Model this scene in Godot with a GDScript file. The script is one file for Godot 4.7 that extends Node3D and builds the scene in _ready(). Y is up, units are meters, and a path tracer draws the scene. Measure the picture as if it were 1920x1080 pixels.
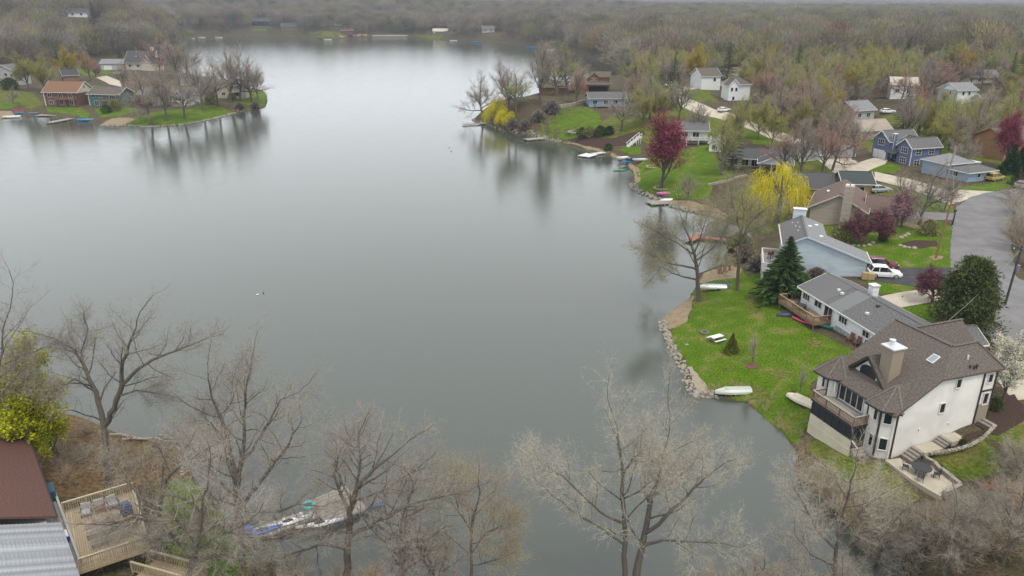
extends Node3D
# A drone view over a small lake in early spring: houses on wooded shores under an overcast sky. Units are metres, y up, the lake lies at y = 0.
var M := {}
var clear_spots := []

func _ready() -> void:
	view()
	make_materials()
	make_land()
	make_plants()
	house_tudor()
	house_ranch()
	house_blue_grey()
	other_houses()
	left_shore_houses()
	near_left_house()
	far_houses()
	vehicles()
	shore_things()
	street_things()
	hero_trees()
	placed_trees()
	woods()

func view() -> void:
	var cam := Camera3D.new()
	cam.name = "camera"
	cam.fov = 42.0
	cam.keep_aspect = Camera3D.KEEP_HEIGHT
	cam.far = 12000.0
	cam.near = 0.5
	add_child(cam)
	cam.position = Vector3(0, 42, 0)
	cam.rotation_degrees = Vector3(-20.854, 0, 0)
	cam.current = true
	var e := Environment.new()
	e.background_mode = Environment.BG_SKY
	var sm := ProceduralSkyMaterial.new()
	sm.sky_top_color = Color(0.80, 0.818, 0.835)
	sm.sky_horizon_color = Color(0.97, 0.98, 0.985)
	sm.sky_curve = 0.17
	sm.ground_bottom_color = Color(0.45, 0.45, 0.42)
	sm.ground_horizon_color = Color(0.9, 0.92, 0.94)
	sm.ground_curve = 0.02
	sm.sun_angle_max = 1.0
	var sky := Sky.new()
	sky.sky_material = sm
	e.sky = sky
	e.background_energy_multiplier = 1.35
	e.tonemap_mode = Environment.TONE_MAPPER_LINEAR
	e.tonemap_exposure = 1.45
	e.sdfgi_enabled = true
	e.ssao_enabled = true
	e.ssil_enabled = true
	e.fog_enabled = true
	e.fog_density = 0.00013
	e.fog_light_color = Color(0.80, 0.86, 0.95)
	var w := WorldEnvironment.new()
	w.name = "world_environment"
	w.environment = e
	add_child(w)
	var sun := DirectionalLight3D.new()
	sun.name = "sun"
	sun.light_energy = 0.5
	sun.light_angular_distance = 18.0
	sun.light_color = Color(1.0, 0.97, 0.92)
	sun.shadow_enabled = true
	add_child(sun)
	sun.rotation_degrees = Vector3(-62, 25, 0)

func make_materials() -> void:
	grain_tex = noise_tex(0.06, 0.5, 1.0, 3, 4)
	blotch_tex = noise_tex(0.012, 0.7, 1.0, 5, 5)
	cloud_tex = noise_tex(0.006, 0.9, 1.0, 9, 6)
	M.ground = ground_mat(ramp_tex(0.008, [[0.0, 0.10, 0.075, 0.05], [0.35, 0.16, 0.12, 0.08], [0.5, 0.19, 0.15, 0.1], [0.62, 0.12, 0.12, 0.055], [0.8, 0.2, 0.17, 0.12], [1.0, 0.26, 0.21, 0.15]], 11), 0.02, 0.1)
	M.lawn = ground_mat(ramp_tex(0.009, [[0.0, 0.105, 0.19, 0.012], [0.4, 0.13, 0.235, 0.014], [0.58, 0.155, 0.25, 0.018], [0.7, 0.2, 0.26, 0.04], [0.82, 0.28, 0.27, 0.09], [1.0, 0.36, 0.3, 0.15]], 21, 7), 0.03, 0.1)
	M.lawn_dry = ground_mat(ramp_tex(0.009, [[0.0, 0.12, 0.18, 0.02], [0.4, 0.17, 0.22, 0.03], [0.6, 0.22, 0.22, 0.06], [0.8, 0.28, 0.25, 0.11], [1.0, 0.33, 0.27, 0.15]], 22, 7), 0.03, 0.06)
	M.litter = ground_mat(ramp_tex(0.02, [[0.0, 0.09, 0.06, 0.035], [0.4, 0.19, 0.125, 0.065], [0.6, 0.26, 0.175, 0.095], [0.75, 0.3, 0.21, 0.12], [1.0, 0.16, 0.15, 0.06]], 23), 0.08, 0.25)
	M.sand = ground_mat(ramp_tex(0.012, [[0.0, 0.36, 0.27, 0.17], [0.5, 0.47, 0.36, 0.235], [1.0, 0.56, 0.45, 0.31]], 24, 5, 512), 0.09, 0.2)
	M.mulch = ground_mat(ramp_tex(0.04, [[0.0, 0.035, 0.022, 0.018], [0.6, 0.07, 0.045, 0.038], [1.0, 0.12, 0.08, 0.065]], 25, 4, 512), 0.25)
	M.asphalt = ground_mat(ramp_tex(0.01, [[0.0, 0.155, 0.15, 0.152], [0.5, 0.185, 0.179, 0.18], [1.0, 0.215, 0.208, 0.208]], 26, 6, 512), 0.05)
	M.blacktop = ground_mat(ramp_tex(0.01, [[0.0, 0.045, 0.045, 0.05], [1.0, 0.085, 0.083, 0.09]], 27, 5, 512), 0.08)
	M.concrete = ground_mat(ramp_tex(0.01, [[0.0, 0.39, 0.34, 0.27], [0.5, 0.45, 0.4, 0.325], [1.0, 0.5, 0.45, 0.375]], 28, 6, 512), 0.07)
	M.wing_a = grained(0.4, 0.42, 0.45, 0.85, blotch_tex, Vector3.ONE * 0.2)
	M.wing_b = grained(0.385, 0.405, 0.433, 0.85, blotch_tex, Vector3.ONE * 0.2)
	M.glass = plain(0.018, 0.022, 0.026, 0.08)
	M.trim = grained(0.72, 0.72, 0.7, 0.6, cloud_tex, Vector3.ONE * 0.2)
	M.cream = grained(0.66, 0.6, 0.46, 0.75, cloud_tex, Vector3.ONE * 0.12)
	M.stucco = grained(0.76, 0.742, 0.7, 0.85, cloud_tex, Vector3.ONE * 0.1)
	M.dark_trim = plain(0.035, 0.03, 0.028, 0.6)
	M.brown_roof = grained(0.188, 0.155, 0.131, 0.9, grain_tex, Vector3(0.16, 0.3, 0.1))
	M.russet_roof = grained(0.235, 0.155, 0.132, 0.9, grain_tex, Vector3(0.16, 0.3, 0.1))
	M.hip_cap = grained(0.25, 0.205, 0.18, 0.9, grain_tex, Vector3(0.16, 0.3, 0.1))
	M.grey_roof = grained(0.21, 0.205, 0.205, 0.9, grain_tex, Vector3(0.14, 0.3, 0.1))
	M.dark_roof = grained(0.115, 0.113, 0.118, 0.9, grain_tex, Vector3(0.14, 0.3, 0.1))
	M.pale_roof = grained(0.36, 0.36, 0.37, 0.9, grain_tex, Vector3(0.14, 0.3, 0.1))
	M.red_roof = grained(0.2, 0.095, 0.075, 0.9, grain_tex, Vector3(0.2, 0.4, 0.2))
	M.rust_roof = grained(0.32, 0.17, 0.095, 0.9, grain_tex, Vector3(0.14, 0.3, 0.1))
	M.green_roof = grained(0.075, 0.095, 0.092, 0.9, grain_tex, Vector3(0.14, 0.3, 0.1))
	M.pale_blue = grained(0.5, 0.585, 0.66, 0.7, cloud_tex, Vector3(0.1, 0.5, 0.1))
	M.slate_blue = grained(0.115, 0.145, 0.255, 0.7, cloud_tex, Vector3(0.1, 0.5, 0.1))
	M.mid_blue = grained(0.27, 0.36, 0.46, 0.7, cloud_tex, Vector3(0.1, 0.5, 0.1))
	M.white = grained(0.76, 0.775, 0.79, 0.65, cloud_tex, Vector3(0.1, 0.6, 0.1))
	M.grey_wall = grained(0.42, 0.42, 0.42, 0.75, cloud_tex, Vector3(0.1, 0.6, 0.1))
	M.tan = grained(0.34, 0.29, 0.235, 0.75, cloud_tex, Vector3(0.1, 0.5, 0.1))
	M.olive = grained(0.4, 0.33, 0.115, 0.75, cloud_tex, Vector3(0.1, 0.5, 0.1))
	M.mint = grained(0.46, 0.53, 0.45, 0.75, cloud_tex, Vector3(0.1, 0.5, 0.1))
	M.green_wall = grained(0.055, 0.15, 0.12, 0.75, cloud_tex, Vector3(0.1, 0.5, 0.1))
	M.brick = grained(0.25, 0.125, 0.09, 0.9, grain_tex, Vector3.ONE * 0.7)
	M.beige = grained(0.5, 0.45, 0.37, 0.75, cloud_tex, Vector3.ONE * 0.15)
	M.cedar = grained(0.36, 0.2, 0.09, 0.75, blotch_tex, Vector3(0.3, 1, 0.3))
	M.block = grained(0.4, 0.41, 0.42, 0.9, blotch_tex, Vector3.ONE * 0.4)
	M.stone = grained(0.36, 0.33, 0.285, 0.9, blotch_tex, Vector3.ONE * 0.9)
	M.stone_dark = grained(0.22, 0.2, 0.175, 0.9, blotch_tex, Vector3.ONE * 0.9)
	M.stone_pale = grained(0.42, 0.385, 0.33, 0.9, blotch_tex, Vector3.ONE * 0.9)
	M.stone_tan = grained(0.41, 0.34, 0.255, 0.9, blotch_tex, Vector3.ONE * 0.9)
	M.chimney = grained(0.5, 0.42, 0.31, 0.9, grain_tex, Vector3.ONE * 0.6)
	M.wood = grained(0.46, 0.33, 0.2, 0.8, blotch_tex, Vector3(0.5, 3, 3))
	M.wood_dark = grained(0.28, 0.17, 0.1, 0.8, blotch_tex, Vector3(0.5, 3, 3))
	M.deck_a = grained(0.56, 0.45, 0.3, 0.8, blotch_tex, Vector3(0.6, 3, 3))
	M.deck_b = grained(0.51, 0.4, 0.26, 0.8, blotch_tex, Vector3(0.6, 3, 3))
	M.deck_c = grained(0.61, 0.5, 0.34, 0.8, blotch_tex, Vector3(0.6, 3, 3))
	M.rail_wood = grained(0.66, 0.57, 0.4, 0.75, blotch_tex, Vector3(0.6, 3, 3))
	M.grey_wood_a = grained(0.4, 0.36, 0.31, 0.85, blotch_tex, Vector3(3, 3, 0.6))
	M.grey_wood_b = grained(0.34, 0.305, 0.26, 0.85, blotch_tex, Vector3(3, 3, 0.6))
	M.grey_wood_c = grained(0.46, 0.42, 0.37, 0.85, blotch_tex, Vector3(3, 3, 0.6))
	M.red_wood_a = grained(0.4, 0.16, 0.1, 0.85, blotch_tex, Vector3(3, 3, 0.6))
	M.red_wood_b = grained(0.46, 0.2, 0.13, 0.85, blotch_tex, Vector3(3, 3, 0.6))
	M.pole = grained(0.3, 0.16, 0.08, 0.9, blotch_tex, Vector3(2, 0.3, 2))
	M.steel = plain(0.45, 0.46, 0.47, 0.4, 0.6)
	M.tin = plain(0.6, 0.61, 0.62, 0.45, 0.3)
	M.rubber = plain(0.03, 0.03, 0.032, 0.8)
	M.lens = plain(0.7, 0.72, 0.75, 0.15)
	M.red = plain(0.35, 0.02, 0.02, 0.3)
	M.paint_white = plain(0.78, 0.78, 0.78, 0.25)
	M.paint_maroon = plain(0.13, 0.012, 0.025, 0.25)
	M.paint_silver = plain(0.4, 0.41, 0.43, 0.3, 0.4)
	M.paint_grey = plain(0.16, 0.17, 0.18, 0.3)
	M.paint_blue = plain(0.05, 0.11, 0.4, 0.3)
	M.paint_yellow = plain(0.45, 0.33, 0.06, 0.45)
	M.alu = plain(0.47, 0.5, 0.45, 0.5, 0.1)
	M.boat_cream = plain(0.62, 0.56, 0.43, 0.55)
	M.pink = plain(0.6, 0.05, 0.15, 0.4)
	M.mauve = plain(0.55, 0.2, 0.42, 0.5)
	M.teal = plain(0.06, 0.3, 0.28, 0.4)
	M.navy = plain(0.035, 0.045, 0.08, 0.6)
	M.azure = plain(0.06, 0.28, 0.55, 0.5)
	M.tarp_blue = plain(0.04, 0.13, 0.55, 0.6)
	M.kayak_green = plain(0.08, 0.3, 0.1, 0.4)
	M.iron = plain(0.035, 0.037, 0.042, 0.55)
	M.rust = grained(0.25, 0.09, 0.05, 0.9, blotch_tex, Vector3.ONE * 2)
	M.cardboard = plain(0.4, 0.28, 0.15, 0.9)
	M.coral = plain(0.42, 0.13, 0.07, 0.7)
	tints.bark = grained(0.2, 0.172, 0.135, 0.95, grain_tex, Vector3(1.5, 0.4, 1.5))
	tints.bare = leafy(1.0, 1.0, 1.0)
	tints.brown = leafy(0.23, 0.185, 0.15)
	tints.grey = leafy(0.25, 0.225, 0.195)
	tints.rosy = leafy(0.27, 0.19, 0.155)
	tints.olive = leafy(0.245, 0.235, 0.1)
	tints.budding = leafy(0.27, 0.29, 0.075)
	tints.amber = leafy(0.33, 0.23, 0.1)
	tints.lime = leafy(0.36, 0.38, 0.04)
	tints.green = leafy(0.07, 0.1, 0.03)
	tints.moss = leafy(0.15, 0.17, 0.035)
	tints.evergreen = leafy(0.085, 0.105, 0.04)
	tints.pine = leafy(0.035, 0.07, 0.03)
	tints.yellow = leafy(0.5, 0.4, 0.03)
	tints.red = leafy(0.27, 0.055, 0.065)
	tints.plum = leafy(0.24, 0.085, 0.11)
	tints.pinkish = leafy(0.42, 0.22, 0.25)
	tints.straw = leafy(0.42, 0.34, 0.21)
	tints.pale = leafy(0.4, 0.36, 0.29)
	for t in [["rosy", 1.2, 0.92, 0.88], ["olive", 1.05, 1.2, 0.6], ["amber", 1.25, 1.0, 0.65], ["pinkish", 2.1, 2.8, 2.6], ["lime", 1.25, 1.35, 0.5], ["pale", 1.35, 1.32, 1.28], ["warm", 1.0, 0.86, 0.72], ["dusky", 0.72, 0.66, 0.62]]:
		tints["on_" + t[0]] = leafy(t[1], t[2], t[3])

func make_land() -> void:
	# the ground: one sheet whose rows lie farther apart with distance
	var rows := PackedFloat32Array()
	var d := -40.0
	while d < 9000.0:
		rows.append(d)
		d += clampf(absf(d) * 0.012, 0.75, 400.0) if d > 30.0 else 6.0
	var cols := 220
	var grid := []
	for r in rows:
		var line := PackedVector3Array()
		var half := 75.0 + maxf(r, 0.0) * 0.8
		for i in cols + 1:
			var x := (float(i) / cols * 2.0 - 1.0) * half
			line.append(on_ground(x, -r))
		grid.append(line)
	var gv := PackedVector3Array()
	var gn := PackedVector3Array()
	for j in grid.size():
		for i in cols + 1:
			var a: Vector3 = grid[j][mini(i + 1, cols)] - grid[j][maxi(i - 1, 0)]
			var b: Vector3 = grid[mini(j + 1, grid.size() - 1)][i] - grid[maxi(j - 1, 0)][i]
			gv.append(grid[j][i])
			gn.append(a.cross(b).normalized())
	var gi := PackedInt32Array()
	for j in grid.size() - 1:
		for i in cols:
			var k := j * (cols + 1) + i
			var l := k + cols + 1
			gi.append_array([k, l, k + 1, k + 1, l, l + 1])
	var arr := []
	arr.resize(Mesh.ARRAY_MAX)
	arr[Mesh.ARRAY_VERTEX] = gv
	arr[Mesh.ARRAY_NORMAL] = gn
	arr[Mesh.ARRAY_INDEX] = gi
	var gm := ArrayMesh.new()
	gm.add_surface_from_arrays(Mesh.PRIMITIVE_TRIANGLES, arr)
	put(self, "ground", gm, M.ground).set_meta("kind", "structure")
	# the lake
	var wm := StandardMaterial3D.new()
	wm.albedo_color = lin(0.057, 0.065, 0.052)
	wm.roughness = 0.17
	wm.roughness_texture = ramp_tex(0.006, [[0.0, 0.03, 0.03, 0.03], [0.45, 0.09, 0.09, 0.09], [0.62, 0.35, 0.35, 0.35], [1.0, 0.6, 0.6, 0.6]], 31, 5, 1024)
	wm.metallic_specular = 0.6
	wm.uv1_triplanar = true
	wm.uv1_world_triplanar = true
	wm.uv1_scale = Vector3(0.03, 0.03, 0.05)
	var wn := FastNoiseLite.new()
	wn.seed = 4
	wn.frequency = 0.12
	wn.fractal_octaves = 4
	var wt := NoiseTexture2D.new()
	wt.width = 1024
	wt.height = 1024
	wt.seamless = true
	wt.as_normal_map = true
	wt.bump_strength = 3.0
	wt.noise = wn
	wm.normal_enabled = true
	wm.normal_texture = wt
	wm.normal_scale = 0.07
	var wg := Geo.new()
	wg.tri(Vector3(-520, 0, -30), Vector3(160, 0, -30), Vector3(160, 0, -1150), Vector3(0, -100, -500))
	wg.tri(Vector3(-520, 0, -30), Vector3(160, 0, -1150), Vector3(-520, 0, -1150), Vector3(0, -100, -500))
	structure("lake_water", wg, wm)
	# right shore, from the near lawn to the peninsula
	patch("lawn", PackedVector2Array([Vector2(29.21, -109.72), Vector2(31.82, -113.67), Vector2(37.43, -116.23), Vector2(36.78, -110.49), Vector2(39.63, -111.76), Vector2(38.61, -96.71), Vector2(37.23, -93.75), Vector2(39.85, -83.46), Vector2(41.75, -80.36), Vector2(36.82, -77.42), Vector2(33.42, -73.99), Vector2(30.5, -67.16), Vector2(29.5, -66.48), Vector2(28.83, -65.2), Vector2(27.58, -70.54), Vector2(26.33, -74.13), Vector2(23.5, -76), Vector2(22.61, -76.11), Vector2(22.55, -78.56), Vector2(21.51, -82.22), Vector2(21.13, -90.09), Vector2(21.55, -92.96), Vector2(23.86, -94.83), Vector2(25.42, -98.54), Vector2(27.01, -103.74)]), 0.05, M.lawn, 1.5, 0.35, true, "bright green lawn by the lake with patches of straw")
	patch("beach", PackedVector2Array([Vector2(28.25, -108.07), Vector2(27.01, -103.74), Vector2(25.48, -98.5), Vector2(23.85, -94.46), Vector2(21.67, -93.6), Vector2(21.01, -95), Vector2(21.29, -96.87), Vector2(22.37, -99.36), Vector2(24.53, -102.38), Vector2(26.77, -105.4)]), 0.04, M.sand, 1.0, 0.2)
	patch("lawn", PackedVector2Array([Vector2(29.95, -64.79), Vector2(31.37, -65.25), Vector2(32.59, -60.12), Vector2(34.72, -59.42), Vector2(35.29, -56.5), Vector2(35.86, -54.77), Vector2(33.56, -53.01), Vector2(31.74, -54.9), Vector2(29.99, -59.66), Vector2(29.02, -63.54)]), 0.05, M.lawn_dry, 1.0, 0.3)
	patch("lawn", PackedVector2Array([Vector2(39.09, -60.36), Vector2(41.88, -60.13), Vector2(44.44, -60.67), Vector2(49.88, -63.87), Vector2(52.6, -62.59), Vector2(47.36, -57.05), Vector2(43.32, -56.21), Vector2(40.2, -56.04)]), 0.05, M.lawn_dry, 1.5, 0.3)
	patch("mulch_bed", PackedVector2Array([Vector2(47.79, -66.87), Vector2(51.55, -68.2), Vector2(50.92, -64.3), Vector2(47.93, -62), Vector2(45.19, -60.35), Vector2(44.56, -62.6)]), 0.09, M.mulch, 1.0, 0.15)
	patch("mulch_bed", PackedVector2Array([Vector2(40.81, -61.09), Vector2(42.49, -61.46), Vector2(45.15, -61.89), Vector2(44.21, -60.95), Vector2(42.03, -60.48), Vector2(40.86, -60.48)]), 0.09, M.mulch, 0.8, 0.12)
	patch("driveway", PackedVector2Array([Vector2(52.65, -74.63), Vector2(57.84, -80.42), Vector2(62.34, -79.75), Vector2(56.19, -67.84), Vector2(50.73, -66.88)]), 0.05, M.concrete, 2.0, 0.0)
	patch("lawn", PackedVector2Array([Vector2(50.46, -94.27), Vector2(62.73, -98.45), Vector2(61.67, -91.65), Vector2(55.41, -86.34), Vector2(52.29, -85.87), Vector2(51.03, -89.44)]), 0.05, M.lawn, 2.0, 0.3)
	patch("lawn", PackedVector2Array([Vector2(50.41, -100.47), Vector2(56.3, -100.44), Vector2(56.13, -97.11), Vector2(52.99, -95.13), Vector2(49.84, -96.1)]), 0.05, M.lawn, 1.5, 0.2)
	patch("driveway", PackedVector2Array([Vector2(49.64, -94.82), Vector2(54.09, -95.92), Vector2(62.01, -97.19), Vector2(60.65, -93.29), Vector2(56.16, -91.68), Vector2(51.23, -91.34)]), 0.07, M.concrete, 2.0, 0.0, true, "pale concrete driveway beside the white ranch house")
	patch("driveway", PackedVector2Array([Vector2(53, -106.33), Vector2(65.01, -105.03), Vector2(62.39, -98.5), Vector2(57.48, -96.88), Vector2(51.12, -100.37)]), 0.08, M.blacktop, 2.0, 0.0, true, "dark blacktop driveway under the two parked cars")
	patch("lawn", PackedVector2Array([Vector2(57.46, -129.83), Vector2(61.73, -122.59), Vector2(70.04, -130.6), Vector2(74.26, -133.35), Vector2(75.7, -124.4), Vector2(65.42, -105.2), Vector2(58.03, -105.53), Vector2(54.99, -109.31), Vector2(55.77, -118.91)]), 0.05, M.lawn, 2.0, 0.3, true, "bright green lawn beside the road with a telegraph pole")
	patch("mulch_bed", PackedVector2Array([Vector2(63.21, -116.7), Vector2(65.89, -117.48), Vector2(68.85, -116.58), Vector2(67.94, -114.01), Vector2(64.63, -114.05)]), 0.1, M.mulch, 1.0, 0.2)
	patch("sand_patch", PackedVector2Array([Vector2(64.39, -109.93), Vector2(65.42, -110.37), Vector2(66.48, -109.61), Vector2(65.81, -108.63), Vector2(64.42, -108.73)]), 0.1, M.sand, 1.0, 0.15)
	patch("sand_patch", PackedVector2Array([Vector2(67.31, -126.85), Vector2(72.11, -129.05), Vector2(75.36, -128.44), Vector2(71.87, -123.18), Vector2(69.9, -123.2)]), 0.1, M.sand, 1.0, 0.2)
	patch("driveway", PackedVector2Array([Vector2(69.37, -135.31), Vector2(80.68, -132.66), Vector2(78.21, -128.15), Vector2(68.22, -128.76)]), 0.08, M.asphalt, 2.0, 0.0)
	patch("lawn", PackedVector2Array([Vector2(76.45, -146.12), Vector2(82.89, -146.46), Vector2(82.73, -136.38), Vector2(80.7, -133.4), Vector2(70.44, -135.5)]), 0.05, M.lawn, 2.0, 0.3)
	patch("road", PackedVector2Array([Vector2(129.79, -173.09), Vector2(105.23, -150.83), Vector2(99.68, -147.15), Vector2(93.4, -144.63), Vector2(88.24, -141.86), Vector2(83.43, -137.11), Vector2(76.64, -125.97), Vector2(68.6, -111.81), Vector2(63, -101.06), Vector2(58.38, -91.98), Vector2(55.95, -86.16), Vector2(59.35, -72.48), Vector2(72.52, -92.07), Vector2(71.77, -100.4), Vector2(77.48, -110.78), Vector2(84.28, -122.44), Vector2(91.1, -132.25), Vector2(98.38, -140.03), Vector2(114.86, -151.42)]), 0.09, M.asphalt, 2.0, 0.15, true, "curving grey asphalt road")
	patch("driveway", PackedVector2Array([Vector2(81.35, -166.58), Vector2(84.34, -158.17), Vector2(86.62, -147.61), Vector2(95.73, -145.38), Vector2(87.93, -141.3), Vector2(82.98, -138.68), Vector2(81.4, -147.68), Vector2(77.99, -159.04)]), 0.07, M.concrete, 2.5, 0.0, true, "broad pale concrete drive joining the road")
	patch("lawn", PackedVector2Array([Vector2(87.99, -152.24), Vector2(90.48, -148.83), Vector2(97.76, -152.05), Vector2(109.17, -158.03), Vector2(106.06, -152.13), Vector2(97.51, -146.23), Vector2(88.78, -145.73)]), 0.05, M.lawn, 2.0, 0.3)
	patch("lawn", PackedVector2Array([Vector2(103.83, -164.46), Vector2(113.63, -165.23), Vector2(119.88, -162.23), Vector2(113.26, -157.39), Vector2(101.81, -157)]), 0.05, M.lawn, 3.0, 0.4)
	patch("driveway", PackedVector2Array([Vector2(77.56, -171.72), Vector2(87.23, -179.8), Vector2(89.23, -177.23), Vector2(86.49, -172.67), Vector2(79.81, -167.12)]), 0.07, M.concrete, 2.0, 0.0)
	patch("lawn", PackedVector2Array([Vector2(79.04, -172.41), Vector2(87.76, -175.42), Vector2(89.61, -171.44), Vector2(84.85, -163.98), Vector2(78.73, -165.98)]), 0.05, M.lawn, 2.0, 0.4)
	patch("street", ribbon(smooth_line(PackedVector2Array([Vector2(76.78, -166.91), Vector2(78.12, -182.54), Vector2(77.11, -201.48), Vector2(74.71, -225.82), Vector2(70.24, -244.66), Vector2(63.52, -252.86), Vector2(60.13, -270.49), Vector2(60.22, -288.29), Vector2(70.97, -302.37), Vector2(98.17, -339.35)])), 7.0), 0.08, M.concrete, 3.0, 0.0, true, "pale lane winding uphill between the houses")
	patch("lawn", PackedVector2Array([Vector2(69.29, -223.54), Vector2(73.3, -216.28), Vector2(73.59, -201.61), Vector2(67.99, -199.61), Vector2(66.62, -209)]), 0.05, M.lawn, 2.5, 0.4)
	patch("lawn", PackedVector2Array([Vector2(58.7, -280.32), Vector2(68.52, -291.51), Vector2(66.57, -274.1), Vector2(61.33, -259.01), Vector2(59.15, -264.02)]), 0.05, M.lawn, 3.0, 0.4)
	patch("lawn", PackedVector2Array([Vector2(29.78, -179.01), Vector2(32, -189.2), Vector2(32.82, -199.05), Vector2(39.06, -206.94), Vector2(44.15, -206.85), Vector2(56.26, -214.53), Vector2(52.48, -190.86), Vector2(52.63, -183.78), Vector2(52.11, -172.42), Vector2(46.02, -167.65), Vector2(42.84, -159.02), Vector2(36.28, -163.39), Vector2(33.22, -169.43), Vector2(30.92, -174.09)]), 0.05, M.lawn, 2.5, 0.4, true, "green lawn below the red maple")
	patch("beach", PackedVector2Array([Vector2(35.21, -163.84), Vector2(39.65, -160.08), Vector2(43.52, -154.65), Vector2(44.85, -148.88), Vector2(43.44, -149.62), Vector2(41.26, -153.77), Vector2(39.49, -156.36), Vector2(35.74, -160.45)]), 0.05, M.sand, 1.5, 0.3)
	patch("beach", PackedVector2Array([Vector2(29.45, -112.16), Vector2(31.74, -116.82), Vector2(34.39, -118.65), Vector2(36.44, -117.6), Vector2(37.17, -114.47), Vector2(35.57, -110.56), Vector2(32.12, -111.57), Vector2(30.24, -111.31)]), 0.07, M.sand, 1.2, 0.2)
	patch("beach", PackedVector2Array([Vector2(30.98, -210.51), Vector2(32.08, -198.72), Vector2(31.57, -190.73), Vector2(30.36, -181.13), Vector2(31.53, -182.07), Vector2(33.61, -195.19), Vector2(32.58, -207.21), Vector2(29.66, -219.33), Vector2(24.36, -228.9), Vector2(19.22, -235.95), Vector2(16.17, -240.47), Vector2(19.85, -233.06), Vector2(24.18, -226.8), Vector2(28.22, -220.07)]), 0.05, M.sand, 1.5, 0.2)
	patch("lawn", PackedVector2Array([Vector2(4.57, -259.54), Vector2(8.13, -256.97), Vector2(12.83, -261.81), Vector2(16.84, -268.31), Vector2(27.16, -278.53), Vector2(29.74, -257.88), Vector2(29.07, -243.6), Vector2(25.02, -236.5), Vector2(18.57, -238.7), Vector2(10.55, -248.91)]), 0.05, M.lawn, 3.0, 0.5, true, "sloping green lawn below the blue-grey house on the right peninsula")
	patch("mulch_bed", PackedVector2Array([Vector2(17.8, -239.66), Vector2(23.16, -233.93), Vector2(30.77, -229.04), Vector2(40.26, -233.31), Vector2(40.5, -229.64), Vector2(33.87, -222.16), Vector2(25.73, -226.41), Vector2(21.41, -232.24)]), 0.1, M.mulch, 1.5, 0.2)
	patch("lawn", PackedVector2Array([Vector2(31.23, -219.67), Vector2(33.74, -221.23), Vector2(37.75, -217.07), Vector2(35.93, -210.16), Vector2(33.39, -213.05)]), 0.07, M.lawn, 2.0, 0.2)
	patch("lawn", PackedVector2Array([Vector2(140.77, -237.51), Vector2(153.96, -248.64), Vector2(163.81, -250.46), Vector2(150.33, -228.78), Vector2(141.54, -224.57), Vector2(137.86, -226.4)]), 0.05, M.lawn, 4.0, 0.6)
	for p in [PackedVector2Array([Vector2(36.62, -85.17), Vector2(38.1, -85.6), Vector2(38.51, -83.64), Vector2(37.53, -82.44), Vector2(36.41, -83.19)]), PackedVector2Array([Vector2(29.75, -77.95), Vector2(31.69, -78.35), Vector2(32.37, -76.77), Vector2(30.86, -75.82), Vector2(29.85, -76.71)]), PackedVector2Array([Vector2(24.85, -80.39), Vector2(26.47, -80.6), Vector2(27.1, -79.45), Vector2(25.63, -78.59)]), PackedVector2Array([Vector2(35.16, -82.95), Vector2(36.09, -81.99), Vector2(35.64, -79.09), Vector2(34.4, -78.75)]), PackedVector2Array([Vector2(32.96, -98.68), Vector2(35.22, -99.92), Vector2(35.09, -96.7), Vector2(32.87, -94.73)]), PackedVector2Array([Vector2(28.25, -109.08), Vector2(30.26, -107.39), Vector2(28.36, -102.87), Vector2(26.8, -102.87)]), PackedVector2Array([Vector2(25.23, -76.97), Vector2(28.03, -76.17), Vector2(28.98, -73.45), Vector2(27.85, -73.43), Vector2(25.94, -74.93)])]:
		patch("worn_grass", p, 0.065, M.lawn_dry, 1.0, 0.5, false)
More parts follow.
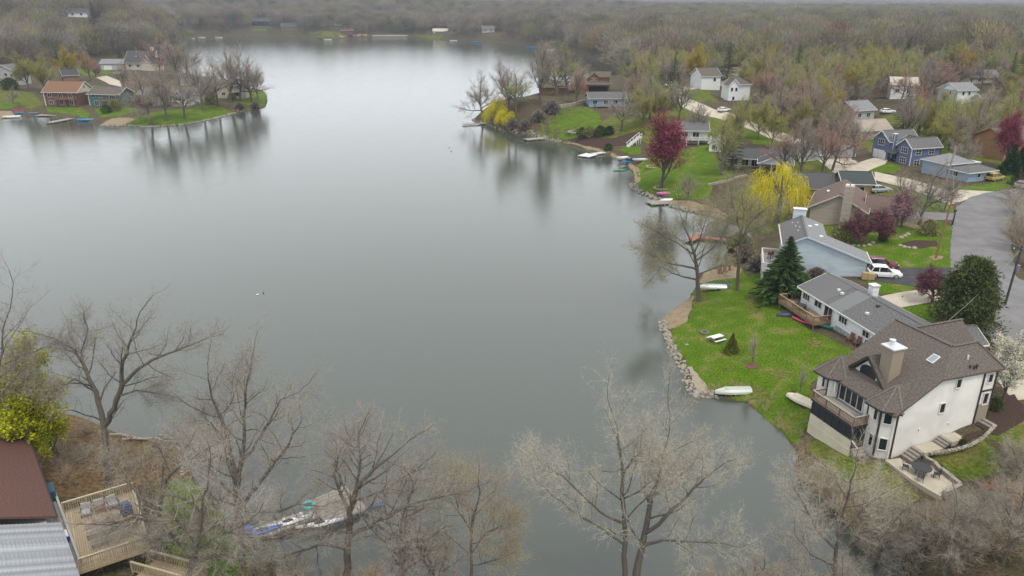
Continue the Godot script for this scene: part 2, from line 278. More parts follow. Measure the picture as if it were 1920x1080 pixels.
	# rough grass between the houses on the hill
	for p in [PackedVector2Array([Vector2(25.99, -238.06), Vector2(33.97, -255.73), Vector2(42.24, -275.68), Vector2(53.72, -276.14), Vector2(58.38, -278.69), Vector2(59.72, -259.86), Vector2(65.93, -248.13), Vector2(71.45, -230.98), Vector2(69.13, -212.46), Vector2(57.96, -215.3), Vector2(41.34, -215.74), Vector2(37.16, -228.8), Vector2(30.68, -228.27)]), PackedVector2Array([Vector2(54.1, -289.72), Vector2(65.11, -312.64), Vector2(76, -297.28), Vector2(70.98, -265.38), Vector2(62.84, -265.91), Vector2(59.27, -283.36)]), PackedVector2Array([Vector2(66.33, -194.24), Vector2(74.47, -194.09), Vector2(75.82, -167.45), Vector2(77.59, -158.15), Vector2(71.97, -155.46), Vector2(68.07, -156.83), Vector2(64.89, -173.63)]), PackedVector2Array([Vector2(104.91, -233.62), Vector2(121.71, -238.68), Vector2(131.1, -231.53), Vector2(107.75, -180.08), Vector2(94.95, -179.85), Vector2(89.73, -185.34), Vector2(94.25, -208.21)]), PackedVector2Array([Vector2(78.17, -255.08), Vector2(83.03, -247.44), Vector2(83.54, -203.32), Vector2(80.97, -183.24), Vector2(79.36, -185.68), Vector2(76.88, -209.02), Vector2(74.89, -237.07)]), PackedVector2Array([Vector2(112.33, -198.11), Vector2(133.08, -200), Vector2(137.93, -188.46), Vector2(127.04, -172.71), Vector2(110.97, -168.65), Vector2(103.45, -174.53)]), PackedVector2Array([Vector2(44.85, -148.88), Vector2(50.8, -163.32), Vector2(54.56, -164.19), Vector2(56.49, -149.01), Vector2(51.85, -138.02), Vector2(47.84, -134.6), Vector2(46.7, -138.6)]), PackedVector2Array([Vector2(76.64, -156.02), Vector2(82.14, -153.66), Vector2(85.01, -146.53), Vector2(82.29, -145.25), Vector2(75.76, -144.64), Vector2(73.24, -148.32)]), PackedVector2Array([Vector2(57.71, -140.62), Vector2(57.46, -129.83), Vector2(55.77, -118.91), Vector2(54.09, -121.26), Vector2(53.27, -131.14)]), PackedVector2Array([Vector2(-222.95, -395.23), Vector2(-202.41, -373.91), Vector2(-184.13, -370.38), Vector2(-167.59, -385.76), Vector2(-134.12, -373.1), Vector2(-124.91, -320.66), Vector2(-136.07, -310.13), Vector2(-150.74, -309.2), Vector2(-157.24, -309.28), Vector2(-203.47, -373.48)]), PackedVector2Array([Vector2(-243.68, -356.49), Vector2(-213.96, -343.47), Vector2(-192.81, -316.43), Vector2(-193.23, -307.89), Vector2(-209.98, -321.54), Vector2(-219.74, -319.49)])]:
		patch("rough_grass", p, 0.03, M.lawn_dry, 3.0, 0.8, false)
	# left shore
	patch("lawn", PackedVector2Array([Vector2(-140.4, -275.58), Vector2(-130.76, -273.58), Vector2(-122.73, -277.36), Vector2(-118.04, -285.28), Vector2(-113.65, -300.93), Vector2(-112.54, -309.92), Vector2(-116.36, -311.9), Vector2(-123.9, -317.92), Vector2(-128.17, -311.93), Vector2(-129.91, -302.92), Vector2(-141.15, -288.45), Vector2(-139.68, -280.74)]), 0.06, M.lawn, 3.0, 0.5, true, "green lawn along the stone edge of the left peninsula")
	patch("lawn", PackedVector2Array([Vector2(-127.19, -333.03), Vector2(-123.98, -343.69), Vector2(-128.43, -391.32), Vector2(-123.6, -386.8), Vector2(-113.92, -356.91), Vector2(-106.88, -331.61), Vector2(-110.02, -322.38), Vector2(-116.05, -327.31)]), 0.06, M.lawn, 3.0, 0.5)
	patch("beach", PackedVector2Array([Vector2(-149.8, -276.2), Vector2(-141.19, -276.06), Vector2(-138.7, -281.21), Vector2(-141.89, -283.46), Vector2(-149.1, -283.89)]), 0.06, M.sand, 2.0, 0.3)
	patch("beach", PackedVector2Array([Vector2(-201.61, -287.61), Vector2(-196.47, -292.18), Vector2(-196.8, -302), Vector2(-200.11, -305.06), Vector2(-204.03, -301.42), Vector2(-208.09, -291.91)]), 0.06, M.sand, 2.0, 0.3)
	patch("lawn", PackedVector2Array([Vector2(-189.21, -310.76), Vector2(-173.62, -307.55), Vector2(-164.76, -297.81), Vector2(-160.65, -288.42), Vector2(-173.61, -299.3), Vector2(-184.85, -304.33)]), 0.06, M.lawn, 2.5, 0.4)
	patch("lawn", PackedVector2Array([Vector2(-166.87, -304.85), Vector2(-150.39, -306.14), Vector2(-144.73, -297.14), Vector2(-147.32, -286.5), Vector2(-155.5, -288.53)]), 0.06, M.lawn, 2.5, 0.4)
	patch("lawn", PackedVector2Array([Vector2(-214.74, -311.76), Vector2(-209.98, -321.54), Vector2(-203.63, -318.36), Vector2(-201.94, -308.23), Vector2(-207.71, -300.81)]), 0.06, M.lawn, 3.0, 0.4)
	patch("lawn", PackedVector2Array([Vector2(-258.79, -461.01), Vector2(-244.71, -470.58), Vector2(-223.13, -436.76), Vector2(-230.49, -419.64)]), 0.06, M.lawn, 4.0, 0.8)
	patch("driveway", PackedVector2Array([Vector2(-220.77, -410.89), Vector2(-219.44, -420.55), Vector2(-199.62, -394.61), Vector2(-188.45, -373.05), Vector2(-197.87, -380.22)]), 0.07, M.concrete, 4.0, 0.0)
	patch("lawn", PackedVector2Array([Vector2(-374.58, -889.15), Vector2(-397.97, -968.37), Vector2(-407, -1003.27), Vector2(-438.22, -1035.9), Vector2(-393.91, -923.53)]), 0.1, M.lawn, 10.0, 2.0)
	patch("lawn", PackedVector2Array([Vector2(-343.09, -1043.53), Vector2(-323.43, -1043.62), Vector2(-325.96, -1054.31), Vector2(-343.42, -1053.5)]), 0.1, M.lawn, 10.0, 2.0)
	patch("lawn", PackedVector2Array([Vector2(-262.16, -996.55), Vector2(-231.58, -952.98), Vector2(-210.74, -976.54), Vector2(-201.57, -997.52), Vector2(-223.24, -975.5), Vector2(-254.85, -995.92)]), 0.1, M.lawn_dry, 10.0, 2.0)
	patch("beach", PackedVector2Array([Vector2(-231.35, -951.81), Vector2(-205.02, -979.99), Vector2(-185.06, -1016.12), Vector2(-179.99, -1027.01), Vector2(-191.11, -1013.09), Vector2(-205.65, -983.93)]), 0.15, M.sand, 8.0, 1.5)
	patch("lawn", PackedVector2Array([Vector2(-138.41, -1026.42), Vector2(-84.75, -966.22), Vector2(-77.9, -963.08), Vector2(-115.61, -1009.39)]), 0.1, M.lawn_dry, 10.0, 2.0)
	# near left corner
	patch("leaf_litter", PackedVector2Array([Vector2(-52.98, -72.69), Vector2(-46.67, -70.77), Vector2(-41.69, -67.73), Vector2(-37.03, -66.01), Vector2(-33.29, -64.59), Vector2(-32.34, -63.18), Vector2(-30.76, -60.46), Vector2(-31.04, -58.37), Vector2(-33.17, -57.8), Vector2(-34.48, -55.63), Vector2(-38.67, -54.06), Vector2(-43.9, -56.63), Vector2(-51.28, -61.95), Vector2(-58.52, -72.36)]), 0.03, M.litter, 1.0, 0.2)
	patch("lawn", PackedVector2Array([Vector2(-31.88, -57.07), Vector2(-30.83, -59.58), Vector2(-29.19, -58.54), Vector2(-27.24, -56.6), Vector2(-24.96, -53.62), Vector2(-22.86, -50.85), Vector2(-20.58, -48.59), Vector2(-19.61, -44.63), Vector2(-24.46, -44.01), Vector2(-28.76, -50.16)]), 0.05, M.lawn, 1.0, 0.3, true, "small green lawn beside the timber deck")
	patch("sand_patch", PackedVector2Array([Vector2(-18.72, -47.39), Vector2(-17.46, -47.36), Vector2(-15.3, -46.27), Vector2(-16.3, -45.52), Vector2(-18.08, -46.06)]), 0.05, M.sand, 1.0, 0.2)
	# the stone bank of the near lawn
	var bank := thing("stone_bank", "band of rough boulders edging the near lawn at the water", "stone bank")
	var rng := RandomNumberGenerator.new()
	rng.seed = 77
	var stones := []
	for i in 6: stones.append(stone_mesh(i + 1))
	var line := smooth_line(PackedVector2Array([Vector2(21.22, -96.93), Vector2(20.91, -95.27), Vector2(20.79, -93.09), Vector2(20.72, -88.68), Vector2(20.84, -84.59), Vector2(21.11, -81.24), Vector2(20.75, -78.13), Vector2(21.04, -75.83), Vector2(22.21, -75.63), Vector2(23.31, -75.65)]))
	var ms := [M.stone, M.stone_dark, M.stone_pale, M.stone_tan]
	for i in line.size() - 1:
		var k := maxi(1, int(line[i].distance_to(line[i + 1]) / 0.34))
		for j in k:
			for row in 3:
				var a: Vector2 = line[i].lerp(line[i + 1], (j + rng.randf()) / k)
				var out := (line[i + 1] - line[i]).normalized().orthogonal()
				a += out * ((row - 1) * 0.3 + rng.randf_range(-0.2, 0.2))
				var y := ground_height(a.x, a.y)
				if y < -0.25: continue
				var s := put(bank, "stone", stones[rng.randi() % 6], ms[rng.randi() % 4], Vector3(a.x, maxf(y, -0.1) + 0.08, a.y))
				s.scale = Vector3.ONE * rng.randf_range(0.2, 0.46)
				s.rotation = Vector3(rng.randf() * 0.5, rng.randf() * TAU, rng.randf() * 0.5)
	patch("stone_slab", PackedVector2Array([Vector2(21.51, -82.22), Vector2(21.9, -82.28), Vector2(22.29, -77.98), Vector2(22.54, -75.76), Vector2(21.24, -75.96), Vector2(21.25, -78.75)]), 0.12, M.stone_tan, 0.8, 0.1)
	# stones along the other shores, too small to pick apart
	var small := Geo.new()
	for run in [[PackedVector2Array([Vector2(-149.75, -275.68), Vector2(-141.03, -275.68), Vector2(-130.61, -273.19), Vector2(-122.58, -276.94), Vector2(-117.85, -284.76), Vector2(-113.41, -300.21), Vector2(-112.36, -309.34)]), 0.5], [PackedVector2Array([Vector2(-14.5, -291.59), Vector2(-13.44, -286.1), Vector2(-10.25, -280.8), Vector2(-6.75, -274.43), Vector2(-3.37, -265.96), Vector2(0, -262.48), Vector2(4.75, -259.08), Vector2(10.53, -248.34), Vector2(15.83, -240.33)]), 0.6], [PackedVector2Array([Vector2(29.52, -182.45), Vector2(29.61, -177.83), Vector2(30.67, -172.5), Vector2(32.89, -167.39), Vector2(35.7, -160.22), Vector2(41.23, -153.6)]), 0.35]]:
		var l := smooth_line(run[0])
		for i in l.size() - 1:
			var k := maxi(1, int(l[i].distance_to(l[i + 1]) / run[1]))
			for j in k:
				for q in 2:
					var a: Vector2 = l[i].lerp(l[i + 1], (j + rng.randf()) / k) + Vector2(rng.randf_range(-0.7, 0.7), rng.randf_range(-0.7, 0.7))
					small.box(Vector3(a.x, maxf(0.05, ground_height(a.x, a.y)) + 0.05, a.y), Vector3(rng.randf_range(0.3, 0.7), rng.randf_range(0.2, 0.45), rng.randf_range(0.3, 0.7)), Basis.from_euler(rv(rng)))
	var so := put(self, "shore_stones", small.mesh(), M.stone)
	so.set_meta("kind", "stuff")
	so.set_meta("label", "small grey stones along the far shores")

func stone_mesh(seed_: int) -> ArrayMesh:
	var rng := RandomNumberGenerator.new()
	rng.seed = seed_ * 31
	var g := Geo.new()
	var rings := []
	for i in 4:
		var r := []
		var y: float = [-0.35, -0.1, 0.25, 0.4][i]
		var w: float = [0.45, 0.62, 0.5, 0.25][i]
		for j in 7: r.append(Vector3(cos(TAU * j / 7.0) * w * rng.randf_range(0.8, 1.25) * 1.2, y + rng.randf_range(-0.06, 0.06), sin(TAU * j / 7.0) * w * rng.randf_range(0.8, 1.25)))
		rings.append(r)
	g.loft(rings)
	return g.mesh()

func make_plants() -> void:
	kinds.oak = []
	kinds.elm = []
	for i in 3:
		kinds.oak.append(tree_meshes(100 + i, 14.0, 0.33, style({"kids": [8, 6, 5, 5], "ang": [1.15, 0.85, 0.85, 0.85], "wob": [0.08, 0.22, 0.26, 0.28, 0.3], "up": [0.02, 0.02, 0.03, 0.03, 0.02], "rat": [0.95, 0.5, 0.48, 0.5], "most": [0.16, 0.07, 0.03, 0.02], "from": [0.45, 0.3, 0.2, 0.15], "twig_r": 0.0085, "least": 0.013, "twigs": 5, "twig_len": 0.8, "twig": Color(0.29, 0.25, 0.21)}), 0.4))
		kinds.elm.append(tree_meshes(200 + i, 15.0, 0.3, style({"kids": [8, 6, 5, 5], "ang": [0.8, 0.7, 0.75, 0.75], "up": [0.05, 0.07, 0.07, 0.05, 0.03], "rat": [0.9, 0.5, 0.48, 0.5], "most": [0.16, 0.07, 0.03, 0.02], "twig_r": 0.0085, "least": 0.013, "twigs": 5, "twig_len": 0.8, "twig": Color(0.29, 0.25, 0.21)}), 0.4))
	kinds.thin = []
	for i in 3:
		kinds.thin.append(tree_meshes(230 + i, 14.0, 0.24, style({"kids": [7, 7, 6, 5], "ang": [0.95, 0.9, 0.95, 1.0], "wob": [0.1, 0.24, 0.32, 0.38, 0.4], "up": [0.04, 0.06, 0.05, 0.04, 0.02], "rat": [0.95, 0.5, 0.48, 0.5], "most": [0.13, 0.06, 0.026, 0.014], "twigs": 4, "twig_len": 0.6, "twig_up": 0.1, "twig": Color(0.28, 0.25, 0.21)}), 0.42))
	kinds.budding = [tree_meshes(300, 12.0, 0.26, style({"ang": [0.7, 0.7, 0.75, 0.8], "rat": [0.95, 0.5, 0.48, 0.5], "kids": [8, 7, 6, 4], "twigs": 4, "twig_r": 0.01, "least": 0.016, "buds": 2, "bud": Color(0.3, 0.3, 0.06), "bud_size": 0.13}), 0.4),
		tree_meshes(301, 12.0, 0.26, style({"ang": [0.85, 0.8, 0.75, 0.8], "rat": [0.95, 0.5, 0.48, 0.5], "kids": [8, 7, 6, 4], "twigs": 4, "twig_r": 0.01, "least": 0.016, "buds": 2, "bud": Color(0.27, 0.26, 0.07), "bud_size": 0.13}), 0.4)]
	kinds.maple = [tree_meshes(320, 12.0, 0.22, style({"ang": [0.5, 0.55, 0.6, 0.7], "up": [0.1, 0.2, 0.15, 0.1, 0.05], "rat": [0.72, 0.5, 0.48, 0.5], "from": [0.2, 0.2, 0.2, 0.1], "kids": [9, 6, 5, 4], "twigs": 4, "twig": Color(0.17, 0.075, 0.08), "twig_r": 0.012, "buds": 2, "bud": Color(0.24, 0.055, 0.085), "bud_size": 0.15}), 0.5)]
	kinds.plum = [tree_meshes(330, 6.0, 0.16, style({"last": 4, "ang": [0.9, 0.8, 0.7, 0.8], "rat": [0.8, 0.55, 0.5, 0.5], "from": [0.4, 0.2, 0.2, 0.1], "kids": [6, 6, 5, 4], "twigs": 4, "twig_len": 0.5, "twig_r": 0.009, "twig": Color(0.16, 0.09, 0.095), "buds": 1, "bud": Color(0.15, 0.055, 0.075), "bud_size": 0.1}), 0.35)]
	kinds.blossom = [tree_meshes(340, 8.0, 0.15, style({"ang": [0.6, 0.6, 0.7, 0.8], "rat": [0.7, 0.5, 0.5, 0.5], "from": [0.3, 0.2, 0.2, 0.1], "kids": [8, 6, 5, 5], "twigs": 4, "twig_len": 0.4, "buds": 3, "bud": Color(0.62, 0.6, 0.48), "bud_size": 0.1}), 0.5)]
	kinds.lime = [tree_meshes(350, 10.0, 0.17, style({"ang": [0.6, 0.6, 0.7, 0.8], "up": [0.1, 0.15, 0.1, 0.05, 0.0], "rat": [0.7, 0.5, 0.5, 0.5], "from": [0.25, 0.2, 0.2, 0.1], "kids": [8, 6, 5, 4], "twigs": 4, "twig_len": 0.6, "buds": 4, "bud": Color(0.38, 0.4, 0.02), "bud_size": 0.13}), 0.5)]
	kinds.birch = [tree_meshes(360, 7.0, 0.09, style({"last": 3, "wood": 1, "ang": [0.4, 0.5, 0.6], "up": [0.1, 0.15, 0.1, 0.05], "rat": [0.6, 0.5, 0.5], "from": [0.2, 0.2, 0.1], "kids": [9, 6, 5], "twigs": 6, "twig_len": 0.6, "twig": Color(0.33, 0.29, 0.25)}), 0.6)]
	kinds.brush = []
	for i in 3: kinds.brush.append(tree_meshes(400 + i, 3.0, 0.07, style({"last": 3, "wood": 1, "seg": [2, 4, 3, 2], "wob": [0.2, 0.25, 0.3, 0.3], "ang": [0.9, 0.7, 0.8], "rat": [2.2, 0.55, 0.5], "from": [0.1, 0.15, 0.1], "kids": [12, 7, 5], "twigs": 5, "twig_len": 0.6, "twig_r": 0.006, "least": 0.009, "twig": Color(0.37, 0.33, 0.27)}), 0.35))
	kinds.far = []
	for i in 5: kinds.far.append(far_tree(500 + i, 14.0, 13.0 + i, 950, 0.055, 0.2))
	kinds.spruce = [spruce(600, 10.0, 8.0, Color(0.075, 0.13, 0.042), 22000), spruce(601, 12.0, 6.0, Color(0.06, 0.1, 0.042), 7000)]
	kinds.willow = [willow(610, 11.0, 11.0, 1250)]
	kinds.cone = [shrub(620, 2.6, 2.2, 3600, 0.2, 1.0)]
	kinds.bush = [shrub(621, 1.6, 2.2, 1500, 0.2), shrub(622, 1.4, 1.8, 1300, 0.2)]
	kinds.cedar = [lobed(623, 8.0, 7.0, 34, 18000, 0.3)]
	kinds.twiggy = [shrub(624, 1.8, 2.4, 1400, 0.45)]

# ---------------------------------------------------------------- houses
func house(label: String, at: Vector3, turn: float, r := 9.0, group := "", called := "house") -> Node3D:
	var h := thing(called, label, "house", at, turn, group)
	var short := label
	for w in [" behind", " beyond", " on ", " in ", " by ", " left ", " right ", " near ", " among", " above", " half", " deep", " high", " seen", " at ", " next", " below", " close", " beside", " far ", " facing", ","]:
		short = short.split(w)[0]
	clear_spots.append([at + Vector3(cos(turn), 0, -sin(turn)) * r * 0.5 - Vector3(sin(turn), 0, cos(turn)) * r * 0.5, r, " ".join(short.split(" ").slice(0, 5)).trim_suffix(" with").trim_suffix(" and")])
	return h

func house_tudor() -> void:
	var h := house("large cream house with brown hipped roof, screened porch and stone chimney by the near lawn", Vector3(35, 2.0, -59.8), -1.233, 9.0)
	# walls: the right part has a high eave, the left part runs up into a gable
	for s in [[-1.9, 0.0, [[0.0, -1.5], [0.0, 4.95], [-4.3, 7.45], [-11.7, 7.45], [-11.7, -1.5]]], [-8.5, -1.9, [[0.0, -1.5], [0.0, 4.95], [-7.6, 9.4], [-11.7, 7.5], [-11.7, -1.5]]]]:
		var g := Geo.new()
		var prof := []
		for q in s[2]: prof.append(Vector3(s[0], q[1], q[0]))
		g.prism(prof, Vector3(s[1] - s[0], 0, 0))
		part(h, "wall", g, M.stucco)
	wall_block(h, -9.4, -5.6, -15.0, -11.72, 0.0, 6.9, M.stucco)
	# roof planes
	slab(h, "roof", [Vector3(0.35, 4.92, 0.4), Vector3(0.35, 7.84, -4.5), Vector3(-1.9, 9.7, -7.6), Vector3(-8.8, 9.7, -7.6), Vector3(-8.8, 4.92, 0.4)], 0.2, M.brown_roof)
	slab(h, "roof", [Vector3(-1.9, 9.69, -7.6), Vector3(-8.8, 9.69, -7.6), Vector3(-8.8, 7.7, -12.1), Vector3(-1.9, 7.7, -12.1)], 0.2, M.brown_roof)
	slab(h, "roof", [Vector3(0.35, 7.84, -4.5), Vector3(0.35, 7.7, -12.2), Vector3(-1.9, 9.7, -10.7), Vector3(-1.9, 9.7, -7.6)], 0.2, M.brown_roof)
	slab(h, "roof", [Vector3(0.35, 7.7, -12.2), Vector3(-4.1, 7.72, -12.2), Vector3(-1.9, 9.69, -10.7)], 0.2, M.brown_roof)
	slab(h, "roof", [Vector3(-4.1, 7.72, -12.2), Vector3(-1.9, 9.7, -10.7), Vector3(-1.9, 9.7, -7.6), Vector3(-4.1, 7.72, -7.6)], 0.2, M.brown_roof)
	slab(h, "roof", [Vector3(-5.3, 6.9, -8.0), Vector3(-5.3, 6.9, -15.5), Vector3(-7.5, 9.1, -15.3), Vector3(-7.5, 9.1, -8.0)], 0.18, M.brown_roof)
	slab(h, "roof", [Vector3(-9.7, 6.9, -8.0), Vector3(-9.7, 6.9, -15.5), Vector3(-7.5, 9.11, -15.3), Vector3(-7.5, 9.11, -8.0)], 0.18, M.brown_roof)
	var gg := Geo.new()
	gg.prism([Vector3(-9.4, 6.9, -14.98), Vector3(-5.6, 6.9, -14.98), Vector3(-7.5, 8.85, -14.98)], Vector3(0, 0, 0.2))
	part(h, "gable", gg, M.stucco)
	bars(h, "ridge_cap", [[Vector3(-1.9, 9.73, -7.6), Vector3(-8.8, 9.73, -7.6)], [Vector3(-1.9, 9.73, -7.6), Vector3(-1.9, 9.73, -10.7)], [Vector3(-1.9, 9.73, -10.7), Vector3(0.35, 7.74, -12.2)], [Vector3(-7.5, 9.14, -8.4), Vector3(-7.5, 9.14, -15.4)]], 0.28, 0.05, M.brown_roof)
	# bays with faceted roofs at both ends of the lake front
	for b in [[[Vector2(0, -0.3), Vector2(0, -0.2), Vector2(-0.95, 0.65), Vector2(-2.2, 0.8), Vector2(-2.75, -0.2), Vector2(-2.75, -0.3)], Vector3(-1.6, 6.75, -1.4), Vector3(-1.6, 6.78, -3.2)], [[Vector2(-6.85, -0.3), Vector2(-6.85, -0.2), Vector2(-7.75, 0.75), Vector2(-9.1, 0.9), Vector2(-9.7, -0.2), Vector2(-9.7, -2.6), Vector2(-8.4, -2.6)], Vector3(-8.3, 6.75, -0.9), Vector3(-8.1, 6.78, -3.2)]]:
		var g := Geo.new()
		var foot := []
		for q in b[0]: foot.append(Vector3(q.x, -1.2, q.y))
		g.prism(foot, Vector3.UP * 6.2)
		part(h, "bay_wall", g, M.stucco)
		var mid := Vector2.ZERO
		for q in b[0]: mid += q
		mid /= b[0].size()
		var rim := []
		for i in range(1, b[0].size()):
			var q: Vector2 = b[0][i]
			var o := q + (q - mid).normalized() * 0.5
			rim.append(Vector3(o.x, 4.98, o.y))
		for i in rim.size() - 1:
			slab(h, "roof", [rim[i] + Vector3.UP * 0.1, rim[i + 1] + Vector3.UP * 0.1, b[1] + Vector3.UP * 0.1], 0.1, M.brown_roof)
			bars(h, "gutter", [[rim[i], rim[i + 1]]], 0.1, 0.16, M.dark_trim)
			bars(h, "hip_cap", [[rim[i] + Vector3.UP * 0.12, b[1] + Vector3.UP * 0.12]], 0.2, 0.05, M.hip_cap)
		slab(h, "roof", [rim[0] + Vector3.UP * 0.1, b[1] + Vector3.UP * 0.1, b[2] + Vector3.UP * 0.1], 0.1, M.brown_roof)
		slab(h, "roof", [rim[rim.size() - 1] + Vector3.UP * 0.1, b[1] + Vector3.UP * 0.1, b[2] + Vector3.UP * 0.1], 0.1, M.brown_roof)
	# dormer with an arched window
	var dg := Geo.new()
	dg.prism([Vector3(-7.2, 5.7, -1.45), Vector3(-3.3, 5.7, -1.45), Vector3(-5.25, 7.85, -1.45)], Vector3(0, 0, -0.2))
	part(h, "dormer", dg, M.stucco)
	slab(h, "roof", [Vector3(-7.7, 5.72, -1.1), Vector3(-5.25, 8.22, -1.1), Vector3(-5.25, 8.22, -5.3)], 0.16, M.brown_roof)
	slab(h, "roof", [Vector3(-2.8, 5.72, -1.1), Vector3(-5.25, 8.22, -1.1), Vector3(-5.25, 8.22, -5.3)], 0.16, M.brown_roof)
	bars(h, "fascia", [[Vector3(-7.7, 5.66, -1.06), Vector3(-5.25, 8.1, -1.06)], [Vector3(-2.8, 5.66, -1.06), Vector3(-5.25, 8.1, -1.06)]], 0.08, 0.26, M.dark_trim)
	var arch := []
	var arch2 := []
	for i in 9:
		var a := PI * i / 8.0
		arch.append(Vector3(-5.25 + cos(a) * 1.0, 6.4 + sin(a) * 0.72, -1.42))
		arch2.append(Vector3(-5.25 + cos(a) * 1.12, 6.38 + sin(a) * 0.84, -1.44))
	for q in [[arch2, 0.02, M.trim, 5.92], [arch, 0.03, M.glass, 6.0]]:
		var ag := Geo.new()
		var pp: Array = q[0].duplicate()
		pp.append(Vector3(pp[8].x, q[3], pp[8].z))
		pp.append(Vector3(pp[0].x, q[3], pp[0].z))
		ag.prism(pp, Vector3(0, 0, q[1]))
		part(h, "arched_window" if q[2] == M.trim else "arched_pane", ag, q[2])
	# chimney
	var ch := boxpart(h, "chimney", Vector3(-3.72, 7.7, -2.38), Vector3(1.3, 3.9, 1.35), M.chimney)
	boxpart(ch, "cap", Vector3(0, 2.01, 0), Vector3(1.62, 0.12, 1.66), M.tin)
	var fl := Geo.new()
	fl.cyl(Vector3.ZERO, Vector3(0, 0.45, 0), 0.22, 0.22, 12)
	fl.cyl(Vector3(0, 0.46, 0), Vector3(0, 0.56, 0), 0.3, 0.3, 12)
	part(ch, "flue", fl, M.tin, Vector3(-0.2, 2.07, 0.1))
	var sk := boxpart(h, "skylight", Vector3(-2.1, 8.62, -5.7), Vector3(0.75, 0.14, 1.0), M.trim)
	sk.rotation.x = 0.54
	var skp := boxpart(sk, "pane", Vector3(0, 0.075, 0), Vector3(0.6, 0.02, 0.84), plain(0.25, 0.28, 0.32, 0.08))
	for q in [[-0.75, 8.75, -8.4], [-0.1, 8.1, -8.1], [0.02, 8.05, -8.5], [-0.02, 8.05, -8.85]]:
		var pg := Geo.new()
		pg.cyl(Vector3.ZERO, Vector3(0, 0.42, 0), 0.08, 0.08, 8)
		part(h, "vent_pipe", pg, M.trim if q[0] < -0.5 else M.dark_trim, Vector3(q[0], q[1], q[2]))
	# windows
	window(h, Vector3(-5.3, 3.98, 0.02), 0, 3.1, 1.9, 4, 1, M.trim, "sliding_door")
	for w in [[-1.58, 4.2, 0.74, 0.12, 0.8, 1.1], [-0.47, 4.2, 0.24, -0.73 + 1.57, 0.8, 1.1], [-1.58, 1.5, 0.74, 0.12, 0.75, 1.25], [-0.47, 1.5, 0.24, 0.84, 0.8, 1.25], [-7.3, 4.2, 0.28, -0.81, 0.75, 1.1], [-8.43, 4.2, 0.83, -0.11, 0.8, 1.1], [-9.42, 4.2, 0.36, -1.07, 0.6, 1.1]]:
		window(h, Vector3(w[0], w[1], w[2]) , w[3] if w[0] > -2 and absf(w[0] + 0.47) < 0.1 else -w[3] if w[0] > -2 else w[3], w[4], w[5], 1, 1, M.stucco)
	for w in [[-6.95, 6.85, 0.62, 0.95], [-5.56, 4.5, 0.65, 1.05], [-10.95, 6.7, 0.6, 0.95], [-10.95, 4.52, 0.65, 1.25]]:
		window(h, Vector3(0.02, w[1], w[0]), PI / 2, w[2], w[3], 1, 1, M.stucco)
	# dark boards and downpipes on the right wall
	bars(h, "trim_board", [[Vector3(0.03, 0.0, -0.28), Vector3(0.03, 4.95, -0.28)], [Vector3(-0.97, 0.0, 0.7), Vector3(-0.97, 4.9, 0.7)], [Vector3(0.04, 1.7, -10.1), Vector3(0.04, 7.4, -10.1)], [Vector3(0.04, 5.43, -10.1), Vector3(0.04, 5.43, -11.7)], [Vector3(0.04, 2.2, -11.68), Vector3(0.04, 7.4, -11.68)]], 0.14, 0.14, M.dark_trim)
	bars(h, "downpipe", [[Vector3(-2.5, 3.0, 0.72), Vector3(-2.5, 4.9, 0.72)], [Vector3(-6.95, 3.0, 0.15), Vector3(-6.95, 4.9, 0.15)], [Vector3(-7.78, 3.0, 0.82), Vector3(-7.78, 4.9, 0.82)]], 0.1, 0.1, M.dark_trim)
	for q in [[-6.86, 2.6], [-3.25, 2.65]]: boxpart(h, "wall_vent", Vector3(0.05, q[1], q[0]), Vector3(0.1, 0.18, 0.18), M.trim)
	boxpart(h, "stone_panel", Vector3(0.03, 2.9, -10.9), Vector3(0.08, 2.2, 1.4), M.chimney)
	# screened porch and the deck on it
	wall_block(h, -7.8, -2.2, 0.05, 2.45, -1.0, 0.28, M.cream)
	wall_block(h, -7.78, -2.22, 2.3, 2.42, 0.28, 1.25, M.cream)
	wall_block(h, -7.78, -7.66, 0.1, 2.3, 0.28, 1.25, M.cream)
	for i in 7:
		boxpart(h, "porch_post", Vector3(-7.74 + i * 0.92, 1.95, 2.37), Vector3(0.09, 1.42, 0.09), M.dark_trim)
		if i < 6: boxpart(h, "screen", Vector3(-7.28 + i * 0.92, 1.94, 2.36), Vector3(0.83, 1.38, 0.03), M.glass)
	for q in [[-7.74, 0.2], [-2.26, 0.95], [-2.26, 0.15], [-2.26, 2.3]]: boxpart(h, "porch_post", Vector3(q[0], 1.5, q[1]), Vector3(0.1, 2.4, 0.1), M.dark_trim)
	for q in [[-2.26, 1.62, 1.25], [-2.26, 0.55, 0.7]]: boxpart(h, "screen_door" if q[1] > 1 else "screen", Vector3(q[0], 1.45, q[1]), Vector3(0.03, 2.3, q[2]), M.glass)
	boxpart(h, "screen", Vector3(-7.72, 1.95, 1.2), Vector3(0.03, 1.4, 2.1), M.glass)
	boxpart(h, "beam", Vector3(-5.0, 2.76, 1.25), Vector3(5.75, 0.2, 2.55), M.dark_trim)
	planks(h, "deck_board", -7.85, -2.15, 0.06, 2.5, 2.9, 0.2, true, [M.grey_wood_a, M.grey_wood_b, M.grey_wood_c])
	rail(h, [Vector3(-7.8, 2.9, 0.4), Vector3(-7.8, 2.9, 2.45), Vector3(-2.2, 2.9, 2.45), Vector3(-2.2, 2.9, 0.75)], 0.88, M.wood_dark, M.stone_pale, 1.9)
	# porch steps, side walk, patio
	steps(h, Vector3(-1.4, -0.1, 1.75), Vector3(-2.2, 0.3, 1.65), 3, 1.2, M.stone)
	bars(h, "handrail", [[Vector3(-1.35, 0.85, 2.25), Vector3(-2.2, 1.3, 2.3)]], 0.08, 0.08, M.trim)
	var pt := thing("patio", "tan stone patio with low block walls beside the cream house", "patio", h.position, h.rotation.y)
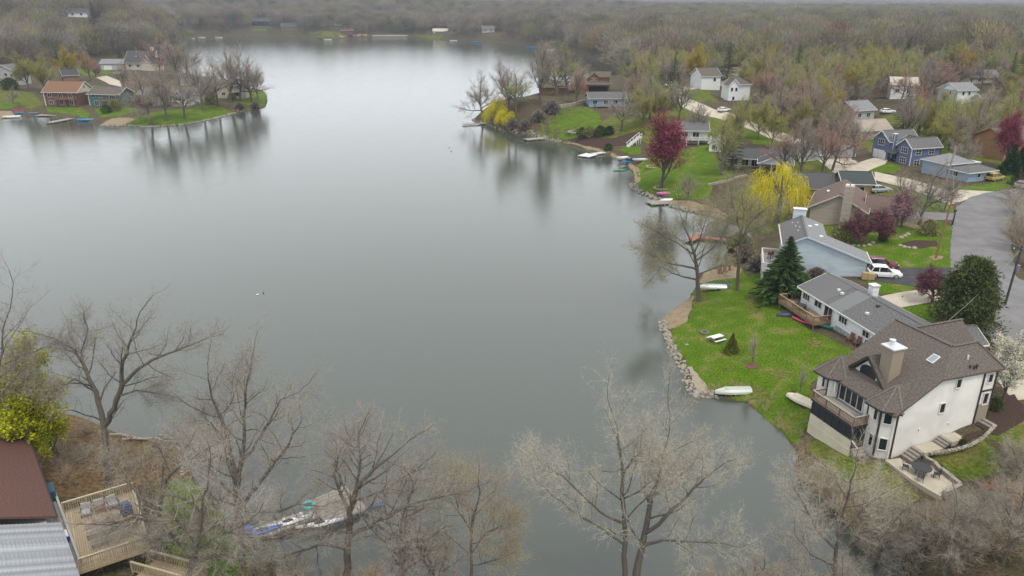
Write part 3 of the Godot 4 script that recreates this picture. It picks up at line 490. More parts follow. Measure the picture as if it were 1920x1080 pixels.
	var sl := Geo.new()
	sl.prism([Vector3(0.15, -0.4, 0.35), Vector3(0.5, -0.4, -2.4), Vector3(2.9, -0.4, -3.4), Vector3(5.6, -0.4, -2.8), Vector3(6.0, -0.4, 0.1), Vector3(3.4, -0.4, 0.5)], Vector3.UP * 0.6)
	part(pt, "slab", sl, M.concrete)
	var rngp := RandomNumberGenerator.new()
	rngp.seed = 5
	var joint := Geo.new()
	joint.box(Vector3.ZERO, Vector3(0.58, 0.05, 0.38))
	var jm := joint.mesh()
	for run in [[Vector3(1.4, 0.2, -2.95), Vector3(2.3, 0.2, -3.2)], [Vector3(2.3, 0.2, -3.2), Vector3(3.3, 0.2, -2.8)], [Vector3(3.3, 0.2, -2.95), Vector3(5.6, 0.2, -2.6)], [Vector3(5.75, 0.2, -2.5), Vector3(6.05, 0.2, -0.3)]]:
		var dd: Vector3 = run[1] - run[0]
		var k := int(dd.length() / 0.45) + 1
		for i in k:
			for row in 2:
				var s := boxpart(pt, "block", run[0] + dd * (i + 0.5 + 0.25 * row) / k + Vector3.UP * (0.08 + row * 0.2), Vector3(0.43, 0.19, 0.3), [M.stone_dark, M.stone, M.stone_tan][rngp.randi() % 3])
				s.rotation.y = atan2(-dd.z, dd.x)
		var cp := Geo.new()
		cp.beam(run[0] + Vector3.UP * 0.42, run[1] + Vector3.UP * 0.42, 0.36, 0.08)
		part(pt, "coping", cp, M.stone_pale)
	var wk := thing("side_walk", "stepped stone walk climbing along the right wall of the cream house", "walkway", h.position, h.rotation.y)
	steps(wk, Vector3(0.75, 0.2, -1.5), Vector3(0.75, 1.0, -2.9), 4, 1.2, M.stone)
	boxpart(wk, "paving", Vector3(0.75, 0.75, -4.05), Vector3(1.25, 0.5, 2.3), M.concrete)
	steps(wk, Vector3(0.75, 1.0, -5.2), Vector3(0.75, 1.5, -6.1), 3, 1.25, M.stone)
	boxpart(wk, "paving", Vector3(0.75, 1.25, -7.85), Vector3(1.25, 0.5, 3.5), M.concrete)
	steps(wk, Vector3(0.8, 1.5, -9.6), Vector3(0.8, 2.3, -11.4), 5, 1.4, M.stone)
	var es := Geo.new()
	for i in 26:
		var f := i / 25.0
		es.box(Vector3(1.5 + 0.9 * sin(f * PI), 0.9 + f * 1.4, -3.6 - f * 7.4), Vector3(0.3, 0.22, 0.28), Basis.from_euler(rv(rngp) * 0.4))
	part(wk, "edging_stones", es, M.stone_pale).set_meta("kind", "stuff")
	# table with four chairs
	var T: Transform3D = h.transform
	var tb := thing("patio_table", "round dark metal table on the stone patio", "table", T * Vector3(2.95, 0.2, -0.95))
	var tg := Geo.new()
	tg.cyl(Vector3(0, 0.7, 0), Vector3(0, 0.75, 0), 0.85, 0.85, 24)
	part(tb, "tabletop", tg, M.iron)
	for i in 4:
		var lg := Geo.new()
		lg.beam(Vector3(cos(i * PI / 2) * 0.5, 0, sin(i * PI / 2) * 0.5), Vector3(cos(i * PI / 2) * 0.4, 0.7, sin(i * PI / 2) * 0.4), 0.05, 0.05)
		part(tb, "leg", lg, M.iron)
	var where := ["nearest the house", "nearest the lawn", "on the side of the patio steps", "on the lake side of the table"]
	for i in 4:
		var a := i * PI / 2 + 0.5
		var c := thing("patio_chair", "black metal patio chair " + ["beside the round table, lake side", "beside the round table, nearest the block wall", "beside the round table, lawn side", "beside the round table, nearest the house corner"][i], "chair", tb.position + Vector3(cos(a) * 1.25, 0, sin(a) * 1.25), -a + PI / 2, "patio chairs")
		boxpart(c, "seat", Vector3(0, 0.44, 0), Vector3(0.5, 0.05, 0.5), M.iron)
		var bg := Geo.new()
		for q in 5: bg.beam(Vector3(-0.22 + q * 0.11, 0.46, 0.24), Vector3(-0.22 + q * 0.11, 0.92, 0.32), 0.03, 0.03)
		bg.beam(Vector3(-0.25, 0.94, 0.32), Vector3(0.25, 0.94, 0.32), 0.05, 0.05)
		part(c, "backrest", bg, M.iron)
		for q in [[-1, -1], [1, -1], [-1, 1], [1, 1]]: boxpart(c, "leg", Vector3(q[0] * 0.22, 0.21, q[1] * 0.22), Vector3(0.04, 0.42, 0.04), M.iron)
		for q in [-1, 1]: boxpart(c, "armrest", Vector3(q * 0.26, 0.64, 0), Vector3(0.05, 0.04, 0.46), M.iron)

func house_ranch() -> void:
	var h := house("long white ranch house with grey shingle roof and wooden deck facing the lake", Vector3(39.6, 2.2, -95.6), -1.35, 10.0)
	gable(h, 0, 20, -7.6, 0, -1.5, 3.5, 1.5, "x", M.white, M.grey_roof, M.trim, 0.45)
	boxpart(h, "basement_wall", Vector3(14.0, 0.2, 0.05), Vector3(12.0, 2.2, 0.12), M.block)
	for p in [[0.0, 5.4, M.dark_roof], [6.8, 9.0, M.pale_roof]]:
		slab(h, "roof_patch", [Vector3(p[0] - 0.4, 3.5, 0.42), Vector3(p[1], 3.5, 0.42), Vector3(p[1], 5.19, -3.75), Vector3(p[0] - 0.4, 5.19, -3.75)], 0.012, grained(0.24, 0.235, 0.235, 0.9, grain_tex, Vector3.ONE * 0.3) if p[0] < 1 else grained(0.3, 0.31, 0.31, 0.9, grain_tex, Vector3.ONE * 0.3))
	for w in [[1.2, 2.55, 1.5, 0.9, 3], [3.9, 2.55, 1.5, 0.9, 2], [9.2, 2.5, 1.6, 0.9, 3], [13.6, 2.5, 1.2, 0.8, 2], [16.4, 2.5, 1.2, 0.8, 2]]: window(h, Vector3(w[0], w[1], 0.02), 0, w[2], w[3], w[4])
	window(h, Vector3(6.2, 2.3, 0.02), 0, 1.7, 1.9, 2, 1, M.trim, "sliding_door")
	for w in [[10.5, 0.3], [13.0, 0.3]]: window(h, Vector3(w[0], w[1], 0.12), 0, 0.9, 0.7, 2)
	for q in [[4.6, -2.2], [5.6, -2.0], [11.6, -1.3], [11.2, -3.0]]:
		boxpart(h, "roof_vent", Vector3(q[0], 3.75 + 1.5 * (-q[1] / 3.8), q[1]), Vector3(0.4, 0.25, 0.4), M.trim if q[1] > -2.9 else M.dark_trim)
	var ch := boxpart(h, "chimney", Vector3(6.8, 5.0, -5.6), Vector3(0.9, 1.6, 0.9), M.white)
	boxpart(ch, "cap", Vector3(0, 0.87, 0), Vector3(1.1, 0.14, 1.1), M.trim)
	gable(h, 16.0, 20.0, -10.5, -7.0, -1.0, 3.2, 1.2, "z", M.white, M.grey_roof, M.trim, 0.4)
	# deck
	planks(h, "deck_board", -1.2, 7.0, 0.1, 2.6, 1.32, 0.2, true, [M.wood, M.grey_wood_a, M.wood, M.deck_b])
	planks(h, "deck_board", -1.2, 0.0, -1.6, 0.08, 1.32, 0.2, true, [M.wood, M.grey_wood_a])
	bars(h, "rim_board", [[Vector3(-1.2, 1.15, 2.58), Vector3(7.0, 1.15, 2.58)], [Vector3(7.0, 1.15, 0.1), Vector3(7.0, 1.15, 2.58)], [Vector3(-1.2, 1.15, -1.6), Vector3(-1.2, 1.15, 2.58)]], 0.06, 0.28, M.wood_dark)
	for x in [-1.0, 1.6, 4.2, 6.8]: boxpart(h, "deck_post", Vector3(x, 0.1, 2.4), Vector3(0.14, 2.1, 0.14), M.wood_dark)
	rail(h, [Vector3(0.0, 1.32, -1.5), Vector3(-1.15, 1.32, -1.5), Vector3(-1.15, 1.32, 0.6)], 0.92, M.wood_dark, M.wood, 1.4)
	rail(h, [Vector3(-1.15, 1.32, 1.4), Vector3(-1.15, 1.32, 2.55), Vector3(6.95, 1.32, 2.55), Vector3(6.95, 1.32, 0.15)], 0.92, M.wood_dark, M.wood, 1.5)
	steps(h, Vector3(-2.6, 0.1, 1.0), Vector3(-1.2, 1.25, 1.0), 5, 1.0, M.wood)
	var T: Transform3D = h.transform
	var tub := thing("garden_table", "round dark table with a folded umbrella on the ranch house deck", "table", T * Vector3(2.6, 1.35, 1.5))
	var g := Geo.new()
	g.cyl(Vector3(0, 0.66, 0), Vector3(0, 0.72, 0), 0.62, 0.62, 16)
	part(tub, "tabletop", g, M.iron)
	var g2 := Geo.new()
	g2.cyl(Vector3(0, 0, 0), Vector3(0, 0.66, 0), 0.07, 0.05, 8)
	g2.cyl(Vector3(0, 0, 0), Vector3(0, 0.05, 0), 0.35, 0.3, 12)
	part(tub, "pedestal", g2, M.iron)
	for i in 3:
		var c := thing("deck_chair", ["dark chair left of the round table on the ranch house deck", "dark chair right of the round table on the ranch house deck", "dark chair by the sliding door on the ranch house deck"][i], "chair", T * Vector3([1.4, 3.7, 6.3][i], 1.35, [1.5, 1.6, 0.8][i]), [1.5, -1.2, 0.4][i])
		boxpart(c, "seat", Vector3(0, 0.42, 0), Vector3(0.52, 0.06, 0.5), M.iron)
		var bk := boxpart(c, "backrest", Vector3(0, 0.72, 0.26), Vector3(0.5, 0.55, 0.05), M.iron)
		bk.rotation.x = 0.15
		for q in [[-1, -1], [1, -1], [-1, 1], [1, 1]]: boxpart(c, "leg", Vector3(q[0] * 0.22, 0.2, q[1] * 0.22), Vector3(0.04, 0.4, 0.04), M.iron)

func house_blue_grey() -> void:
	var h := house("pale blue house with long sloping grey roof and white railed deck", Vector3(40.3, 2.4, -105.4), -0.284, 11.0)
	var g := Geo.new()
	g.prism([Vector3(0, -1, 0), Vector3(0, 6.3, 0), Vector3(2.7, 7.7, 0), Vector3(11.3, 4.7, 0), Vector3(11.3, -1, 0)], Vector3(0, 0, -4.6))
	part(h, "wall", g, M.pale_blue)
	var g2 := Geo.new()
	g2.prism([Vector3(0, -1, -4.6), Vector3(0, 6.3, -4.6), Vector3(2.7, 7.7, -4.6), Vector3(5.6, 6.68, -4.6), Vector3(5.6, -1, -4.6)], Vector3(0, 0, -6.6))
	part(h, "wall", g2, M.pale_blue)
	slab(h, "roof", [Vector3(-0.5, 6.2, 0.4), Vector3(2.7, 7.88, 0.4), Vector3(2.7, 7.88, -11.6), Vector3(-0.5, 6.2, -11.6)], 0.16, M.grey_roof)
	slab(h, "roof", [Vector3(2.7, 7.88, 0.4), Vector3(11.8, 4.7, 0.4), Vector3(11.8, 4.7, -5.0), Vector3(2.7, 7.88, -5.0)], 0.16, M.pale_roof)
	slab(h, "roof", [Vector3(2.7, 7.88, -5.0), Vector3(6.0, 6.73, -5.0), Vector3(6.0, 6.73, -11.6), Vector3(2.7, 7.88, -11.6)], 0.16, M.pale_roof)
	bars(h, "fascia", [[Vector3(-0.5, 6.1, 0.44), Vector3(2.7, 7.78, 0.44)], [Vector3(2.7, 7.78, 0.44), Vector3(11.8, 4.6, 0.44)]], 0.06, 0.22, M.pale_blue)
	bars(h, "gutter", [[Vector3(-0.56, 6.14, 0.4), Vector3(-0.56, 6.14, -11.6)], [Vector3(11.86, 4.62, 0.4), Vector3(11.86, 4.62, -5.0)]], 0.12, 0.14, M.trim)
	bars(h, "ridge_cap", [[Vector3(2.7, 7.9, 0.4), Vector3(2.7, 7.9, -11.6)]], 0.3, 0.05, M.grey_roof)
	var cb := boxpart(h, "chimney", Vector3(2.4, 7.6, -12.1), Vector3(1.9, 2.4, 1.0), M.pale_blue)
	boxpart(cb, "cap", Vector3(0, 1.24, 0), Vector3(2.1, 0.1, 1.2), M.trim)
	for q in [[1.4, -9.5], [2.1, -8.5], [1.7, -7.0], [2.2, -5.6], [1.9, -4.2]]: boxpart(h, "roof_vent", Vector3(q[0], 6.3 + q[0] * 0.52, q[1]), Vector3(0.35, 0.3, 0.35), M.trim)
	for q in [[3.6, -6.5], [4.8, -9.0], [5.0, -3.0]]: boxpart(h, "skylight", Vector3(q[0], 8.85 - q[0] * 0.35, q[1]), Vector3(0.5, 0.12, 0.7), M.trim)
	# the white railed deck on the lake side
	planks(h, "deck_board", -2.9, -0.05, -7.6, 0.2, 2.2, 0.22, false, [M.grey_wood_a, M.grey_wood_c, M.block])
	bars(h, "rim_board", [[Vector3(-2.9, 2.05, 0.2), Vector3(0, 2.05, 0.2)], [Vector3(-2.9, 2.05, -7.6), Vector3(-2.9, 2.05, 0.2)]], 0.08, 0.3, M.trim)
	for z in [-7.4, -5.0, -2.5, 0.0]: boxpart(h, "deck_post", Vector3(-2.75, 0.5, z), Vector3(0.16, 3.0, 0.16), M.trim)
	rail(h, [Vector3(-0.1, 2.25, 0.15), Vector3(-2.85, 2.25, 0.15), Vector3(-2.85, 2.25, -7.5), Vector3(-0.1, 2.25, -7.5)], 0.95, M.trim, M.trim, 1.6)
	for w in [[-3.0, 3.6, 1.6, 1.9], [-6.5, 3.5, 1.4, 1.2], [-9.5, 3.5, 1.2, 1.2]]: window(h, Vector3(-0.02, w[1], w[0]), -PI / 2, w[2], w[3], 2)
	boxpart(h, "garage_door", Vector3(11.32, 3.2, -2.4), Vector3(0.08, 2.2, 3.4), M.trim)
	var T: Transform3D = h.transform
	for i in 3:
		var c := thing("patio_chair", ["white chair on the railed deck, nearest the spruce", "white chair on the railed deck, middle of three", "white chair on the railed deck, nearest the willow"][i], "chair", T * Vector3(-1.2, 2.25, [-0.9, -2.2, -3.4][i]), 1.2 + i * 0.3, "patio chairs")
		boxpart(c, "seat", Vector3(0, 0.42, 0), Vector3(0.55, 0.07, 0.55), M.trim)
		boxpart(c, "backrest", Vector3(0, 0.75, 0.27), Vector3(0.55, 0.6, 0.07), M.trim)
		for q in [[-1, -1], [1, -1], [-1, 1], [1, 1]]: boxpart(c, "leg", Vector3(q[0] * 0.24, 0.2, q[1] * 0.24), Vector3(0.05, 0.4, 0.05), M.trim)
	var gl := thing("grill", "rusty brown grill on the white railed deck", "grill", T * Vector3(-1.6, 2.25, -5.2), 0.6)
	boxpart(gl, "firebox", Vector3(0, 0.85, 0), Vector3(0.8, 0.3, 0.5), M.rust)
	var lid := Geo.new()
	lid.cyl(Vector3(-0.4, 1.0, 0), Vector3(0.4, 1.0, 0), 0.26, 0.26, 12)
	part(gl, "lid", lid, M.rust)
	for q in [[-1, -1], [1, -1], [-1, 1], [1, 1]]: boxpart(gl, "leg", Vector3(q[0] * 0.35, 0.36, q[1] * 0.2), Vector3(0.05, 0.72, 0.05), M.iron)
	var bx := thing("cardboard_box", "brown cardboard boxes stack standing at the corner of the pale blue house", "box", on_ground(51.4, -101.0) + Vector3.UP * 0.05, -0.28)
	boxpart(bx, "carton", Vector3(0, 0.45, 0), Vector3(0.9, 0.9, 0.8), M.cardboard)
	boxpart(bx, "carton", Vector3(-0.85, 0.5, 0.1), Vector3(0.7, 1.0, 0.7), M.cardboard)

func other_houses() -> void:
	# tan house with the brown roof and tall chimney
	var h := house("tan house with reddish brown roof and tall tan chimney behind the pale blue house", Vector3(54.4, 3.9, -133.0), -0.46, 10.0)
	gable(h, 0, 9.2, -12.5, 0, -2, 3.4, 2.6, "z", M.tan, M.russet_roof, M.beige, 0.5)
	var ch := boxpart(h, "chimney", Vector3(6.0, 4.6, 0.5), Vector3(1.6, 6.4, 1.2), M.tan)
	for x in [-0.4, 0.4]: boxpart(ch, "flue", Vector3(x, 3.35, 0), Vector3(0.6, 0.3, 0.9), M.trim)
	gable(h, 9.22, 14.5, -11.0, -3.5, -2, 2.9, 2.0, "x", M.tan, M.russet_roof, M.beige, 0.4)
	boxpart(h, "skylight", Vector3(2.2, 4.85, -7.5), Vector3(0.6, 0.12, 1.1), M.trim)
	# ochre house with a dark green roof and its long dark neighbour wing
	h = house("ochre yellow house with dark green roof beyond the tan house", Vector3(67.5, 5.0, -150.0), -0.12, 8.0)
	gable(h, 0, 5.6, -7.0, 0, -1.5, 2.7, 1.6, "x", M.olive, M.green_roof, M.trim, 0.5)
	window(h, Vector3(3.6, 1.5, 0.02), 0, 1.0, 1.0, 1, 1)
	h = house("low house with broad charcoal roof and ochre wall behind the yellow willow", Vector3(55.0, 4.0, -152.0), -0.12, 10.0)
	gable(h, 0, 12.0, -10.0, 0, -1.5, 2.4, 2.0, "x", M.olive, M.dark_roof, M.olive, 0.6)
	window(h, Vector3(3.0, 1.1, 0.02), 0, 2.4, 1.2, 3)
	# white garage house behind the willow
	h = house("low white house with grey roof and open carport left of the charcoal roofed house", Vector3(52.6, 4.2, -183.5), -0.32, 12.0)
	gable(h, 0, 14.0, -8.0, 0, -1, 2.5, 1.5, "x", M.beige, M.dark_roof, M.trim, 0.8)
	gable(h, 8.0, 15.0, 0.5, 6.5, 2.35, 2.7, 1.6, "z", M.white, M.dark_roof, M.trim, 0.6)
	wall_block(h, 13.2, 15.0, 0.6, 6.4, -1.0, 2.33, M.white)
	boxpart(h, "carport_floor", Vector3(10.6, -0.2, 3.5), Vector3(5.2, 0.5, 6.2), M.concrete)
	for x in [2.0, 4.5, 6.8]: window(h, Vector3(x, 1.3, 0.02), 0, 1.6, 1.7, 2)
	for q in [[8.15, 6.3], [10.6, 6.3], [13.0, 6.3], [8.15, 3.4]]: boxpart(h, "carport_post", Vector3(q[0], 0.9, q[1]), Vector3(0.16, 2.88, 0.16), M.trim)
	h = house("long white garage block with grey roof behind the bare trees right of the lane", Vector3(70.5, 4.6, -183.0), -0.2, 9.0)
	gable(h, 0, 12.0, -8.0, 0, -1, 2.8, 1.6, "x", M.white, M.pale_roof, M.trim, 0.5)
	for x in [2.5, 6.2, 9.6]: boxpart(h, "garage_door", Vector3(x, 1.1, 0.03), Vector3(2.6, 2.1, 0.08), M.trim)
	h = house("small white outbuilding with slate roof beside the green pine", Vector3(53.38, 4.15, -203.4), -0.4, 5.0)
	gable(h, 0, 4.0, -6.0, 0, -1, 2.4, 1.2, "z", M.white, M.grey_roof, M.trim, 0.4)
	window(h, Vector3(1.2, 1.3, 0.02), 0, 0.9, 1.3, 1)
	# mint house with the long deck and white stair
	h = house("pale mint house with grey roof and white railed balcony behind the red maple", Vector3(47.5, 3.4, -217.0), -0.12, 9.0)
	gable(h, 0, 8.5, -9.0, 0, -1.5, 4.4, 1.8, "x", M.mint, M.grey_roof, M.trim, 0.5)
	planks(h, "deck_board", -1.0, 9.4, 0.1, 2.4, 1.9, 0.3, true, [M.grey_wood_a, M.grey_wood_c])
	rail(h, [Vector3(-1.0, 1.9, 0.1), Vector3(-1.0, 1.9, 2.4), Vector3(9.4, 1.9, 2.4), Vector3(9.4, 1.9, 0.1)], 0.95, M.trim, M.trim, 1.8)
	for x in [-0.8, 2.5, 5.8, 9.2]: boxpart(h, "deck_post", Vector3(x, 0.4, 2.3), Vector3(0.16, 3.0, 0.16), M.trim)
	for x in [2.0, 5.2]: window(h, Vector3(x, 3.1, 0.02), 0, 1.8, 1.5, 2)
	var sp: Vector3 = Vector3(33.75, 2.28, -220.14)
	var st := thing("stairway", "white wooden stairway climbing the mulched bank left of the red maple", "stairs", sp, 0.35)
	steps(st, Vector3(0, 0.1, 0), Vector3(4.2, 3.0, 0), 12, 1.5, M.trim)
	for z in [-0.8, 0.8]:
		bars(st, "handrail", [[Vector3(0, 1.1, z), Vector3(4.2, 4.0, z)]], 0.1, 0.12, M.trim)
		for i in 5: boxpart(st, "post", Vector3(0.4 + i * 0.95, 0.65 + i * 0.65, z), Vector3(0.12, 1.5, 0.12), M.trim)
	for x in [2.6, 3.3, 4.0]: boxpart(st, "support", Vector3(x, x * 0.3, 0.7), Vector3(0.14, x * 0.75 + 0.6, 0.14), M.trim)
	# slate blue house with two gables
	h = house("slate blue two-storey house with white trim and two gables", Vector3(87.6, 6.7, -182.6), -1.3, 9.0)
	gable(h, 0, 5.4, -8.0, 0, -1.5, 4.7, 2.0, "z", M.slate_blue, M.grey_roof, M.trim, 0.35)
	gable(h, 5.42, 8.6, -8.5, -1.6, -1.5, 4.2, 1.6, "x", M.slate_blue, M.dark_roof, M.trim, 0.3)
	gable(h, 7.8, 12.2, -8.2, -0.3, -1.5, 4.3, 1.7, "z", M.slate_blue, M.grey_roof, M.trim, 0.35)
	slab(h, "porch_roof", [Vector3(5.0, 2.3, 0.8), Vector3(8.4, 2.3, 0.8), Vector3(8.4, 3.3, -1.55), Vector3(5.0, 3.3, -1.55)], 0.14, M.dark_roof)
	boxpart(h, "garage_door", Vector3(2.7, 1.15, 0.04), Vector3(4.2, 2.2, 0.1), M.trim)
	window(h, Vector3(2.7, 4.1, 0.02), 0, 1.9, 1.4, 3, 2)
	for w in [[10.0, 3.4, -0.28], [10.0, 1.1, -0.28], [6.9, 1.1, -1.58]]: window(h, Vector3(w[0], w[1], w[2]), 0, 1.9, 1.3, 3, 2)
	for z in [-2.2, -5.8]:
		window(h, Vector3(12.22, 3.2, z), PI / 2, 1.5, 1.2, 2, 2)
		window(h, Vector3(12.22, 0.8, z), PI / 2, 1.5, 1.2, 2, 2)
	var c2 := boxpart(h, "chimney", Vector3(5.7, 3.6, -0.9), Vector3(0.7, 5.6, 0.8), M.slate_blue)
	boxpart(c2, "cap", Vector3(0, 2.85, 0), Vector3(0.9, 0.14, 1.0), M.trim)
	for x in [-0.33, 0.33]: boxpart(c2, "corner_board", Vector3(x, 0, 0.4), Vector3(0.1, 5.6, 0.06), M.trim)
	for z in [-0.32]: boxpart(h, "corner_board", Vector3(12.2, 1.4, z), Vector3(0.14, 5.6, 0.14), M.trim)
	# low blue house by the road
	h = house("low light blue house with grey hip roof and open porch near the road bend", Vector3(94.6, 6.8, -153.6), 0.36, 9.0)
	hip(h, 0, 7.6, -4.6, 0, -1.0, 2.1, 1.0, M.mid_blue, M.grey_roof, M.trim)
	hip(h, -0.6, 6.4, -11.0, -4.8, -1.0, 3.0, 1.5, M.mid_blue, M.pale_roof, M.trim)
	window(h, Vector3(3.0, 1.4, 0.02), 0, 0.9, 0.9, 1)
	window(h, Vector3(-0.02, 1.4, -3.0), -PI / 2, 1.2, 1.0, 2)
	slab(h, "porch_roof", [Vector3(6.8, 3.0, -4.9), Vector3(9.4, 2.9, -4.9), Vector3(9.4, 2.9, -9.5), Vector3(6.8, 3.0, -9.5)], 0.2, M.trim)
	for z in [-5.2, -9.2]: boxpart(h, "porch_post", Vector3(9.2, 1.3, z), Vector3(0.2, 3.0, 0.2), M.trim)
	# brown cedar house at the right edge
	h = house("orange brown cedar house at the right edge beyond the red trees", Vector3(112.36, 7.99, -170.93), 0.3, 10.0)
	gable(h, 0, 12.0, -9.0, 0, -1, 4.6, 2.2, "x", M.cedar, M.brown_roof, M.cedar, 0.5)
	window(h, Vector3(2.4, 2.4, 0.02), 0, 1.3, 1.4, 2)
	# white two-storey house on the hill
	h = house("white two-storey house with taupe hip roof on the hill above the lane", Vector3(76.2, 9.6, -267.6), 0.1, 9.0)
	hip(h, 0, 6.6, -9.5, 0, -1.5, 5.7, 2.3, M.white, M.brown_roof, M.trim)
	gable(h, -1.2, 2.4, -4.2, 0.6, -1.5, 5.6, 2.0, "z", M.white, M.brown_roof, M.trim, 0.35)
	for w in [[-0.2, 4.2], [1.4, 4.2], [0.6, 1.2]]: window(h, Vector3(w[0], w[1], 0.62), 0, 0.8, 1.2, 1)
	for w in [[-2.5, 4.3], [-6.0, 4.3], [-5.0, 1.4]]: window(h, Vector3(-0.02, w[1], w[0]), -PI / 2, 0.9, 1.2, 1)
	h = house("white house with grey-brown gable roof half hidden left of the white hip-roofed house", Vector3(72.3, 10.7, -295.59), 0.25, 9.0)
	gable(h, 0, 8.0, -9.0, 0, -1, 5.0, 2.6, "x", M.white, M.brown_roof, M.trim, 0.4)
	window(h, Vector3(5.5, 3.6, 0.02), 0, 1.0, 1.2, 1)
	h = house("house with flat tan roof behind the white hip-roofed house", Vector3(98.81, 8.8, -353.78), 0.1, 7.0)
	hip(h, 0, 8.0, -8.0, 0, -1, 4.0, 1.5, M.beige, M.brown_roof, M.trim)
	# grey two-storey house with sun porch
	h = house("grey two-storey house with white side wall and screened sun porch upper right", Vector3(145.0, 10.6, -250.5), 0.28, 10.0)
	gable(h, 0, 7.6, -8.0, 0, -1, 4.6, 2.0, "x", M.white, M.pale_roof, M.trim, 0.4)
	boxpart(h, "side_cladding", Vector3(-0.03, 1.9, -4.0), Vector3(0.06, 5.4, 7.9), M.grey_wall)
	gable(h, 6.0, 11.5, 0.4, 4.2, -0.5, 2.4, 1.1, "x", M.beige, M.brown_roof, M.trim, 0.3)
	for x in [6.8, 8.0, 9.2, 10.4]: window(h, Vector3(x, 1.4, 4.22), 0, 0.9, 1.5, 1)
	for w in [[-3.0, 3.6], [-5.0, 1.4]]: window(h, Vector3(-0.07, w[1], w[0]), -PI / 2, 0.8, 1.2, 1)
	for w in [[2.2, 3.6], [4.6, 3.6]]: window(h, Vector3(w[0], w[1], 0.02), 0, 0.9, 1.1, 1)
	# brown house on the right peninsula
	h = house("brown house with reddish roof and raised upper storey on the right peninsula", Vector3(25.14, 7.87, -310.45), -0.06, 12.0)
	hip(h, 0, 14.0, -11.0, 0, -1.5, 3.2, 2.0, M.cedar, M.brown_roof, M.wood_dark, 1.2)
	boxpart(h, "window_wall", Vector3(9.5, 1.4, 0.05), Vector3(7.6, 2.2, 0.1), M.glass)
	gable(h, 7.2, 14.0, -8.5, -3.0, 3.0, 6.2, 1.6, "x", M.cedar, M.brown_roof, M.wood_dark, 0.6)
	gable(h, 6.0, 9.6, -7.6, -2.2, 3.0, 6.0, 1.6, "z", M.cedar, M.brown_roof, M.wood_dark, 0.5)
	for x in [6.9, 8.6]: window(h, Vector3(x, 5.0, -2.18), 0, 0.7, 0.9, 1)
	window(h, Vector3(14.02, 5.0, -5.0), PI / 2, 1.2, 0.8, 2)
	gable(h, -14.0, -3.0, -9.0, 0.5, -2.5, 2.2, 1.8, "x", M.cedar, M.brown_roof, M.wood_dark, 0.8)
	h = house("blue-grey house with slate roof below the brown peninsula house", Vector3(28, 6.44, -277.25), 0.05, 10.0)
	gable(h, 0, 13.0, -8.0, 0, -2, 3.2, 1.7, "x", M.mid_blue, M.grey_roof, M.trim, 0.6)
	for x in [2.0, 6.0, 9.5]: window(h, Vector3(x, 1.8, 0.02), 0, 1.5, 1.3, 2)
	planks(h, "deck_board", 2.0, 11.0, 0.1, 2.6, 0.5, 0.3, true, [M.grey_wood_a, M.grey_wood_b])
	rail(h, [Vector3(2.0, 0.5, 0.1), Vector3(2.0, 0.5, 2.6), Vector3(11.0, 0.5, 2.6), Vector3(11.0, 0.5, 0.1)], 0.9, M.grey_wood_a, M.grey_wood_c, 1.8)
	for x in [2.2, 6.5, 10.8]: boxpart(h, "deck_post", Vector3(x, -0.5, 2.5), Vector3(0.16, 2.0, 0.16), M.grey_wood_b)
	# half-hidden houses in the right-hand wood: place, turn, size, wall, roof
	var n := 0
	for s in [[Vector3(96.22, 6.53, -208), 0.2, 9.0, 8.0, 2.6, M.beige, M.tan, "low house with beige roof behind the slate blue house"],
		[Vector3(131.71, 10.36, -268.05), -0.3, 8.0, 8.0, 5.0, M.white, M.beige, "tall white house seen between the trees left of the grey house"],
		[Vector3(104.32, 7.27, -232.18), 0.4, 8.0, 8.0, 4.0, M.grey_wall, M.pale_roof, "grey house with a steep pale gable deep in the right wood"],
		[Vector3(188.05, 11.75, -346.87), 0.2, 9.0, 8.0, 4.0, M.brick, M.red_roof, "house with red roof in the wood above the grey house"],
		[Vector3(188.26, 10.42, -318.33), 0.1, 16.0, 9.0, 3.0, M.beige, M.pale_roof, "house with wide pale roof in the wood behind the grey house"],
		[Vector3(147.17, 8.85, -555.53), 0.2, 14.0, 9.0, 4.0, M.beige, M.beige, "house with pale sandy roof in the middle of the right wood"],
		[Vector3(278.81, 10.6, -526.23), 0.0, 14.0, 9.0, 4.0, M.grey_wall, M.dark_roof, "dark roofed house high in the right wood"],
		[Vector3(305.87, 10.95, -556.72), -0.2, 14.0, 9.0, 4.0, M.white, M.dark_roof, "white walled house beside the dark roofed house high in the right wood"],
		[Vector3(322.43, 10.56, -515.7), 0.2, 14.0, 9.0, 4.0, M.beige, M.pale_roof, "small pale house high in the wood at the right edge"],
		[Vector3(259.86, 12.48, -755.92), 0.2, 14.0, 9.0, 4.0, M.beige, M.brown_roof, "small beige house far up in the right wood"],
		[Vector3(104.14, 9.72, -752.59), 0.2, 14.0, 9.0, 5.0, M.white, M.brown_roof, "small white house behind the right end of the lake"]]:
		h = house(s[7], s[0], s[1], 9.0, "houses in the right-hand wood")
		gable(h, 0, s[2], -s[3], 0, -2, s[4], 2.2, "x", s[5], s[6], M.trim, 0.5)
		for x in [0.25, 0.7]: window(h, Vector3(s[2] * x, s[4] * 0.6, 0.02), 0, 1.3, 1.3, 2)

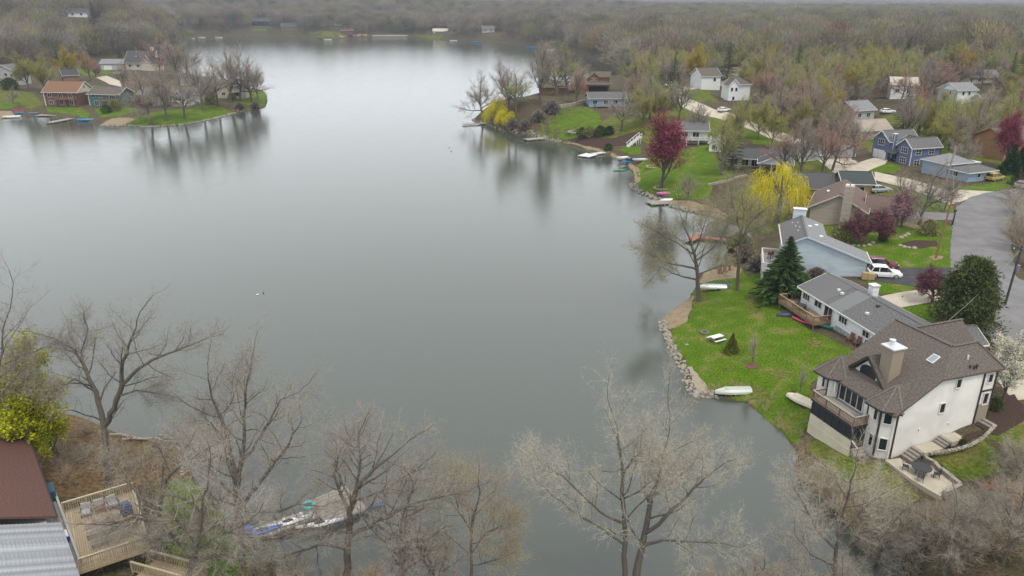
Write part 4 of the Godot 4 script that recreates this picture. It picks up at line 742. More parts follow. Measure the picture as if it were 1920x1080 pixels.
func left_shore_houses() -> void:
	var h := house("brick house with rust brown roof and cream gable on the left shore", Vector3(-190.2, 2.4, -312.8), -0.127, 12.0)
	gable(h, 0, 14.5, -10.5, 0, -1.5, 5.8, 3.5, "x", M.brick, M.rust_roof, M.trim, 0.6)
	var gg := Geo.new()
	gg.prism([Vector3(14.52, 5.2, 0.1), Vector3(14.52, 5.8, 0.1), Vector3(14.52, 9.2, -5.25), Vector3(14.52, 5.8, -10.4), Vector3(14.52, 5.2, -10.4)], Vector3(0.06, 0, 0))
	part(h, "gable_cladding", gg, M.cream)
	for y in [4.3, 1.5]:
		window(h, Vector3(2.6, y, 0.02), 0, 1.8, 1.4, 2)
		window(h, Vector3(7.2, y, 0.02), 0, 1.6, 2.0, 2, 1, M.trim, "glass_door")
		window(h, Vector3(11.6, y, 0.02), 0, 1.6, 2.0, 2, 1, M.trim, "glass_door")
	planks(h, "balcony_board", 5.8, 14.2, 0.1, 2.0, 2.9, 0.3, true, [M.wood_dark, M.red_wood_a])
	rail(h, [Vector3(5.8, 2.9, 0.1), Vector3(5.8, 2.9, 2.0), Vector3(14.2, 2.9, 2.0), Vector3(14.2, 2.9, 0.1)], 1.0, M.wood_dark, M.red_wood_a, 2.0)
	for x in [5.9, 10.0, 14.1]: boxpart(h, "post", Vector3(x, 1.4, 1.9), Vector3(0.2, 3.0, 0.2), M.wood_dark)
	boxpart(h, "corner_post", Vector3(0.0, 2.8, 0.05), Vector3(0.25, 5.6, 0.2), M.trim)
	window(h, Vector3(14.6, 7.2, -5.25), PI / 2, 0.8, 0.8, 1)
	h = house("dark green house with brown roof and red balcony next to the brick house", Vector3(-172.4, 2.4, -313.2), -0.2, 12.0)
	gable(h, 0, 14.0, -9.0, 0, -1.5, 4.9, 2.2, "x", M.green_wall, M.brown_roof, M.trim, 0.6)
	for x in [2.2, 5.4]: window(h, Vector3(x, 4.0, 0.02), 0, 1.7, 1.1, 2)
	window(h, Vector3(3.4, 1.2, 0.02), 0, 2.0, 1.8, 2, 1, M.trim, "glass_door")
	window(h, Vector3(11.0, 3.8, 0.02), 0, 2.6, 1.6, 3)
	planks(h, "balcony_board", 7.0, 14.4, 0.1, 2.4, 2.3, 0.3, true, [M.wood_dark, M.red_wood_a])
	rail(h, [Vector3(7.0, 2.3, 0.1), Vector3(7.0, 2.3, 2.4), Vector3(14.4, 2.3, 2.4), Vector3(14.4, 2.3, 0.1)], 1.0, M.red_wood_a, M.wood_dark, 2.0)
	for x in [7.1, 10.7, 14.3]: boxpart(h, "post", Vector3(x, 1.0, 2.3), Vector3(0.2, 2.8, 0.2), M.wood_dark)
	boxpart(h, "corner_post", Vector3(0.0, 2.4, 0.05), Vector3(0.25, 4.9, 0.2), M.trim)
	h = house("white house with glazed front gable and grey roof on the left peninsula", Vector3(-145.27, 2.51, -316.36), -0.25, 12.0)
	gable(h, -10.0, 6.0, -10.0, 0, -1.5, 4.2, 1.8, "x", M.stone_pale, M.grey_roof, M.trim, 0.6)
	gable(h, 6.0, 12.5, -9.0, 1.6, -1.5, 4.4, 2.4, "z", M.white, M.grey_roof, M.trim, 0.6)
	for x in [6.9, 8.4, 9.9, 11.4]: window(h, Vector3(x, 3.0, 1.62), 0, 1.1, 1.8, 1)
	for x in [8.2, 10.2]: window(h, Vector3(x, 4.9, 1.62), 0, 1.2, 0.9, 1)
	boxpart(h, "basement_wall", Vector3(9.2, 0.2, 1.66), Vector3(6.6, 2.6, 0.1), M.stone)
	planks(h, "deck_board", -4.0, 7.0, 1.7, 5.0, 1.9, 0.3, true, [M.wood, M.wood_dark])
	rail(h, [Vector3(-4.0, 1.9, 1.7), Vector3(-4.0, 1.9, 5.0), Vector3(7.0, 1.9, 5.0), Vector3(7.0, 1.9, 1.7)], 1.0, M.wood_dark, M.wood, 2.2)
	for x in [-3.8, 0.0, 3.4, 6.8]: boxpart(h, "post", Vector3(x, 0.6, 4.9), Vector3(0.25, 2.8, 0.25), M.stone)
	h = house("beige house with brown roof behind the bare trees of the left peninsula", Vector3(-154.76, 2.62, -362.64), 0.1, 12.0)
	gable(h, 0, 13.0, -9.0, 0, -1, 3.6, 2.6, "x", M.beige, M.brown_roof, M.trim, 0.5)
	for x in [2.5, 6.0, 10.0]: window(h, Vector3(x, 2.0, 0.02), 0, 1.4, 1.3, 2)
	h = house("tan house near the tip of the left peninsula", Vector3(-131.54, 2.21, -341.05), 0.2, 10.0)
	gable(h, 0, 13.0, -9.0, 0, -1, 3.6, 2.4, "z", M.beige, M.brown_roof, M.trim, 0.5)
	gable(h, -7.0, 0.0, -8.0, -1.0, -1, 2.8, 1.5, "x", M.tan, M.brown_roof, M.trim, 0.5)
	window(h, Vector3(9.6, 1.5, 0.02), 0, 3.2, 1.8, 3)
	window(h, Vector3(3.6, 1.8, 0.02), 0, 1.4, 1.3, 2)
	boxpart(h, "garage_door", Vector3(-3.4, 1.1, -0.97), Vector3(4.0, 2.2, 0.08), M.tan)
	h = house("house with steep slate roof and white chimney behind the left peninsula", Vector3(-227.8, 4.66, -459.52), -0.1, 14.0)
	gable(h, 0, 17.0, -12.0, 0, -1, 4.5, 6.0, "x", M.beige, M.dark_roof, M.trim, 0.6)
	gable(h, 12.0, 19.0, -8.0, 3.0, -1, 4.0, 4.5, "z", M.beige, M.dark_roof, M.trim, 0.5)
	for x in [6.0, 9.5]: boxpart(h, "skylight", Vector3(x, 7.6, -2.9), Vector3(0.9, 0.2, 1.2), M.trim)
	boxpart(h, "chimney", Vector3(14.5, 11.0, -6.5), Vector3(1.6, 3.0, 1.4), M.trim)
	for x in [3.0, 8.0]: window(h, Vector3(x, 2.4, 0.02), 0, 1.8, 1.4, 2)
	h = house("grey low building left of the steep slate roof", Vector3(-241.75, 4.74, -458.52), 0.05, 10.0)
	gable(h, 0, 13.0, -8.0, 0, -1, 3.8, 2.0, "x", M.grey_wall, M.pale_roof, M.trim, 0.5)
	boxpart(h, "garage_door", Vector3(4.0, 1.2, 0.04), Vector3(4.6, 2.3, 0.1), M.trim)
	h = house("grey two-storey house with raised deck at the left edge", Vector3(-246.72, 5, -368.08), -0.1, 12.0)
	gable(h, 0, 12.0, -10.0, 0, -3, 6.6, 2.8, "z", M.grey_wall, M.grey_roof, M.trim, 0.5)
	for w in [[3.0, 5.0], [7.5, 5.0], [10.4, 4.6], [4.0, 1.6], [8.5, 1.6]]: window(h, Vector3(w[0], w[1], 0.02), 0, 1.4, 1.5, 2)
	planks(h, "deck_board", 4.0, 15.0, 0.1, 3.4, 2.4, 0.35, true, [M.wood, M.wood_dark])
	rail(h, [Vector3(4.0, 2.4, 0.1), Vector3(4.0, 2.4, 3.4), Vector3(15.0, 2.4, 3.4), Vector3(15.0, 2.4, 0.1)], 1.0, M.wood_dark, M.wood, 2.2)
	for x in [4.2, 8.0, 11.5, 14.8]: boxpart(h, "post", Vector3(x, 0.5, 3.3), Vector3(0.25, 3.8, 0.25), M.stone_pale)
	var s := house("small dark brown shed with one white roof edge behind the brick house", Vector3(-226.07, 4.96, -389.17), -0.9, 6.0, "", "shed")
	s.set_meta("category", "shed")
	gable(s, 0, 5.0, -7.0, 0, -1, 3.2, 2.6, "z", M.wood_dark, M.dark_roof, M.trim, 0.4)
	boxpart(s, "door", Vector3(2.5, 1.1, 0.04), Vector3(1.6, 2.2, 0.08), M.dark_trim)

func near_left_house() -> void:
	# corner of a house below the drone, and its timber deck
	var h := house("house corner with red brown shingle roof and grey shingled wing in the near left corner", Vector3(-43.3, 2.2, -57.3), -0.902, 9.0)
	var g := Geo.new()
	g.box(Vector3(11, 1.0, 4.2), Vector3(23, 4.4, 8.0))
	part(h, "wall", g, M.grey_wall)
	slab(h, "roof", [Vector3(-0.6, 3.45, -0.45), Vector3(13.6, 3.45, -0.45), Vector3(13.6, 5.7, 4.4), Vector3(-0.6, 5.7, 4.4)], 0.2, M.red_roof)
	slab(h, "roof", [Vector3(-0.6, 3.45, 9.3), Vector3(13.6, 3.45, 9.3), Vector3(13.6, 5.7, 4.41), Vector3(-0.6, 5.7, 4.41)], 0.2, M.red_roof)
	bars(h, "gutter", [[Vector3(-0.6, 3.35, -0.51), Vector3(13.6, 3.35, -0.51)]], 0.12, 0.14, M.dark_trim)
	var pg := Geo.new()
	pg.cyl(Vector3.ZERO, Vector3(0, 0.5, 0), 0.1, 0.1, 8)
	for q in [[6.0, 4.9, 2.8], [7.4, 4.9, 3.2]]: put(h, "vent_pipe", pg.mesh(), M.trim if q[0] > 7 else M.dark_trim, Vector3(q[0], q[1], q[2]))
	# grey wing: courses of shingles laid as overlapping boards
	var course := Geo.new()
	course.box(Vector3.ZERO, Vector3(9.0, 0.05, 0.3))
	var cm := course.mesh()
	for side in 2:
		for i in 20:
			var t := i / 20.0
			var z := lerpf(-0.5, 4.2, t) if side == 0 else lerpf(9.4, 4.4, t)
			var o := put(h, "shingle_course", cm, M.wing_a if i % 3 else M.wing_b, Vector3(18.3, 2.95 + 2.0 * t, z))
			o.rotation.x = -0.26 if side == 0 else 0.26
	slab(h, "roof_deck", [Vector3(13.7, 2.85, -0.55), Vector3(22.8, 2.85, -0.55), Vector3(22.8, 4.92, 4.3), Vector3(13.7, 4.92, 4.3)], 0.12, M.grey_wall)
	slab(h, "roof_deck", [Vector3(13.7, 2.85, 9.5), Vector3(22.8, 2.85, 9.5), Vector3(22.8, 4.92, 4.3), Vector3(13.7, 4.92, 4.3)], 0.12, M.grey_wall)
	# deck
	var dk := thing("timber_deck", "new tan timber deck with railings behind the near left house", "deck", Vector3(-36.2, 2.2, -50.1), 0.571)
	clear_spots.append([Vector3(-32, 0, -48), 7.0])
	planks(dk, "deck_board", 0, 5.2, 0, 8.2, 1.3, 0.15, false, [M.deck_a, M.deck_b, M.deck_c, M.deck_a, M.deck_b])
	bars(dk, "rim_board", [[Vector3(0, 1.15, 8.22), Vector3(5.2, 1.15, 8.22)], [Vector3(0, 1.15, -0.02), Vector3(5.2, 1.15, -0.02)], [Vector3(5.22, 1.15, 0), Vector3(5.22, 1.15, 8.2)]], 0.05, 0.26, M.deck_b)
	for q in [[0.2, 0.2], [5.0, 0.2], [5.0, 4.0], [5.0, 8.0], [0.2, 8.0]]: boxpart(dk, "support", Vector3(q[0], 0.0, q[1]), Vector3(0.16, 2.5, 0.16), M.deck_b)
	rail(dk, [Vector3(0.05, 1.3, 0.05), Vector3(5.15, 1.3, 0.05), Vector3(5.15, 1.3, 8.1), Vector3(0.6, 1.3, 8.1)], 0.95, M.deck_b, M.rail_wood, 1.8)
	var T: Transform3D = dk.transform
	# things on the deck
	var benchlab := ["grey wooden bench in the middle of the timber deck", "second grey wooden bench nearer the camera on the timber deck"]
	for i in 2:
		var b := thing("garden_bench", benchlab[i], "bench", T * Vector3(2.6 + i * 0.2, 1.33, 4.6 + i * 1.4), dk.rotation.y + 0.06, "benches on the timber deck")
		for k in 4: boxpart(b, "seat_slat", Vector3(0, 0.45, -0.2 + k * 0.14), Vector3(2.6, 0.04, 0.11), M.grey_wood_b)
		for k in 3: boxpart(b, "back_slat", Vector3(0, 0.62 + k * 0.15, -0.32 - k * 0.03), Vector3(2.6, 0.11, 0.04), M.grey_wood_a)
		for q in [[-1.2, -0.2], [1.2, -0.2], [-1.2, 0.2], [1.2, 0.2]]: boxpart(b, "leg", Vector3(q[0], 0.21, q[1]), Vector3(0.09, 0.42, 0.09), M.grey_wood_b)
	var chlab := ["grey cushioned armchair at the back of the timber deck, left", "grey cushioned armchair at the back of the timber deck, middle", "grey cushioned armchair at the back of the timber deck, right"]
	for i in 3:
		var c := thing("armchair", chlab[i], "chair", T * Vector3(1.6 + i * 0.95, 1.33, 1.5), dk.rotation.y + 0.2 * (i - 1), "armchairs on the timber deck")
		boxpart(c, "seat", Vector3(0, 0.4, 0), Vector3(0.7, 0.14, 0.65), M.grey_wall if i != 1 else M.rust)
		boxpart(c, "backrest", Vector3(0, 0.72, -0.32), Vector3(0.7, 0.6, 0.12), M.grey_wall)
		for x in [-1, 1]:
			boxpart(c, "armrest", Vector3(x * 0.38, 0.6, 0), Vector3(0.08, 0.06, 0.65), M.iron)
			for z in [-0.28, 0.28]: boxpart(c, "leg", Vector3(x * 0.34, 0.18, z), Vector3(0.06, 0.36, 0.06), M.iron)
	var gr := thing("grill", "grill under a blue cover on the timber deck", "grill", T * Vector3(4.3, 1.33, 3.0), 0.8)
	var gb := Geo.new()
	gb.loft([[Vector3(-0.4, 0.2, -0.3), Vector3(0.4, 0.2, -0.3), Vector3(0.4, 0.2, 0.3), Vector3(-0.4, 0.2, 0.3)], [Vector3(-0.42, 0.8, -0.32), Vector3(0.42, 0.8, -0.32), Vector3(0.42, 0.8, 0.32), Vector3(-0.42, 0.8, 0.32)], [Vector3(-0.3, 1.15, -0.2), Vector3(0.3, 1.15, -0.2), Vector3(0.3, 1.15, 0.2), Vector3(-0.3, 1.15, 0.2)]])
	part(gr, "cover", gb, plain(0.06, 0.09, 0.2, 0.7))
	for q in [[-1, -1], [1, -1], [-1, 1], [1, 1]]: boxpart(gr, "leg", Vector3(q[0] * 0.34, 0.12, q[1] * 0.24), Vector3(0.06, 0.24, 0.06), M.iron)
	var ad := thing("adirondack_chair", "dark slatted chair by the right railing of the timber deck", "chair", T * Vector3(4.5, 1.33, 5.2), -1.2)
	for k in 5:
		boxpart(ad, "seat_slat", Vector3(0, 0.36, -0.25 + k * 0.12), Vector3(0.6, 0.03, 0.1), M.wood_dark)
		var bs := boxpart(ad, "back_slat", Vector3(-0.24 + k * 0.12, 0.75, -0.38), Vector3(0.1, 0.8, 0.03), M.wood_dark)
		bs.rotation.x = -0.3
	for x in [-1, 1]:
		boxpart(ad, "armrest", Vector3(x * 0.36, 0.55, 0), Vector3(0.14, 0.03, 0.7), M.wood_dark)
		for z in [-0.25, 0.3]: boxpart(ad, "leg", Vector3(x * 0.32, 0.27, z), Vector3(0.06, 0.54, 0.08), M.wood_dark)
	# lower steps with railing
	var ls := thing("deck_steps", "lower timber landing with railings going down from the deck to the lawn", "steps", Vector3(-26.9, 1.9, -45.9), -0.32)
	planks(ls, "board", -0.4, 4.5, 0.0, 3.0, 0.35, 0.16, true, [M.deck_a, M.deck_b, M.deck_c])
	for x in [-0.9, 1.7, 4.4]: boxpart(ls, "support", Vector3(x, -0.4, 0.2), Vector3(0.14, 1.5, 0.14), M.deck_b)
	rail(ls, [Vector3(-1.0, 0.35, 0.05), Vector3(4.5, 0.35, 0.05), Vector3(4.5, 0.35, 3.0)], 0.95, M.deck_b, M.rail_wood, 1.8)
	rail(ls, [Vector3(-1.0, 0.35, 1.5), Vector3(3.6, 0.35, 1.5)], 0.95, M.deck_b, M.rail_wood, 1.8)
	# things beside the house
	var bin := thing("storage_box", "dark teal plastic storage box on the grey ledge beside the red roof", "box", Vector3(-38.3, 3.62, -52.0), -0.9)
	boxpart(bin, "body", Vector3(0, 0.4, 0), Vector3(1.5, 0.8, 0.8), plain(0.03, 0.075, 0.11, 0.5))
	boxpart(bin, "lid", Vector3(0, 0.85, 0), Vector3(1.56, 0.1, 0.86), plain(0.04, 0.1, 0.14, 0.5))
	var lg := thing("side_landing", "narrow grey ledge with railing between the house and the timber deck", "landing", Vector3(-39.0, 3.2, -53.6), -0.902)
	planks(lg, "board", 0, 12.0, 0.0, 1.7, 0.3, 0.2, true, [M.block, M.grey_wall])
	for x in [0.2, 4.0, 8.0, 11.8]: boxpart(lg, "support", Vector3(x, -0.7, 0.7), Vector3(0.2, 1.9, 0.2), M.block)
	rail(lg, [Vector3(0, 0.3, 0.05), Vector3(12.0, 0.3, 0.05)], 0.4, M.block, M.grey_wall, 2.4, false)
	var cl := thing("cooler", "bright blue cooler with white lid beside the grey wing", "cooler", Vector3(-34.2, 3.55, -46.8), -0.9)
	boxpart(cl, "body", Vector3(0, 0.24, 0), Vector3(0.9, 0.48, 0.5), plain(0.03, 0.05, 0.42, 0.4))
	boxpart(cl, "lid", Vector3(0, 0.53, 0), Vector3(0.92, 0.08, 0.52), M.paint_white)

func far_houses() -> void:
	for s in [[Vector3(-342.11, 18.55, -1250.48), 0.0, 10.0, 9.0, 1.0, 9.0, "z", M.slate_blue, M.dark_roof, "blue A-frame house on the wooded hill beyond the lake"],
		[Vector3(-255.48, 10.46, -1143.1), 0.3, 12.0, 12.0, 7.0, 5.0, "z", M.white, M.beige, "white gabled house above the far beach"],
		[Vector3(-353.07, 12.25, -1078), 0.0, 26.0, 12.0, 6.0, 4.0, "x", M.dark_trim, M.dark_roof, "long dark brown house on the far left shore"],
		[Vector3(-301.67, 6.76, -1037.98), 0.0, 22.0, 12.0, 6.0, 4.0, "x", M.wood_dark, M.dark_roof, "dark brown house close to the far water right of the long dark one"],
		[Vector3(-501.69, 13.21, -1178.57), 0.1, 18.0, 12.0, 7.0, 4.0, "x", M.beige, M.pale_roof, "beige house on the slope above the far left bay"],
		[Vector3(-495.63, 14.67, -1212.92), -0.1, 18.0, 12.0, 6.0, 4.0, "x", M.white, M.dark_roof, "white house with dark roof on the slope above the far left bay"],
		[Vector3(-691.74, 24.77, -1200.29), 0.1, 20.0, 12.0, 4.0, 3.0, "x", M.beige, M.pale_roof, "pale roofed house among trees at the top left"],
		[Vector3(-386.83, 29.97, -695.24), 0.1, 16.0, 12.0, 4.0, 3.0, "x", M.white, M.dark_roof, "white house among trees at the top left, right of the pale roof"],
		[Vector3(-211.84, 6.12, -983.05), 0.2, 14.0, 8.0, 3.0, 2.0, "x", M.brick, M.red_roof, "low red roofed boathouse by the far beach"],
		[Vector3(-99.19, 5.05, -995.01), 0.0, 18.0, 10.0, 3.0, 3.0, "x", M.beige, M.beige, "low tan roofed house on the far shore in the middle"],
		[Vector3(-34.24, 8.26, -924.44), 0.2, 14.0, 10.0, 5.0, 3.0, "x", M.grey_wall, M.grey_roof, "grey house in the wood right of the far middle shore"],
		[Vector3(34.06, 8.05, -1126.61), 0.2, 14.0, 10.0, 6.0, 3.0, "x", M.white, M.brown_roof, "white house in the wood beyond the right end of the far shore"]]:
		var h := house(s[9], s[0], s[1], 14.0, "houses beyond the lake")
		gable(h, 0, s[2], -s[3], 0, -3, s[4], s[5], s[6], s[7], s[8], M.trim, 0.6)
		for x in [0.25, 0.7]: window(h, Vector3(s[2] * x, s[4] * 0.55, 0.02), 0, 1.8, 1.6, 2)
	var w := thing("causeway_wall", "low pale concrete dam wall right of the far beach", "wall", Vector3(-181.5, 0.73, -1023.36), 0.0)
	for i in 12: boxpart(w, "panel", Vector3(3.0 + i * 5.6, 0.8, -1.0), Vector3(5.5, 2.0, 0.8), M.concrete)

# ---------------------------------------------------------------- vehicles, boats, docks, street
func vehicles() -> void:
	car("sport_utility_vehicle", "white sport utility vehicle parked on the blacktop driveway", "car", Vector3(53.76, 4.88, -101.99), -0.18, M.paint_white)
	car("sport_utility_vehicle", "maroon sport utility vehicle parked behind the white one", "car", Vector3(55.25, 4.77, -106.04), -0.16, M.paint_maroon)
	car("parked_car", "silver car behind the ochre yellow house", "car", Vector3(74.82, 5.82, -149.95), 0.2, M.paint_silver, false)
	car("parked_car", "silver car at the road's right edge", "car", Vector3(103.22, 6.92, -149.04), 0.6, M.paint_silver, false)
	car("parked_car", "yellow off-road car beside the low light blue house", "car", Vector3(101.4, 6.99, -155.54), 0.5, M.paint_yellow)
	car("parked_car", "dark grey car at the top of the lane", "car", Vector3(62.11, 10.98, -294.81), 0.05, M.paint_grey, false)
	car("parked_van", "long white van behind the dark grey car on the lane", "van", Vector3(62.7, 10.93, -304.97), 0.05, M.paint_white)
	car("parked_car", "white car below the white hip-roofed house", "car", Vector3(69.59, 8.42, -251.12), 0.5, M.paint_white, false)
	car("parked_car", "white car left of the dark spruce in the right wood", "car", Vector3(118.5, 9.28, -240.98), 0.1, M.paint_white, false)
	car("parked_car", "white car in front of the grey low building on the left shore", "car", Vector3(-217.92, 4.75, -430.4), 0.1, M.paint_white, false)
	car("parked_car", "blue car beside the glazed white house on the left peninsula", "car", Vector3(-132.56, 2.37, -319.21), 0.4, M.paint_blue, false)
	car("parked_van", "white van behind the blue car on the left peninsula", "van", Vector3(-141.76, 2.35, -347.89), 0.2, M.paint_white)
	car("parked_car", "white car among trees at the top left", "car", Vector3(-672.03, 22.45, -1204.33), 0.1, M.paint_white, false)
	car("parked_car", "grey car beside the brown peninsula house", "car", Vector3(37.04, 8.16, -296.92), 0.2, M.paint_grey, false)

func shore_things() -> void:
	var gw := [M.grey_wood_a, M.grey_wood_b, M.grey_wood_c]
	boat("rowing_boat", "grey-green aluminium boat lying upside down at the lawn's edge", Vector3(25.16, 0.37, -75.64) + Vector3.UP * 0.1, 0.03, 4.1, 1.35, 0.5, M.alu, M.alu, true)
	boat("rowing_boat", "cream rowing boat lying upside down beside the cream house", Vector3(31.1, 1.71, -71.21) + Vector3.UP * 0.1, -0.95, 3.4, 1.4, 0.5, M.boat_cream, M.boat_cream, true)
	patch("mulch_bed", PackedVector2Array([Vector2(30.5, -73.27), Vector2(31.23, -73.43), Vector2(31.74, -70.05), Vector2(31.03, -69.86), Vector2(30.42, -71.82)]), 0.09, M.mulch, 0.8, 0.1)
	var pt := thing("picnic_table", "white topped picnic table with benches on the near lawn", "table", Vector3(26.3, 1.18, -87.85), 0.5)
	for i in 5: boxpart(pt, "top_plank", Vector3(0, 0.74, -0.32 + i * 0.16), Vector3(1.8, 0.05, 0.15), M.paint_white)
	for s in [-1, 1]:
		for k in 2: boxpart(pt, "bench_plank", Vector3(0, 0.44, s * (0.68 + k * 0.15)), Vector3(1.8, 0.05, 0.14), M.trim)
		for x in [-0.7, 0.7]:
			var lg := Geo.new()
			lg.beam(Vector3(x, 0, s * 0.7), Vector3(x, 0.72, s * 0.2), 0.06, 0.1)
			part(pt, "leg", lg, M.grey_wood_b)
	for x in [-0.7, 0.7]: boxpart(pt, "crossbar", Vector3(x, 0.4, 0), Vector3(0.05, 0.09, 1.6), M.grey_wood_b)
	var fr := thing("fire_ring", "small ring of dark stones behind the picnic table", "fire pit", Vector3(25.51, 1.06, -90.79))
	for i in 10:
		var s := put(fr, "stone", stone_mesh(40 + i % 3), M.stone_dark, Vector3(cos(TAU * i / 10) * 0.5, 0.12, sin(TAU * i / 10) * 0.5))
		s.scale = Vector3.ONE * 0.3
		s.rotation.y = i
	var yd := thing("yard_hydrant", "small metal stake with a flat base on the near lawn", "stake", Vector3(22.64, 0.52, -88.13))
	boxpart(yd, "base", Vector3(0, 0.08, 0), Vector3(0.4, 0.1, 0.3), M.steel)
	boxpart(yd, "rod", Vector3(0, 0.35, 0), Vector3(0.05, 0.6, 0.05), M.steel)
	boat("covered_boat", "dark covered boat on the grass below the ranch house deck", Vector3(37.03, 2.41, -93.39) + Vector3.UP * 0.05, 0.05, 2.6, 1.25, 0.45, M.navy, M.navy, true)
	kayak("bright pink kayak leaning by the ranch house deck", Vector3(38.26, 2.49, -91.04) + Vector3.UP * 0.05, -1.0, M.pink)
	var pb := boat("pedal_boat", "teal and white pedal boat under the corner of the ranch house deck", Vector3(40.45, 2.65, -89.12) + Vector3.UP * 0.05, -0.7, 2.4, 1.4, 0.45, M.teal, M.trim)
	patch("mulch_bed", PackedVector2Array([Vector2(27.87, -80.41), Vector2(28.69, -80.66), Vector2(29.23, -79.92), Vector2(28.91, -79.25), Vector2(28.14, -79.17), Vector2(27.61, -79.72)]), 0.08, plain(0.13, 0.055, 0.045, 0.95), 0.6, 0.06)
	for i in 3:
		var ch := thing("lounge_chair", ["brown garden chair by the ranch basement wall, left of three", "brown garden chair by the ranch basement wall, middle", "dark blue garden chair by the ranch basement wall, right of three"][i], "chair", Vector3(41.49, 2.99, -83.97) + Vector3(i * 0.35, 0.0, i * 1.15), -1.3)
		boxpart(ch, "seat", Vector3(0, 0.4, 0), Vector3(0.6, 0.06, 0.6), M.rust if i < 2 else M.navy)
		var b := boxpart(ch, "backrest", Vector3(0, 0.75, -0.32), Vector3(0.6, 0.75, 0.06), M.rust if i < 2 else M.navy)
		b.rotation.x = -0.2
		for q in [[-1, -1], [1, -1], [-1, 1], [1, 1]]: boxpart(ch, "leg", Vector3(q[0] * 0.26, 0.2, q[1] * 0.26), Vector3(0.06, 0.4, 0.06), M.wood_dark)
	# beach with the small rust-red chairs and the boat lift
	for i in 3:
		var c := thing("beach_chair", ["rust red wooden chair on the small beach, left of three", "rust red wooden chair on the small beach, middle of three", "rust red wooden chair on the small beach, right of three"][i], "chair", Vector3(33.59, 0.96, -114.03) + Vector3(i * 0.95, 0.06, -0.3 * i), 0.3 * i)
		boxpart(c, "seat", Vector3(0, 0.35, 0), Vector3(0.6, 0.05, 0.55), M.rust)
		var b := boxpart(c, "backrest", Vector3(0, 0.68, -0.3), Vector3(0.6, 0.75, 0.05), M.rust)
		b.rotation.x = -0.3
		for q in [[-1, -1], [1, -1], [-1, 1], [1, 1]]: boxpart(c, "leg", Vector3(q[0] * 0.25, 0.18, q[1] * 0.24), Vector3(0.07, 0.36, 0.07), M.rust)
	var tr := thing("boat_trailer", "flat trailer with wheels under the long silver boat beside the oak", "trailer", Vector3(30.54, 0.72, -107.22), -0.08)
	bars(tr, "frame_rail", [[Vector3(-2.0, 0.4, -0.5), Vector3(2.0, 0.4, -0.5)], [Vector3(-2.0, 0.4, 0.5), Vector3(2.0, 0.4, 0.5)], [Vector3(-1.5, 0.4, -0.5), Vector3(-1.5, 0.4, 0.5)], [Vector3(1.2, 0.4, -0.5), Vector3(1.2, 0.4, 0.5)]], 0.08, 0.1, M.steel)
	for s in [-1, 1]:
		var wg := Geo.new()
		wg.cyl(Vector3(0, 0, -0.08), Vector3(0, 0, 0.08), 0.3, 0.3, 12)
		part(tr, "wheel", wg, M.rubber, Vector3(0.9, 0.3, s * 0.68))
		for x in [-1.2, 0.5]: boxpart(tr, "upright", Vector3(x, 0.65, s * 0.55), Vector3(0.06, 0.5, 0.06), M.trim)
	boat("rowing_boat", "long silver boat on the trailer beside the oak", tr.position + Vector3(0, 0.5, 0), -0.08, 4.4, 1.2, 0.42, M.tin, M.trim, true)
	boat("canoe", "dark green canoe behind the silver boat", Vector3(32.14, 0.95, -108.45) + Vector3.UP * 0.1, -0.05, 3.6, 0.85, 0.4, plain(0.04, 0.13, 0.1, 0.5), M.wood, true, "canoe")
	# docks
	dock("dock", "long red-brown dock reaching over the cove beside the oak", Vector3(43.36, 0, -133.05), Vector3(35.63, 0, -136.41), 1.3, [M.red_wood_a, M.red_wood_b, M.red_wood_a])
	dock("dock", "short red-brown cross piece at the lake end of the long dock", Vector3(32.89, 0, -134.04), Vector3(36.16, 0, -137.8), 1.6, [M.red_wood_b, M.red_wood_a])
	dock("swim_platform", "grey floating platform at the beach below the red maple", Vector3(30.36, 0, -162.55), Vector3(36.1, 0, -163.97), 3.2, gw, true, 0.35)
	boat("rowing_boat", "small silver boat lying on the grey floating platform", Vector3(34.7, 0.4, -164.33), 0.05, 3.0, 1.2, 0.4, M.tin, M.trim, true)
	boat("pedal_boat", "mauve pink pedal boat on the grass above the grey platform", Vector3(34.52, 0.74, -167.92) + Vector3.UP * 0.1, 0.1, 3.0, 1.6, 0.5, M.mauve, M.pink)
	dock("dock", "white T-shaped dock head by the mulched garden", Vector3(20.44, 0, -218.97), Vector3(23.63, 0, -216.54), 4.5, [M.trim, M.white], true)
	dock("dock", "white dock walkway from the beach to its square head", Vector3(23.65, 0, -219.78), Vector3(28.9, 0, -223.12), 1.6, [M.trim, M.white], true)
	dock("dock", "weathered grey dock below the sloping peninsula lawn", Vector3(4.32, 0, -244.27), Vector3(10.32, 0, -247.31), 3.0, gw)
	dock("dock", "narrow pale dock at the tip of the right peninsula", Vector3(-17.9, 0, -276.94), Vector3(-9.81, 0, -279.5), 2.0, gw)
	dock("dock", "pale floating dock left of the brick house", Vector3(-186.95, 0, -301.7), Vector3(-178.93, 0, -301.7), 5.0, gw)
	dock("dock", "diagonal grey dock below the brick house", Vector3(-171.1, 0, -280.8), Vector3(-168.95, 0, -291.59), 3.0, gw)
	boat("rowing_boat", "blue and white boat at the shore below the green house", Vector3(-161.02, 0.06, -287.07) + Vector3.UP * 0.15, 0.1, 6.0, 2.0, 0.6, M.azure, M.trim)
	boat("rowing_boat", "white boat in the water at the left edge", Vector3(-194.28, 0, -295.84), 0.3, 6.0, 2.4, 0.7, M.paint_white, M.trim)
	kayak("blue kayak on the sand at the far left shore", Vector3(-195.91, 0.59, -303.45) + Vector3.UP * 0.1, 0.1, M.azure, "kayak", 3.8)
	kayak("red kayak behind the blue one on the far left shore", Vector3(-196.72, 1.02, -304.94) + Vector3.UP * 0.1, 0.05, M.pink, "kayak", 3.8)
